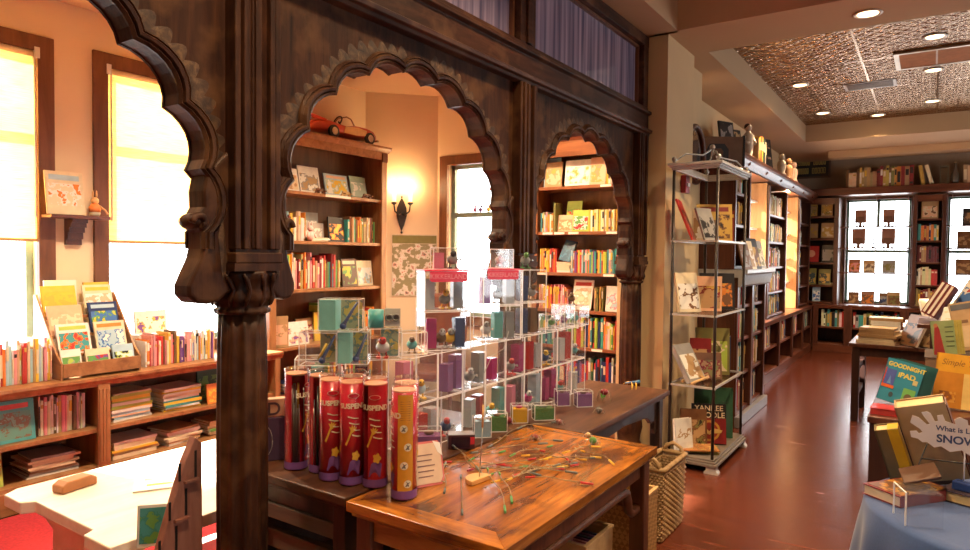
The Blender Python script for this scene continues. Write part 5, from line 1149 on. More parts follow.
# second glass shelf
kface(-1.50, 4.93, 1.135, 52, .19, .30, [CRE, W_, BRN, CRE], 'white book with brown rooster drawing leaning at the near end of the second glass shelf', 14, seed=5, t=.03)
kface(-1.50, 5.30, 1.135, 30, .16, .25, [TAN, W_, TAN], 'tan and white book behind the rooster book on the second glass shelf', 10, seed=6)
kface(-1.42, 5.18, 1.135, 15, .19, .27, [PAL['peach'], TAN, PAL['dark red'], PAL['gold']], 'book with red stripe down its front on the second glass shelf', 8, seed=7)
kface(-1.42, 5.42, 1.135, 25, .27, .29, [PAL['black'], BRN, O_, PAL['gold'], PAL['olive']], 'orange and black book with animal faces on the second glass shelf', 10, seed=8)
kface(-1.47, 5.50, 1.135, 80, .12, .20, [BRN, TAN, BRN], 'small brown book far back on the second glass shelf', 10, seed=9)
# third glass shelf
kface(-1.44, 4.93, .617, 75, .22, .30, [PAL['grey'], W_, TAN], 'thick pale book tipped sideways on a wooden easel, third glass shelf', 30, seed=10, t=.035)
eo = thing('wooden_easel', 'pale wooden easel under the tipped book on the third glass shelf', 'book stand', (-1.42, 4.92, .617), 60)
MB().tube([(-.10, -.05, .012), (.06, -.05, .05)], .011, 8).tube([(-.10, .05, .012), (.06, .05, .05)], .011, 8).build('foot_rail', PINE, eo); MB().tube([(.05, -.05, .04), (.05, .05, .04)], .010, 8).build('cross_bar', PINE, eo)
kface(-1.43, 5.36, .617, 22, .26, .37, [PAL['olive'], PAL['lime'], CRE, PAL['olive']], 'tall olive green and cream book, face out on the third glass shelf', 8, seed=11)
kface(-1.40, 5.14, .617, 30, .20, .20, [BRN, PAL['olive'], PAL['dark red'], TAN], 'brown picture book with small dark figure before the olive book', 10, seed=12)
kface(-1.48, 5.20, .617, 20, .16, .30, [PAL['dark red'], PAL['maroon'], TAN], 'dark red book at the wall side of the third glass shelf', 6, seed=13)
row((-1.53, 5.28, 1.135), 20, .22, (.20, .27), (.014, .03), .13, ['red', 'tan', 'cream', 'olive', 'brown', 'white'], 'on the second glass shelf', 'the cream pillar', GK, noun='upright book', name='hardback', back=.12)
row((-1.52, 5.42, .617), 15, .22, (.22, .30), (.014, .03), .13, ['brown', 'dark red', 'olive', 'tan', 'navy'], 'on the third glass shelf', 'the cream pillar', GK, noun='upright book', name='hardback', back=.06)
row((-1.52, 5.44, 1.674), 15, .22, (.20, .26), (.012, .03), .12, ['brown', 'tan', 'dark red', 'grey', 'cream'], 'on the top glass shelf', 'the cream pillar', GK, noun='upright book', name='hardback', back=.04)
# base
kface(-1.50, 4.86, .101, 55, .15, .25, [W_, W_, TAN, W_], 'white book with one gold leaf, near corner of the rack base', 8, seed=14, border=(.3, .7), t=.03)
kface(-1.47, 5.03, .101, 28, .20, .29, [BRN, TAN, BRN, PAL['olive'], PAL['black']], 'brown patterned picture book behind the white gold leaf book', 10, seed=15)
yd = kface(-1.40, 5.19, .101, 28, .26, .31, [PAL['black'], PAL['black'], PAL['black']], 'black and dark red Yankee Doodle book, face out on the rack base', 7, seed=16, pic=False)
boxo('red_field', (-.128, .128, -.0155, -.013, .005, .20), plain((.24, .02, .02), .4), yd)
text('YANKEE', .058, plain(CRE, .5), yd, (0, -.0158, .275), name='title_lettering', bold=.0008); text('DOODLE', .058, plain(CRE, .5), yd, (0, -.0158, .222), name='title_lettering', bold=.0008)
MB().prism([(.085 * math.cos(R(a)), .105 + .08 * math.sin(R(a))) for a in range(0, 360, 15)], -.0170, -.0155, 'xz').build('gold_wreath', plain((.50, .25, .04), .4), yd)
MB().prism([(.068 * math.cos(R(a)), .105 + .063 * math.sin(R(a))) for a in range(0, 360, 15)], -.0180, -.0168, 'xz').build('red_disc', plain((.26, .03, .02), .4), yd)
MB().prism([(-.09, .10), (-.02, .12), (.0, .10), (.03, .125), (.10, .11), (.09, .09), (.03, .085), (.0, .075), (-.03, .09), (-.09, .085)], -.0190, -.0178, 'xz').build('gold_bird', plain((.62, .40, .12), .4), yd)
kface(-1.43, 5.42, .101, 25, .30, .40, [PAL['dark green'], PAL['dark green'], (.05, .1, .07)], 'large dark green board standing at the back of the rack base', 4, seed=17)
stack(-1.38, 4.90, .101, 20, 2, (.24, .28), (.17, .20), (.008, .012), ['lime', 'olive'], 'of the flat pile on the rack base', 'flat books on the rack base', jit=8)
o = flat_mesh(.26, .19, .008).build('book', plain((.45, .18, .05), .4), None, (-1.36, 4.87, .127), (0, 0, R(30))); tag(o, 'orange patterned picture book lying open cover up on the rack base', 'book', 'flat books on the rack base')
boxo('cover_picture', (-.12, .12, .01, .18, .008, .0092), art([(.45, .18, .05), (.25, .10, .04), (.55, .35, .10)], 9, 22), o)
# fire alarm / red box and mirror on the wall
fa_ = thing('wall_mounted_alarm', 'small red wall alarm box on the cream wall behind the rack', 'alarm box', (-1.698, 5.36, 2.14), 90)
boxo('box', (-.05, .05, -.045, 0, -.07, .07), plain((.30, .02, .03), .4), fa_, .006); boxo('handle', (-.03, .03, -.055, -.045, -.02, .01), WHITE, fa_, .003)
mr = thing('round_mirror', 'round dark framed mirror on the wall beyond the cream pillar', 'mirror', (-1.797, 5.97, 2.47), 90)
rg = []
for k in range(33): a = 2 * math.pi * k / 32; rg.append((.25 * math.cos(a), -.02, .25 * math.sin(a)))
MB().tube(rg, .022, 8, cap=False).build('frame', MAH, mr); MB().lathe([(.24, .0), (.24, .008)], 40).build('glass', plain((.6, .52, .45), .08, metal=1), mr, (0, -.004, 0), (R(90), 0, 0))

# --- near wall unit: deep lower shelves with a pale ledge, shallower shelves above
nu = bookcase('mantel_bookcase', 'dark mahogany bookcase with a pale grey mantel ledge behind the rack', 'bookcase', (-1.46, 6.22, 0), 90, 1.22, .52, 1.40, [.12, .46, .79, 1.10], 0, .05, MM, .10, .0, (.62,), .0)
LEDG = plain((.36, .35, .35), .35)
m_ = MB(); m_.prism([(-.10, 1.44), (-.10, 1.41), (-.07, 1.39), (-.05, 1.30), (-.02, 1.28), (-.02, 1.37), (.52, 1.37), (.52, 1.44)], -.03, 1.232, 'yz'); m_.build('mantel_ledge', LEDG, nu)
boxo('kick_rail', (-.01, 1.23, -.05, -.005, 0, .10), plain((.22, .20, .20), .3), nu, .006)
GM = 'books in the mantel bookcase'
for z, n_, hh_ in ((.12, 'lowest', (.22, .28)), (.46, 'third', (.22, .28)), (.79, 'second', (.21, .27)), (1.10, 'top', (.18, .23))):
    row((-1.50, 6.28, z + .001), 90, .52, hh_, (.016, .034), .20, DKMIX, f'on the {n_} mantel bookcase shelf', 'the rack end', GM, name='hardback')
    row((-1.50, 6.87, z + .001), 90, .50, hh_, (.016, .034), .20, DKMIX, f'on the {n_} mantel bookcase shelf', 'the middle stile', GM, name='hardback')
ub = bookcase('upper_bookcase', 'dark mahogany upper shelves standing on the mantel ledge', 'bookcase', (-1.50, 6.24, 1.442), 90, .60, .48, .98, [.03, .42, .72], 0, .04, MM, .0, 0, (), .0)
for k, (y, w, h, c_, l) in enumerate(((6.34, .20, .25, [BRN, PAL['grey'], BRN], 'brown and grey book leaning at the rack end of the mantel ledge'), (6.52, .20, .27, [CRE, W_, TAN], 'cream book leaning on the mantel ledge beside the brown and grey one'), (6.72, .22, .30, [PAL['black'], PAL['gold'], BRN], 'black and gold book leaning on the mantel ledge'), (6.99, .24, .31, [O_, (.5, .16, .03), BRN], 'orange book leaning on the mantel ledge'), (7.24, .22, .29, [PAL['grey'], CRE, PAL['olive']], 'grey book with pale figure at the far end of the mantel ledge'))):
    face((-1.40 if y < 6.84 else -1.46, y, 1.442), 80, w, h, .014, c_, l, 14, seed=70 + k, group='books on the mantel ledge')
row((-1.55, 6.29, 1.863), 90, .49, (.2, .26), (.016, .034), .18, DKMIX, 'on the upper shelf above the mantel ledge', 'the rack end', GM, name='hardback')
face((-1.90, 7.55, 1.921), 60, .24, .26, .02, [PAL['black'], CRE, PAL['grey']], 'black framed picture on the shelf across the aisle window above the mantel', 10, 80, name='framed_picture', cat='picture', border=(.12, .88))
face((-1.90, 7.62, 1.551), 60, .18, .24, .02, [TAN, CRE, BRN], 'tan photo card standing below the black framed picture', 10, 81, group=GM)
row((-1.55, 6.29, 2.163), 90, .49, (.2, .26), (.016, .034), .18, DKMIX, 'on the topmost shelf above the mantel', 'the rack end', GM, name='hardback')
# --- long low cabinets under the side windows
lc = bookcase('window_cabinet', 'long low mahogany book cabinet with a bright ledge under the aisle windows', 'bookcase', (-1.66, 7.46, 0), 90, 4.78, .42, .77, [.13, .42], 1, .06, MM, .12, .02, (.95, 1.95, 2.95, 3.9), .03)
GL2 = 'books in the low cabinet under the aisle windows'
for k, (y, n_) in enumerate(((7.55, 'first'), (8.47, 'second'), (9.47, 'third'), (10.47, 'fourth'), (11.43, 'fifth'))):
    row((-1.70, y, .421), 90, .72, (.20, .27), (.02, .04), .18, DKMIX + ['purple', 'pink'], f'in the {n_} bay of the aisle cabinet', 'the mantel end', GL2, name='hardback')
# --- tall units between the windows
for nm, y, w, l in (('a', 8.87, 1.25, 'first from the mantel ledge'), ('b', 11.18, 1.10, 'in the far corner')):
    tbk = bookcase('wall_bookcase', f'tall mahogany wall bookcase between aisle windows, {l}', 'bookcase', (-1.72, y, .776), 90, w, .36, 1.72, [.03, .33, .66, .99, 1.34], 0, .06, MM, .0, 0, (), .0)
    tbk['group'] = 'mahogany wall bookcases along the aisle'
    for z, n_ in ((.03, 'lowest'), (.33, 'fourth'), (.66, 'third'), (.99, 'second'), (1.34, 'top')):
        row((-1.76, y + .07, .776 + z + .001), 90, w - .16 if nm == 'a' else .5, (.20, .27), (.02, .042), .18, DKMIX if z < 1.3 else ['cream', 'tan', 'white'], f'on the {n_} shelf, {"nearer" if nm == "a" else "corner"} wall bookcase', 'the mantel end', 'books in the aisle wall bookcases')
# window bay display shelves
ORW = wood('lit_amber_panel', [(.30, .12, .035), (.42, .18, .055), (.50, .24, .08)], (9, 9, 1.2), 1.6, .4, .1)
for y0, y1, l in ((6.86, 8.86, 'nearer the mantel'), (10.15, 11.17, 'nearer the far wall')):
    bs = thing('bay_shelving', f'amber side panels and thin shelves across the aisle window {l}', 'shelving', (0, 0, 0)); bs['group'] = 'shelving across the aisle windows'
    for y in (y0, y1 - .022): boxo('side_panel', (-2.07, -1.735, y + .001, y + .021, 1.446 if y < 7 else .776, 2.49), ORW, bs)
    for z in (1.18, 1.55, 1.92, 2.26): boxo('shelf', (-2.04, -1.84, max(y0 + .022, 7.5 if z < 1.44 else 0), y1 - .022, z - .018, z), WHITE, bs)
    for k, (z, f_, c_, d_) in enumerate(((.778, .45, [PAL['gold'], TAN, BRN], 'gold'), (1.181, .5, [PAL['grey'], CRE, TAN], 'grey'), (1.551, .6, [CRE, BRN, CRE], 'cream'), (1.921, .6, [PAL['black'], CRE, PAL['grey']], 'black'), (1.551, .85, [BRN, TAN, BRN], 'brown'), (1.181, .88, [PAL['navy'], PAL['blue'], W_], 'navy'))):
        face((-1.92, y0 + (y1 - y0) * f_, z), 75, .18, .23, .014, c_, f'{d_} book standing on the {("ledge", "first", "second", "third", "second", "first")[k]} shelf across the aisle window {l}', 8, 90 + k + y0, group='books standing across the aisle windows')
# long cornice
m_ = MB(); m_.prism([(-1.61, 2.63), (-1.61, 2.60), (-1.635, 2.585), (-1.66, 2.55), (-1.69, 2.52), (-1.69, 2.50), (-2.09, 2.50), (-2.09, 2.63)], 7.0, 12.36, 'xz'); o = struct(m_.build('trim_6', MAHX))
kn = MB()
for k in range(6): MB().ball((0, 0, 0), .022, 10, 8).build('cornice_knob', MAHX, o, (-1.66, 7.5 + k * .9, 2.56))
# things on top of the cornice
ZQ = 2.632; GQ = 'objects on the aisle cornice'
al = thing('large_album', 'large brown boxed album with a dark arch shaped cutout on the aisle cornice', 'album', (-1.74, 6.53, 2.4235), 35)
boxo('case', (-.23, .23, -.05, .05, 0, .28), plain((.16, .075, .035), .6), al, .004); boxo('spine_edge', (.23, .25, -.055, .055, 0, .29), BLACK, al, .003)
MB().prism([(-.12, .02), (-.12, .16), (-.09, .21), (.05, .21), (.09, .16), (.09, .02), (.04, .02), (.04, .14), (.02, .165), (-.05, .165), (-.07, .14), (-.07, .02)], -.056, -.05, 'xz').build('arch_cutout', plain((.02, .018, .018), .5), al)
for k, (y, w, h, c_, l) in enumerate(((7.15, .22, .34, [PAL['black'], PAL['grey'], PAL['black']], 'tall black framed picture beside the large album'), (7.40, .26, .30, [PAL['black'], TAN, PAL['black']], 'black and tan picture behind the white statuette'), (8.95, .34, .44, [PAL['black'], PAL['black'], (.05, .05, .05), PAL['peach']], 'large black picture with a peach shape on the aisle cornice'), (10.7, .26, .26, [BRN, TAN, PAL['dark red']], 'brown picture on the aisle cornice near the far wall'))):
    face((-1.80, y, ZQ), 65, w, h, .02, c_, l, 8, 120 + k, name='framed_picture', cat='picture', border=(.08, .92), group=GQ)
sf = thing('statuette', 'white statuette of a standing figure with dark hair on the aisle cornice', 'statuette', (-1.70, 7.62, ZQ), 60)
MB().lathe([(.07, 0), (.065, .02), (.045, .03), (.055, .14), (.05, .2), (.062, .25), (.03, .285), (.024, .30)], 18).build('body', plain((.62, .5, .38), .5), sf)
MB().ball((0, 0, .335), (.034, .038, .042)).build('head', plain((.62, .45, .32), .5), sf); MB().ball((0, .012, .352), (.038, .038, .036)).build('hair', plain((.05, .02, .015), .6), sf)
for s_ in (-1, 1): MB().tube([(s_ * .055, 0, .25), (s_ * .085, -.02, .18), (s_ * .04, -.06, .16)], .016, 8).build('arm', plain((.62, .5, .38), .5), sf)
x0 = 7.95
for k, (t, h, cn) in enumerate(((.05, .28, 'tan'), (.06, .30, 'yellow'), (.07, .31, 'red'), (.06, .32, 'yellow'), (.05, .30, 'dark green'), (.06, .31, 'black'), (.05, .28, 'cream'))):
    book('book', t, h, .2, PAL[cn], (-1.66, x0, ZQ + .0005), 90, f'thick {cn} book, {ORD[k]} beyond the statuette on the aisle cornice', group='thick books on the aisle cornice', bcol=PAL['cream'], band=[(.5, .8)]); x0 += t + .004
for k, (y, c_, l) in enumerate(((9.45, (.6, .48, .34), 'pale bust standing past the black picture on the aisle cornice'), (9.95, (.32, .16, .07), 'brown carved figure on the aisle cornice'), (10.35, (.6, .36, .26), 'pinkish figurine on the aisle cornice nearest the brown picture'))):
    f_ = thing('statuette', l, 'statuette', (-1.68, y, ZQ), 60, GQ)
    MB().lathe([(.06, 0), (.055, .03), (.04, .05), (.06, .14), (.05, .19), (.022, .21)], 16).build('body', plain(c_, .5), f_); MB().ball((0, 0, .25), (.04, .045, .05)).build('head', plain(c_, .5), f_)

# --- far wall bookcases and window shelves
FB = 12.40
fb = bookcase('far_bookcase', 'mahogany bookcase in the far corner with gold books face out', 'bookcase', (-1.88, FB, .79), 0, .58, .38, 1.80, [.03, .31, .69, 1.10, 1.47], 0, .07, MM, 0, 0, (), .10)
fm = bookcase('far_bookcase', 'narrow mahogany bookcase between the two bright far windows', 'bookcase', (-.27, FB, .79), 0, .44, .38, 1.80, [.03, .36, .72, 1.06, 1.40], 0, .06, MM, 0, 0, (), .10)
for o in (fb, fm): o['group'] = 'mahogany bookcases on the far wall'
fc = bookcase('far_cabinet', 'low mahogany book cabinet along the far wall under the bright windows', 'bookcase', (-1.64, 12.28, 0), 0, 5.5, .5, .785, [.14, .42], 1, .08, MM, .13, .02, (.52, 1.30, 2.1, 3.2, 4.3), .03)
for k, (x, L_) in enumerate(((-1.52, .36), (-1.05, .66), (-.28, .68))):
    row((x, 12.33, .421), 0, L_, (.2, .28), (.022, .045), .18, DKMIX, f'in the {ORD[k]} bay of the far cabinet', 'the corner', 'books in the far cabinet', name='hardback')
struct(boxo('trim_7', (-1.90, 4.4, 12.36, 12.82, 2.60, 2.72), MAHX, None, .006))
GF = 'books on the corner bookcase'
def fface(x, z, w, h, c_, l, **k): face((x, FB + .05, z + .791), 0, w, h, .016, c_, l, 8, group=GF, **k)
GO = PAL['gold']
fface(-1.72, 1.48, .17, .24, [GO, TAN, PAL['olive'], GO], 'gold and olive book face out, corner end of the top shelf', seed=131); fface(-1.49, 1.48, .17, .24, [TAN, GO, PAL['olive'], CRE], 'tan and olive book face out, window end of the top shelf', seed=132)
fface(-1.71, 1.11, .18, .24, [TAN, GO, TAN], 'tan and gold book face out, corner end of the second shelf', seed=133); fface(-1.47, 1.11, .20, .25, [TAN, CRE, GO], 'larger tan book face out, window end of the second shelf', seed=134)
rb_ = face((-1.71, FB + .05, .791 + .70), 0, .23, .27, .02, [R_, R_, R_], 'bright red book with a pale round emblem on the far corner bookcase', 8, 135, pic=False, group=GF)
MB().prism([(.06 * math.cos(R(a)), .14 + .06 * math.sin(R(a))) for a in range(0, 360, 15)], -.0215, -.02, 'xz').build('round_emblem', plain((.72, .36, .22), .5), rb_)
fface(-1.45, .70, .21, .29, [PAL['black'], (.05, .045, .05), PAL['grey']], 'black book beside the bright red one on the far corner bookcase', seed=136)
fface(-1.72, .32, .18, .27, [PAL['olive'], (.04, .07, .08), GO], 'olive and dark teal book, corner end of the fourth shelf', seed=137); fface(-1.50, .32, .18, .26, [PAL['olive'], GO, (.05, .06, .05)], 'olive and gold book, window end of the fourth shelf', seed=138)
stack(-1.38, FB + .04, .791 + .311, 0, 2, (.12, .15), (.1, .12), (.018, .022), ['tan', 'cream'], 'of the tiny pile beside the olive books', 'tiny pile in the corner bookcase')
fface(-1.62, .034, .12, .24, [PAL['pale blue'], PAL['blue'], W_], 'pale blue book standing on the lowest shelf of the far corner bookcase', seed=139)
for z, n_, hh_, pal_ in ((1.06, 'second', (.22, .28), ['orange', 'gold', 'cream', 'teal', 'dark red', 'white', 'navy']), (.72, 'third', (.22, .28), ['black', 'grey', 'maroon', 'black', 'tan']), (.36, 'fourth', (.24, .29), ['cream', 'white', 'red', 'cream', 'tan']), (.03, 'lowest', (.22, .28), ['brown', 'olive', 'tan', 'dark red'])):
    row((-.20, FB + .02, .791 + z), 0, .30, hh_, (.022, .042), .2, pal_, f'on the {n_} shelf between the far windows', 'the near window side' if 0 else 'the corner side', 'books between the far windows', name='hardback')
face((-.05, FB + .06, .791 + 1.401), 0, .22, .27, .016, [TAN, PAL['peach'], CRE, BRN], 'peach portrait book face out on the top shelf between the far windows', 8, 140, group='books between the far windows')
# shelves across the far windows
SHB = plain((.20, .09, .05), .5)
BRB = plain((.36, .17, .11), .55)
for wi, (xa, xb, l) in enumerate(((-1.29, -.28, 'the first far window'), (.18, 1.13, 'the second far window'))):
    wsf = thing('window_shelving', f'thin mahogany shelves across {l}', 'shelving', (0, 0, 0)); wsf['group'] = 'shelving across the far windows'
    for z in (1.325, 1.735, 2.085): boxo('shelf', (xa + .005, xb - .005, FB + .06, FB + .30, z - .018, z), MAHX, wsf)
    for x in (xa + .06, (xa + xb) / 2, xb - .06): MB().tube([(x, FB + .29, .80), (x, FB + .29, 2.58)], .006, 6).build('support_rod', STEEL, wsf)
def estand(x, z, w, h, label, g):
    """open book seen from behind on a plate stand"""
    t = thing('book_on_stand', label, 'book', (x, FB + .16, z), 0, g)
    boxo('cover', (-w / 2, w / 2, -.012, .012, .06, .06 + h), BRB, t, .002, rot=(R(-8), 0, 0))
    bl = MB(); bl.prism([(-w * .40, 0), (-w * .32, .03), (-w * .22, .03), (-w * .20, .0), (-w * .14, .0), (-w * .12, .055), (-w * .35, .075), (-w * .30, .16), (w * .30, .16), (w * .35, .075), (w * .12, .055), (w * .14, 0), (w * .20, 0), (w * .22, .03), (w * .32, .03), (w * .40, 0)], -.035, -.016, 'xz'); bl.build('stand', SHB, t)
    return t
GS2 = 'books on stands in the first far window'
for (x, z, l) in ((-1.00, 2.086, 'corner side of the top window shelf'), (-.60, 2.086, 'bookcase side of the top window shelf'), (-1.02, 1.736, 'corner side of the second window shelf'), (-.60, 1.736, 'bookcase side of the second window shelf')):
    estand(x, z, .19 if z < 2 else .165, .26 if z < 2 else .22, f'brown backed book on a dark stand, {l}', GS2)
cf = tag(MB().lathe([(.03, 0), (.03, .01), (.008, .02), (.008, .06), (.02, .07), (.008, .085), (.006, .12), (.015, .13), (.004, .15)], 12).box(-.05, .05, -.005, .005, .075, .085).build('candle_figure', BLACK, None, (-.81, FB + .16, 1.736)), 'small black stand with arms between the two stands on the second window shelf', 'ornament'); MB().ball((0, 0, .16), .012).build('finial', BLACK, cf)
for (x, c_, l, w, h) in ((-1.07, [(.30, .10, .05), PAL['pink'], O_, BRN], 'book with orange and pink stripes on the third window shelf', .17, .22), (-.86, [TAN, (.2, .12, .08), CRE], 'tan book with a pale oval on the third window shelf', .16, .20), (-.58, [PAL['grey'], PAL['olive'], PAL['grey']], 'grey green book on the third window shelf', .18, .21)):
    face((x, FB + .14, 1.326), 0, w, h, .016, c_, l, 8, 150 + x, group='books in the first far window')
for (x, c_, l, w, h) in ((-1.07, [BRN, TAN, BRN], 'brown book leaning on the ledge of the first far window', .16, .20), (-.87, [(.3, .15, .1), O_, BRN], 'orange brown book beside the brown one on the window ledge', .18, .22), (-.62, [BRN, PAL['grey'], PAL['navy']], 'brown and navy book on the ledge before the first far window', .17, .20), (-.50, [PAL['tan'], BRN, PAL['olive']], 'olive tan book at the bookcase end of the far window ledge', .18, .22)):
    face((x, FB + .16, .80), 10, w, h, .016, c_, l, 10, 160 + x, group='books in the first far window')
for k, (x, z, w, h, c_, l) in enumerate(((.52, 2.086, .3, .26, [PAL['black'], (.08, .05, .04), TAN], 'black picture book in the second far window, top shelf'), (.42, 1.736, .22, .26, [BRN, TAN, BRN], 'brown book in the second far window, second shelf'), (.40, 1.326, .2, .24, [BRN, TAN, BRN], 'brown book in the second far window, third shelf'))):
    face((x, FB + .14, z), 0, w, h, .016, c_, l, 8, 170 + k, group='books in the second far window')
# old books along the top of the far wall bookcases
OLD = ['tan', 'brown', 'gold', 'orange', 'tan', 'olive', 'brown', 'peach', 'gold', 'dark red', 'cream']
xx = row((-1.22, 12.46, 2.721), 0, 1.0, (.24, .34), (.026, .06), .2, OLD, 'on top of the far wall bookcases', 'the corner', 'old books on the far cornice', noun='old book', name='old_book')
for k, (dx, ln) in enumerate(((.05, 9), (.16, 15))): book('book', .05, .30, .2, PAL[('gold', 'cream')[k]], (-.22 + dx, 12.46, 2.722 + .05 * math.sin(R(ln))), 0, ('gold old book leaning at the end of the upright run on the far cornice', 'cream old book leaning beyond the gold leaning one on the far cornice')[k], group='old books on the far cornice', lean=-ln)
row((.36, 12.46, 2.721), 0, 1.2, (.24, .34), (.03, .06), .2, OLD, 'on the far cornice', 'the glass lantern', 'old books on the far cornice', noun='old book', name='old_book')
ln_ = thing('lantern', 'small clear glass lantern on the far cornice', 'lantern', (.12, 12.52, 2.721)); acr = MB()
for x in (-.05, .05):
    for y in (-.05, .05): acr.box(x - .005, x + .005, y - .005, y + .005, 0, .28)
acr.box(-.06, .06, -.06, .06, 0, .015).box(-.06, .06, -.06, .06, .27, .285); acr.build('frame', plain((.2, .2, .15), .4, metal=.5), ln_); boxo('glass', (-.05, .05, -.05, .05, .015, .27), CLEAR, ln_)
vs_ = thing('bottle_vase', 'dark glazed bottle vase beside the glass lantern on the far cornice', 'vase', (.26, 12.52, 2.721)); MB().lathe([(.04, 0), (.055, .05), (.05, .15), (.022, .22), (.018, .30), (.026, .32)], 18).build('vessel', plain((.10, .08, .06), .2), vs_); MB().lathe([(.014, .32), (.014, .34)], 12).build('stopper', plain((.3, .2, .1), .5), vs_)
# sign on the far wall
sg = thing('framed_sign', 'small dark framed sign with four pale gold words on the far wall', 'sign', (-1.77, 12.815, 3.0), 0)
sg.location = (-1.78, 12.818, 2.98)
boxo('board', (-.27, .27, -.02, 0, -.005, .34), BLACK, sg); fr_ = MB()
for b_ in ((-.29, .29, -.03, 0, -.03, .0), (-.29, .29, -.03, 0, .335, .365), (-.29, -.26, -.03, 0, 0, .335), (.26, .29, -.03, 0, 0, .335)): fr_.box(*b_)
fr_.build('frame', plain((.10, .05, .03), .5), sg)
SGM = plain((.60, .45, .13), .5)
for x0, x1, z0, z1 in ((-.22, -.03, .20, .29), (.02, .22, .20, .29), (-.22, -.05, .05, .15), (.0, .22, .05, .15)):
    w_ = MB(); n_ = 5
    for k in range(n_):
        a = x0 + (x1 - x0) * k / n_; b2 = a + (x1 - x0) / n_ * .78
        w_.box(a, a + .009, -.023, -.02, z0, z1).box(a, b2, -.023, -.02, z1 - .012, z1).box(a, b2, -.023, -.02, z0, z0 + .012).box(b2 - .009, b2, -.023, -.02, z0, z1)
    w_.build('sign_lettering', SGM, sg)

# --- ceiling fittings
GC = 'recessed ceiling lights'
CANS = [(-.41, 5.27, ZC, 'recessed ceiling light in the plain beam before the tin ceiling'), (-1.27, 8.09, 3.48, 'recessed light in the tin ceiling, aisle side, nearer the plain beam'), (-1.25, 9.79, 3.48, 'recessed light in the tin ceiling, aisle side, nearer the far wall'), (-.65, 10.3, 3.48, 'recessed light in the tin ceiling closest to the far wall'), (-.05, 9.73, 3.48, 'recessed light in the tin ceiling beyond the brown panel, farther one'), (-.04, 8.15, 3.48, 'recessed light in the tin ceiling just beyond the brown panel'), (-.03, 6.94, 3.48, 'recessed light in the tin ceiling between the brown panel and the plain beam')]
CANL = emit((1.0, .70, .36), 4)
for x, y, z, l in CANS:
    t = thing('ceiling_light', l, 'ceiling light', (x, y, z), 0, GC)
    MB().lathe([(.085, -.0005), (.092, -.006), (.078, -.010), (.066, -.004)], 28).build('trim_ring', plain((.75, .68, .6), .4), t)
    MB().lathe([(.066, -.0045), (.066, -.0065)], 24).build('lamp_lens', CANL, t)
vn = thing('ceiling_vent', 'square metal air vent in the tin ceiling', 'air vent', (-.62, 8.49, 3.478), 0)
boxo('frame', (-.25, .25, -.16, .16, -.006, 0), plain((.30, .2, .13), .4, metal=.4), vn); boxo('dark_opening', (-.22, .22, -.13, .13, -.008, -.006), BLACK, vn)
for k in range(7): boxo('slat', (-.22, .22, -.12 + k * .036, -.112 + k * .036, -.012, -.008), plain((.34, .24, .17), .4, metal=.4), vn)
cp_ = thing('ceiling_panel', 'plain brown access panel set in the tin ceiling', 'ceiling panel', (.42, 7.6, 3.478), 0)
boxo('panel', (-.73, .73, -.27, .27, -.014, 0), plain((.30, .115, .04), .95), cp_); fr_ = MB()
for b_ in ((-.77, .77, -.31, -.27, -.02, 0), (-.77, .77, .27, .31, -.02, 0), (-.77, -.73, -.27, .27, -.02, 0), (.73, .77, -.27, .27, -.02, 0), (-.44, -.425, -.27, .27, -.017, 0)): fr_.box(*b_)
fr_.build('frame', plain((.40, .27, .16), .35, metal=.7), cp_)
# red paper star hanging from the ceiling
p = P(1, 3.4, 931, -13); rs = thing('hanging_star', 'red paper star ornament hanging from the ceiling by a thread', 'ornament', (p.x, p.y, p.z + .08), 20)
sp5 = []
for k in range(10): a = R(90 + 36 * k + 14); q = .10 if k % 2 == 0 else .04; sp5.append((q * math.cos(a), q * math.sin(a)))
ms = MB(); vs = [(x, 0, z) for x, z in sp5] + [(0, -.025, 0), (0, .025, 0)]; ms.add(vs, [(k, (k + 1) % 10, 10) for k in range(10)] + [((k + 1) % 10, k, 11) for k in range(10)]); ms.build('star', plain((.50, .03, .02), .4), rs)
MB().tube([(0, 0, .09), (0, 0, 3.499 - p.z - .08)], .0015, 5).build('thread', plain((.3, .05, .04), .6), rs)

# ================================================================== tables by the aisle, front corner
# far dark table with stacks
ft = thing('dark_table', 'dark wooden table stacked with pale books in the middle of the shop floor', 'table', (.22, 7.55, 0))
hx, hy = .86, .42
MB().prism([(-hx, -hy), (hx, -hy), (hx, hy), (-hx, hy)], .715, .75, 'xy').build('tabletop', MAH, ft, bevel=.004)
for x0, x1, y0, y1 in ((-hx + .06, hx - .06, -hy + .04, -hy + .065), (-hx + .06, hx - .06, hy - .065, hy - .04), (-hx + .04, -hx + .065, -hy + .06, hy - .06), (hx - .065, hx - .04, -hy + .06, hy - .06)): boxo('apron', (x0, x1, y0, y1, .63, .715), MAHD, ft)
for x in (-hx + .06, hx - .06):
    for y in (-hy + .06, hy - .06): boxo('leg', (x - .032, x + .032, y - .032, y + .032, 0, .715), MAHD, ft, .004)
for x in (-hx + .06, hx - .06): 
    for z in (.22, .46): boxo('side_rail', (x - .014, x + .014, -hy + .09, hy - .09, z, z + .045), MAHD, ft)
GA = 'books stacked on the dark table'
stack(-.42, 7.18, .751, -10, 5, (.26, .34), (.2, .24), (.026, .036), ['cream', 'white', 'cream', 'tan'], 'of the pale stack at the table corner', GA, noun='hardback')
stack(-.36, 7.52, .751, 5, 7, (.24, .30), (.2, .24), (.026, .038), ['white', 'cream', 'white', 'tan'], 'of the second pale stack on the dark table', GA, noun='hardback')
stack(-.05, 7.66, .751, 5, 6, (.24, .30), (.2, .24), (.026, .036), ['cream', 'white', 'brown'], 'of the farthest pale stack on the dark table', GA, noun='hardback')
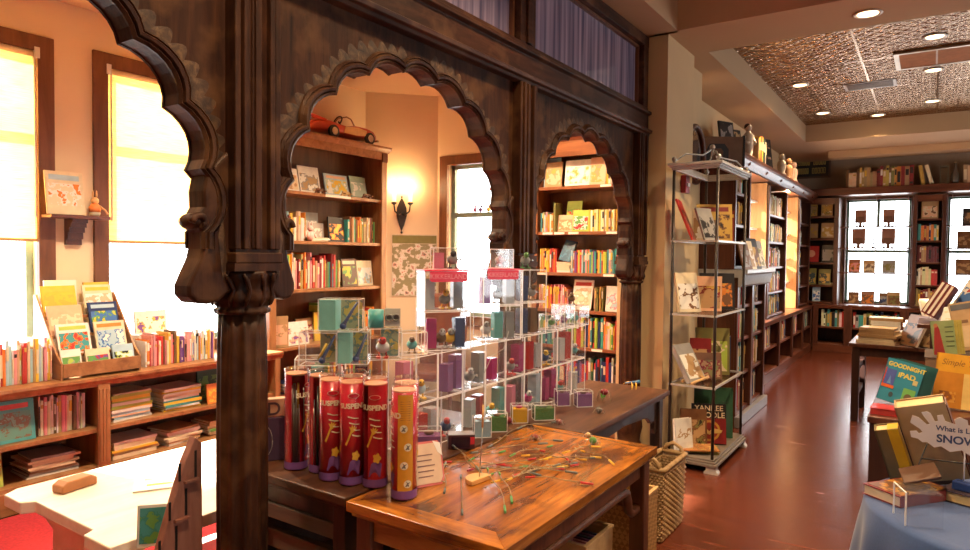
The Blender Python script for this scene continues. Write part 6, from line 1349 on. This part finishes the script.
for k, (px, rz, w, h, c_, l) in enumerate(((-.16, -58, .28, .30, [BRN, PAL['black'], BRN], 'dark brown book leaning on the pale stack at the table corner'), (-.05, -58, .28, .30, [TAN, BRN, TAN], 'tan book leaning behind the dark brown leaning one'), (.06, -58, .26, .29, [TAN, CRE, PAL['gold']], 'thin gold tan book leaning behind the tan one'))):
    face((px, 7.22, .751), rz, w, h, .03, c_, l, 24, 180 + k, group=GA)
face((.10, 7.56, .9045), 20, .30, .30, .05, [CRE, CRE, W_], 'open cream book propped above the leaning books on the dark table', 38, 184, group=GA, pic=False)
boxo('book_riser', (-.10, .24, 7.40, 7.60, .751, .90), plain((.30, .2, .12), .6)); tag(bpy.data.objects['book_riser'], 'brown riser under the open cream book', 'display riser'); boxo('riser_top', (-.175, .175, -.105, .105, 0, .004), plain((.34, .22, .13), .6), bpy.data.objects['book_riser'], 0, (.07, 7.5, .9))
# middle cabinet table with big picture books
mt_ = thing('book_table', 'dark wooden table of picture books between the cloth table and the dark table', 'table', (.40, 4.80, 0))
boxo('tabletop', (-.67, .66, -.70, .70, .665, .70), MAH, mt_, .004)
boxo('cabinet_body', (-.66, .62, -.68, .68, .06, .665), MAHD, mt_, .004); boxo('plinth', (-.665, .63, -.69, .69, 0, .06), MAH, mt_)
GMT = 'books on the picture book table'
IP = (.035, .24, .34)
def bigbook(loc, rz, w, h, t, col, label, lean, roll=0, group=GMT, pm=PAGEW):
    o = MB().box(-w / 2, w / 2, -t, -t + .004, 0, h).box(-w / 2, w / 2, -.004, 0, 0, h).box(-w / 2, -w / 2 + .006, -t, 0, 0, h).build('picture_book', plain(col, .32, coat=.2), None, loc)
    o.rotation_euler = (Matrix.Rotation(R(rz), 3, 'Z') @ Matrix.Rotation(R(-lean), 3, 'X') @ Matrix.Rotation(R(roll), 3, 'Y')).to_euler()
    boxo('page_block', (-w / 2 + .006, w / 2 - .004, -t + .004, -.004, .004, h - .005), pm, o)
    return tag(o, label, 'book', group)
WD = plain((.74, .50, .25), .5); GR2 = 'books on the cloth table'
def boxbook(loc, rz, w, d, t, col, label, edge=None, ang=(0, 0)):
    o = MB().box(-w / 2, w / 2, 0, d, 0, .003).box(-w / 2, w / 2, 0, d, t - .003, t).box(w / 2 - .004, w / 2, 0, d, 0, t).build('hardback', plain(col, .4), None, loc, (R(ang[0]), R(ang[1]), R(rz)))
    boxo('page_block', (-w / 2 + .004, w / 2 - .004, .004, d - .004, .003, t - .003), edge or PAGEW, o); return tag(o, label, 'book', GR2)
# goodnight ipad (front copy with its picture, copies behind it)
Q = (-.160, 4.42, .727)
for k in range(3, -1, -1):
    p = Vector(Q) + Vector((.020 * k, .020 * k, -.003 * k))
    lab = 'teal Goodnight iPad picture book, front copy, tilted against its copies' if k == 0 else f'dark teal copy of the tablet picture book, {ORD[k - 1]} behind the front copy'
    o = bigbook(p, 4, .185, .245, .016, IP if k == 0 else (.02, .10, .10), lab, 14, 14)
    if k == 0:
        f = -.0172; YT = plain((.72, .58, .08), .45)
        text('GOODNIGHT', .034, YT, o, (.008, f, .214), name='title_lettering', bold=.0012, sx=.86); text('iPAD', .040, YT, o, (.020, f, .165), name='title_lettering', bold=.0012)
        boxo('night_window', (-.082, -.032, f - .001, f + .002, .088, .185), plain((.07, .10, .34), .4), o); MB().prism([(-.066, .10), (-.056, .15), (-.046, .10)], f - .0018, f - .0008, 'xz').build('window_figure', plain((.12, .25, .5), .4), o)
        boxo('orange_sill', (-.088, -.026, f - .0018, f + .002, .076, .094), plain((.60, .13, .03), .4), o); boxo('red_frame', (-.088, -.082, f - .001, f + .002, .088, .19), plain((.45, .06, .03), .4), o)
        boxo('green_tablet', (.022, .082, f - .001, f + .002, .025, .100), plain((.16, .42, .10), .4), o); MB().prism([(.052 + .019 * math.cos(R(a)), .050 + .022 * math.sin(R(a))) for a in range(0, 360, 24)], f - .0018, f - .0008, 'xz').build('tablet_figure', plain((.14, .10, .05), .4), o)
        MB().prism([(-.030 + .011 * math.cos(R(a)), .042 + .016 * math.sin(R(a))) for a in range(0, 360, 24)], f - .001, f, 'xz').build('round_device', plain((.05, .07, .08), .4), o); boxo('small_screen', (.055, .078, f - .001, f + .002, .128, .156), plain((.5, .45, .2), .4), o)
o = boxbook((-.175, 4.17, .701), -4, .18, .15, .034, (.42, .02, .02), 'bright red book lying flat before the tilted teal copies', plain((.42, .04, .035), .6))
boxo('cover_print', (-.07, .07, .02, .12, .034, .0352), plain((.46, .03, .03), .3), o)
# simple times
o = bigbook((.155, 4.58, .705), -3, .27, .305, .03, (.66, .33, .03), 'orange yellow Simple Times book standing behind the brown backed book', 12, 3)
text('Simple Times', .048, plain((.25, .12, .03), .5), o, (.0, -.0312, .255), name='title_lettering', shear=.3, sx=.85)
boxo('pale_panel', (.0, .130, -.0312, -.029, .0, .20), plain((.72, .50, .16), .4), o); boxo('amber_panel', (-.133, .0, -.0310, -.029, .0, .20), plain((.52, .20, .02), .4), o)
fg_ = MB(); fg_.prism([(.06, .03), (.055, .09), (.065, .15), (.085, .15), (.10, .10), (.09, .03)], -.0325, -.0312, 'xz'); fg_.build('printed_figure', plain((.60, .34, .22), .4), o)
MB().prism([(.075 + .014 * math.cos(R(a)), .168 + .017 * math.sin(R(a))) for a in range(0, 360, 24)], -.0325, -.0312, 'xz').build('printed_head', plain((.35, .16, .07), .4), o); boxo('printed_pattern', (-.11, -.03, -.0322, -.0308, .03, .09), art([(.25, .08, .02), (.52, .20, .02), (.6, .3, .05)], 3, 40), o)
rz_ = boxo('book_riser', (-.02, .9, 4.98, 5.46, .701, .935), plain((.18, .11, .07), .6)); tag(rz_, 'long dark riser at the back of the picture book table', 'display riser'); boxo('felt_top', (-.465, .465, -.245, .245, 0, .003), plain((.08, .05, .04), .8), rz_, 0, (.44, 5.22, .935))
# green comics standing behind
for k in range(4):
    o = bigbook((.085 + .014 * k, 5.07 + .018 * k, .951), -6, .125, .215, .010, (.22, .28, .12) if k == 0 else (.45, .36, .08), ('green comic with a red robed figure, front copy on the long dark riser' if k == 0 else f'yellow edged comic copy, {ORD[k - 1]} behind the front green comic'), 10, -8)
    if k == 0:
        MB().prism([(-.058, .0), (-.052, .08), (-.042, .17), (-.026, .195), (-.016, .16), (-.008, .08), (-.0, .015), (-.004, .0)], -.0115, -.010, 'xz').build('robed_figure', plain((.24, .02, .02), .4), o); MB().prism([(-.034 + .011 * math.cos(R(a)), .186 + .013 * math.sin(R(a))) for a in range(0, 360, 30)], -.0125, -.0112, 'xz').build('printed_head', plain((.35, .14, .07), .4), o)
        for q in range(5): boxo('print_line', (.012, .055, -.0115, -.010, .05 + q * .03, .056 + q * .03), plain((.06, .08, .03), .5), o)
o = bigbook((-.08, 4.72, .706), -10, .16, .15, .03, PAL['white'], 'white backed book lying tilted behind the teal copies', 55, 0); boxo('cover_print', (-.06, .06, -.0315, -.029, .02, .1), plain((.25, .25, .24), .5), o)
o = bigbook((.18, 4.78, .706), 4, .26, .20, .03, (.35, .33, .3), 'grey book with a black band lying tilted behind the orange yellow book', 55, 0); boxo('black_band', (-.13, .13, -.0315, -.029, .10, .15), BLACK, o)
# tan page and striped books farther back
o = bigbook((.335, 5.36, .985), -10, .36, .32, .02, (.42, .28, .15), 'large tan page in a dark topped frame standing at the back of the table', 12, -14)
boxo('dark_heading', (-.17, .17, -.0215, -.019, .27, .308), plain((.10, .10, .11), .5), o)
for q in range(4): boxo('print_mark', (-.13 + q * .08, -.09 + q * .08, -.0215, -.019, .18 + .03 * (q % 2), .20 + .03 * (q % 2)), plain((.16, .09, .05), .5), o)
for q in range(3): boxo('sheet', (-.15 + q * .10, -.07 + q * .10, -.0212, -.019, .02, .16), plain((.52, .38, .22), .5), o)
GSB = 'maroon books tilted on the tall stand'
RM = Matrix.Rotation(R(-12), 3, 'Z') @ Matrix.Rotation(R(27), 3, 'Y') @ Matrix.Rotation(R(-10), 3, 'X')
for k in range(3):
    p = Vector((-.062, 5.96, 1.160)) + RM @ Vector((.0325 * k, 0, 0))
    o = book('hardback', .032, .27, .20, (.20, .03, .028), p, 0, f'maroon book with pale page edges, {ORD[k]} of the tilted three counted from the aisle', group=GSB, bcol=PAL['brown'])
    o.rotation_euler = RM.to_euler()
    boxo('pale_fore_edge', (.008, .024, -.0045, -.003, .01, .26), PAGEW, o)
bt = thing('tall_stand', 'tall dark stand of tilted books behind the picture book table', 'display stand', (.50, 6.05, 0)); boxo('body', (-.50, .5, -.26, .3, .05, 1.05), MAHD, bt, .004); boxo('top', (-.58, .55, -.30, .34, 1.05, 1.08), MAH, bt, .004); boxo('plinth', (-.52, .52, -.28, .32, 0, .05), MAH, bt)
for k, (x, y, z, w, h, c_, l, rz, ln, rl) in enumerate(((.20, 6.15, 1.12, .20, .30, [W_, PAL['blue'], W_, R_], 'white book with blue and red print leaning on the tall stand', -20, 18, 22), (.34, 6.22, 1.12, .20, .32, [W_, PAL['navy'], W_], 'white and navy book leaning behind the blue and red one', -20, 18, 26), (.52, 6.0, 1.082, .25, .30, [CRE, W_, TAN], 'cream book standing at the far end of the tall stand', -15, 12, 0), (.16, 5.84, 1.082, .20, .16, [W_, CRE, W_], 'white book lying low before the tilted books on the tall stand', -10, 50, 0))):
    face((x, y, z), rz, w, h, .02, c_, l, ln, 190 + k, group='books on the tall stand', roll=rl)
lp = thing('desk_lamp', 'black lamp arm rising from the tall stand', 'lamp', (.60, 6.25, 1.081)); MB().lathe([(.07, 0), (.07, .015), (.02, .025)], 18).build('base', BLACK, lp); MB().tube([(0, 0, .02), (.04, 0, .25), (-.12, -.06, .42)], .012, 8).build('arm', BLACK, lp); MB().lathe([(.03, .08), (.06, 0)], 16).build('shade', BLACK, lp, (-.14, -.07, .36), (0, R(35), 0))

# round cloth table
CXT, CYT = .265, 2.62
rt = thing('round_table', 'small round table under a blue grey cloth in the front corner of the shop', 'table', (CXT, CYT, 0))
MB().lathe([(.41, .715), (.42, .73), (.41, .742)], 64).build('tabletop', MAH, rt)
MB().lathe([(.05, .0), (.04, .35), (.07, .71)], 20).build('pedestal', MAHD, rt); MB().lathe([(.28, 0), (.26, .03), (.08, .05)], 24).build('foot', MAHD, rt)
m, nt, b = new_mat('blue_grey_cloth'); tc = nt.nodes.new('ShaderNodeTexCoord'); n = nt.nodes.new('ShaderNodeTexNoise'); n.inputs['Scale'].default_value = 120; n.inputs['Detail'].default_value = 2
r = nt.nodes.new('ShaderNodeValToRGB'); r.color_ramp.elements[0].color = (.015, .050, .18, 1); r.color_ramp.elements[1].color = (.026, .078, .25, 1); nt.links.new(tc.outputs['Object'], n.inputs['Vector']); nt.links.new(n.outputs['Fac'], r.inputs['Fac']); nt.links.new(r.outputs['Color'], b.inputs['Base Color']); b.inputs['Roughness'].default_value = .75; b.inputs['Sheen Weight'].default_value = .3
cl = MB(); prof = [(0, .747), (.2, .747), (.40, .747), (.432, .745), (.441, .735)] + [(.443 + .085 * k / 8, .73 - .70 * k / 8) for k in range(1, 9)]; nn = 160; vs = []
for i, (r_, z) in enumerate(prof):
    f_ = max(0, (i - 4) / 8)
    for k in range(nn):
        a = 2 * math.pi * k / nn; q = r_ + f_ ** .7 * (.034 * math.sin(a * 13 + .5 * math.sin(a * 3)) + .014 * math.sin(a * 5)); vs.append((q * math.cos(a), q * math.sin(a), z))
cl.add(vs, [(i * nn + k, i * nn + (k + 1) % nn, (i + 1) * nn + (k + 1) % nn, (i + 1) * nn + k) for i in range(len(prof) - 1) for k in range(nn)], 0, True)
clo = tag(cl.build('tablecloth', m, None, (CXT, CYT, 0)), 'blue grey cloth draped in folds over the round table', 'tablecloth')
ZR = .7485; GR2 = 'books on the cloth table'
WD = plain((.74, .50, .25), .5)
o = boxbook((-.120, 2.537, ZR), -36, .14, .235, .036, (.20, .02, .02), 'dark red book with pale page edges lying at the edge of the cloth table', plain((.66, .56, .42), .7))
boxo('cover_picture', (-.062, .062, .01, .225, .036, .0372), art([(.14, .06, .03), (.40, .17, .03), (.5, .3, .05), (.08, .05, .03)], 8, 30), o)
# acrylic riser in front of it
ar = thing('acrylic_riser', 'clear acrylic bridge riser standing before the dark red book', 'display riser', (-.017, 2.406, ZR), -70)
rp = MB(); rp.box(-.05, .05, -.05, .05, .097, .10); rp.build('top_sheet', ACRYL, ar); lg_ = MB()
for x in (-.05, .05): MB().box(x - .0012, x + .0012, -.05, .05, 0, .10).build('side_sheet', ACRYL, ar)
eg = MB()
for x in (-.05, .05): eg.box(x - .0022, x + .0022, -.052, -.048, 0, .10)
eg.box(-.05, .05, -.052, -.048, .097, .1008); eg.build('polished_edge', EDGE, ar)
# books standing on the cloth table, seen from the back
o = bigbook((.052, 2.87, ZR + .044), 4, .15, .30, .06, (.42, .30, .17), 'big brown backed book with pale wood toned page edges leaning on the cloth table', -18, -17, GR2, WD)
boxo('side_board', (.0752, .079, -.058, -.002, .0, .29), plain((.15, .05, .025), .4), o); boxo('foot_block', (-.05, .05, -.05, 0, -.022, -.002), plain((.1, .05, .03), .5), o)
o2 = bigbook((-.070, 2.86, ZR + .014), 2, .075, .205, .05, (.17, .13, .06), 'olive and yellow book leaning beside the big brown backed one', -16, -16, GR2, WD); boxo('yellow_back', (.004, .0380, -.0512, .0005, .0, .204), plain((.66, .43, .02), .4), o2)
o3 = bigbook((.262, 2.94, ZR + .012), 6, .15, .215, .05, (.05, .06, .14), 'navy book with pale page edges leaning behind the splat sign', -8, -8, GR2, WD); boxo('spine_strip', (-.0775, -.075, -.048, -.002, 0, .21), plain((.03, .04, .1), .4), o3)
o4 = bigbook((.160, 2.86, ZR + .008), 8, .04, .24, .04, (.14, .045, .025), 'dark red brown book standing edge on behind the splat sign', 10, -10, GR2, WD); boxo('gilt_line', (-.018, .018, -.0412, -.039, .18, .186), plain((.4, .22, .06), .4), o4)
wp = P(1, 2.62, 920, 474)
wf_ = boxo('leather_folder', (-.055, .055, -.045, .045, 0, .010), plain((.10, .042, .02), .5), None, .003, (wp.x, 2.63, wp.z - .005), (R(16), R(-20), R(8))); tag(wf_, 'brown leather folder propped on the dark red book', 'folder'); boxo('inner_sheet', (-.05, .05, -.04, .04, -.003, 0), plain((.12, .055, .03), .5), wf_)
es = thing('wire_easel', 'black wire easel behind the brown leather folder', 'book stand', (.06, 2.73, ZR), 10)
for x in (-.10, .08): MB().tube([(x, -.04, .039), (x + .015, -.02, .10), (x + .04, -.005, .17)], .0028, 6).build('wire_leg', BLACK, es)
MB().tube([(-.08, -.016, .12), (.10, -.016, .12)], .0028, 6).build('cross_wire', BLACK, es)
o = boxbook((.130, 2.632, ZR), -22, .20, .12, .036, (.05, .035, .05), 'dark book with cream page edges lying under the splat sign', plain((.68, .52, .26), .7)); boxo('cover_print', (-.09, .09, .01, .11, .036, .0372), plain((.06, .04, .05), .4), o)
bp_ = P(2, ZR + .0375, 964, 493)
bb = boxo('blue_block', (-.028, .028, -.02, .02, 0, .028), plain((.02, .05, .20), .4), None, .003, (bp_.x, bp_.y + .03, ZR + .0378), (0, 0, R(-22))); tag(bb, 'small blue block holding the stem of the splat sign', 'sign base'); boxo('slot', (-.02, .02, -.002, .002, .0275, .0285), BLACK, bb)
# splat shaped sign
SPX, SPY, SPZ = .105, bp_.y + .03, .890
sp_ = thing('splat_sign', 'white splat shaped paper sign with dark blue lettering above the cloth table', 'sign', (SPX, SPY, SPZ), 3); sp_.scale = (1.3, 1.3, 1.3)
ol = [(-.115, .040), (-.118, .055), (-.104, .058), (-.098, .052), (-.090, .056), (-.096, .064), (-.118, .078), (-.114, .098), (-.100, .094), (-.082, .078), (-.075, .080), (-.090, .100), (-.094, .108), (-.082, .112), (-.074, .108), (-.064, .088), (-.058, .090), (-.060, .104), (-.048, .108), (-.042, .092), (-.020, .086), (-.024, .098), (-.012, .106), (.004, .100), (.006, .088), (.022, .088), (.026, .102), (.042, .104), (.050, .090), (.075, .096), (.082, .112), (.10, .106), (.094, .088), (.115, .074), (.13, .05), (.11, .034), (.085, .022), (.062, .024), (.050, .010), (.034, .020), (.012, .010), (-.006, .022), (-.030, .014), (-.050, .026), (-.064, .020), (-.080, .032), (-.090, .030), (-.100, .038)]
MB().prism(ol, -.0012, .0012, 'xz').build('splat_card', plain((.66, .60, .62), .6, var=.02), sp_)
NVY = plain((.04, .06, .16), .5)
text('What is Lo', .018, NVY, sp_, (-.062, -.0016, .072), name='sign_lettering', bold=.0004, align='LEFT'); text('SNOWS', .028, NVY, sp_, (-.060, -.0016, .045), name='sign_lettering', bold=.0008, align='LEFT')
sx_ = (bp_.x - SPX) / 1.3
MB().tube([(sx_, .004, .05), (sx_, .004, (ZR + .066 - SPZ) / 1.3)], .002, 6).build('stem', EDGE, sp_)

# ------------------------------------------------------------------ leave out shelf books the photograph shows nothing of, then number the rest along each row
from mathutils.bvhtree import BVHTree
bpy.context.view_layer.update(); SEE = ('window_glass', 'acrylic', 'clear_plastic', 'coloured_plastic'); BV = []; BF = []; BO = []
for o in list(C.objects):
    if o.type != 'MESH' or (o.material_slots and o.material_slots[0].material.name.startswith(SEE)): continue
    k0 = len(BV); mw = o.matrix_world; BV += [mw @ v.co for v in o.data.vertices]
    for p in o.data.polygons: BF.append([k0 + i for i in p.vertices]); BO.append(o)
TREE = BVHTree.FromPolygons(BV, BF)
def seen(o, eye):
    cs = [o.matrix_world @ Vector(c) for c in o.bound_box]; ctr = sum(cs, Vector()) / 8
    for k in range(20):
        u, v = ((k % 2) * .8 + .1, (k // 2) / 9 * .94 + .03)
        for w_ in (.02, .5):
            q = cs[0] + (cs[4] - cs[0]) * u + (cs[3] - cs[0]) * w_ + (cs[1] - cs[0]) * v   # bound_box: 0-4 is x, 0-3 is y, 0-1 is z
            d = (q - eye); d.normalize(); loc, nor, ix, ds = TREE.ray_cast(eye, d)
            if loc is not None and (BO[ix] == o or BO[ix].parent == o): return True
    return False
GONE = []; EYES = [Vector((0, 0, EYE)), Vector((.35, .1, EYE)), Vector((-.35, -.1, EYE))]
for reg in ROWS:
    n = 0
    for o, a, b in reg:
        if a.find('slim') < 0 and b.find('ledge') < 0 and not any(seen(o, e) for e in EYES):
            GONE += list(o.children) + [o]; continue
        o['label'] = a + ORD[min(n, len(ORD) - 1)] + b; n += 1
for o in GONE: bpy.data.objects.remove(o)

# ================================================================== light
w = bpy.data.worlds.new('world'); sc.world = w; w.use_nodes = True
w.node_tree.nodes['Background'].inputs['Color'].default_value = (.93, .97, 1, 1); w.node_tree.nodes['Background'].inputs['Strength'].default_value = 7
def light(kind, name, loc, energy, col, **k):
    d = bpy.data.lights.new(name, kind); d.energy = energy; d.color = col
    for a, v in k.items(): 
        if a not in ('rot', 'portal'): setattr(d, a, v)
    o = bpy.data.objects.new(name, d); C.objects.link(o); o.location = loc; o.rotation_euler = k.get('rot', (0, 0, 0))
    if k.get('portal'): d.cycles.is_portal = True
    return o
dirn = Vector((.86, .20, -.37)); sun = light('SUN', 'sun', (-9, 0, 6), 46, (1, .93, .82), angle=R(1.0)); sun.rotation_euler = dirn.to_track_quat('-Z', 'Y').to_euler()
def portal(x, y, z, sx, sy, rot): light('AREA', 'window_daylight', (x, y, z), 1, (1, 1, 1), shape='RECTANGLE', size=sx, size_y=sy, rot=rot, portal=True)
for (a, b_, c, d) in WL: portal(-5.14, (a + b_) / 2, (c + d) / 2, d - c, b_ - a, (0, R(-90), 0))
for (a, b_, c, d) in BAYS: portal(-2.27, (a + b_) / 2, (c + d) / 2, d - c, b_ - a, (0, R(-90), 0))
for (a, b_, c, d) in RWN: portal(4.62, (a + b_) / 2, (c + d) / 2, d - c, b_ - a, (0, R(90), 0))
for (a, b_, c, d) in FW: portal((a + b_) / 2, 13.02, (c + d) / 2, b_ - a, d - c, (R(-90), 0, 0))
portal(-3.85, 5.77, 1.7, .86, 1.6, (R(-90), 0, 0))
WARM = (1.0, .71, .41)
for x, y, z, l in CANS: light('SPOT', 'can_lamp', (x, y, z - .02), 130, WARM, spot_size=R(120), spot_blend=.7, shadow_soft_size=.06)
for x, y, e in ((-.9, 1.0, 140), (-1.0, 2.6, 120), (-.4, 3.9, 150), (.8, 3.0, 100), (1.2, .8, 70), (2.6, 4, 100), (.6, -1.2, 45)): light('SPOT', 'can_lamp', (x, y, 3.47), e, WARM, spot_size=R(125), spot_blend=.8, shadow_soft_size=.07)
for x, y, e in ((-3.3, 2.0, 200), (-3.3, 3.9, 210), (-2.7, 4.6, 120), (-3.4, .3, 90)): light('SPOT', 'can_lamp', (x, y, 3.2), e, (1.0, .78, .52), spot_size=R(130), spot_blend=.8, shadow_soft_size=.07)
for y in (8.2, 10.8):
    for z in (1.50, 2.40): light('POINT', 'bay_fill', (-1.80, y - .25, z), 7, (1.0, .62, .30), shadow_soft_size=.04)  # added warm fill lights that brighten the window bays; no fixtures here
M45 = Matrix.Rotation(R(45), 3, 'Z')
for s_ in (-1, 1):
    p = Vector((scx, scy, 1.98)) + M45 @ Vector((s_ * .085, -.085, .30)); light('POINT', 'sconce_lamp', p, 9, (1, .60, .26), shadow_soft_size=.03)
sc.view_settings.view_transform = 'Standard'; sc.view_settings.look = 'None'; sc.view_settings.gamma = 1; sc.view_settings.exposure = .58
sc.cycles.max_bounces = 8; sc.cycles.diffuse_bounces = 4; sc.cycles.glossy_bounces = 4; sc.cycles.transmission_bounces = 6; sc.cycles.transparent_max_bounces = 48
sc.cycles.use_denoising = True; sc.cycles.sample_clamp_indirect = 6; sc.cycles.caustics_reflective = False; sc.cycles.caustics_refractive = False
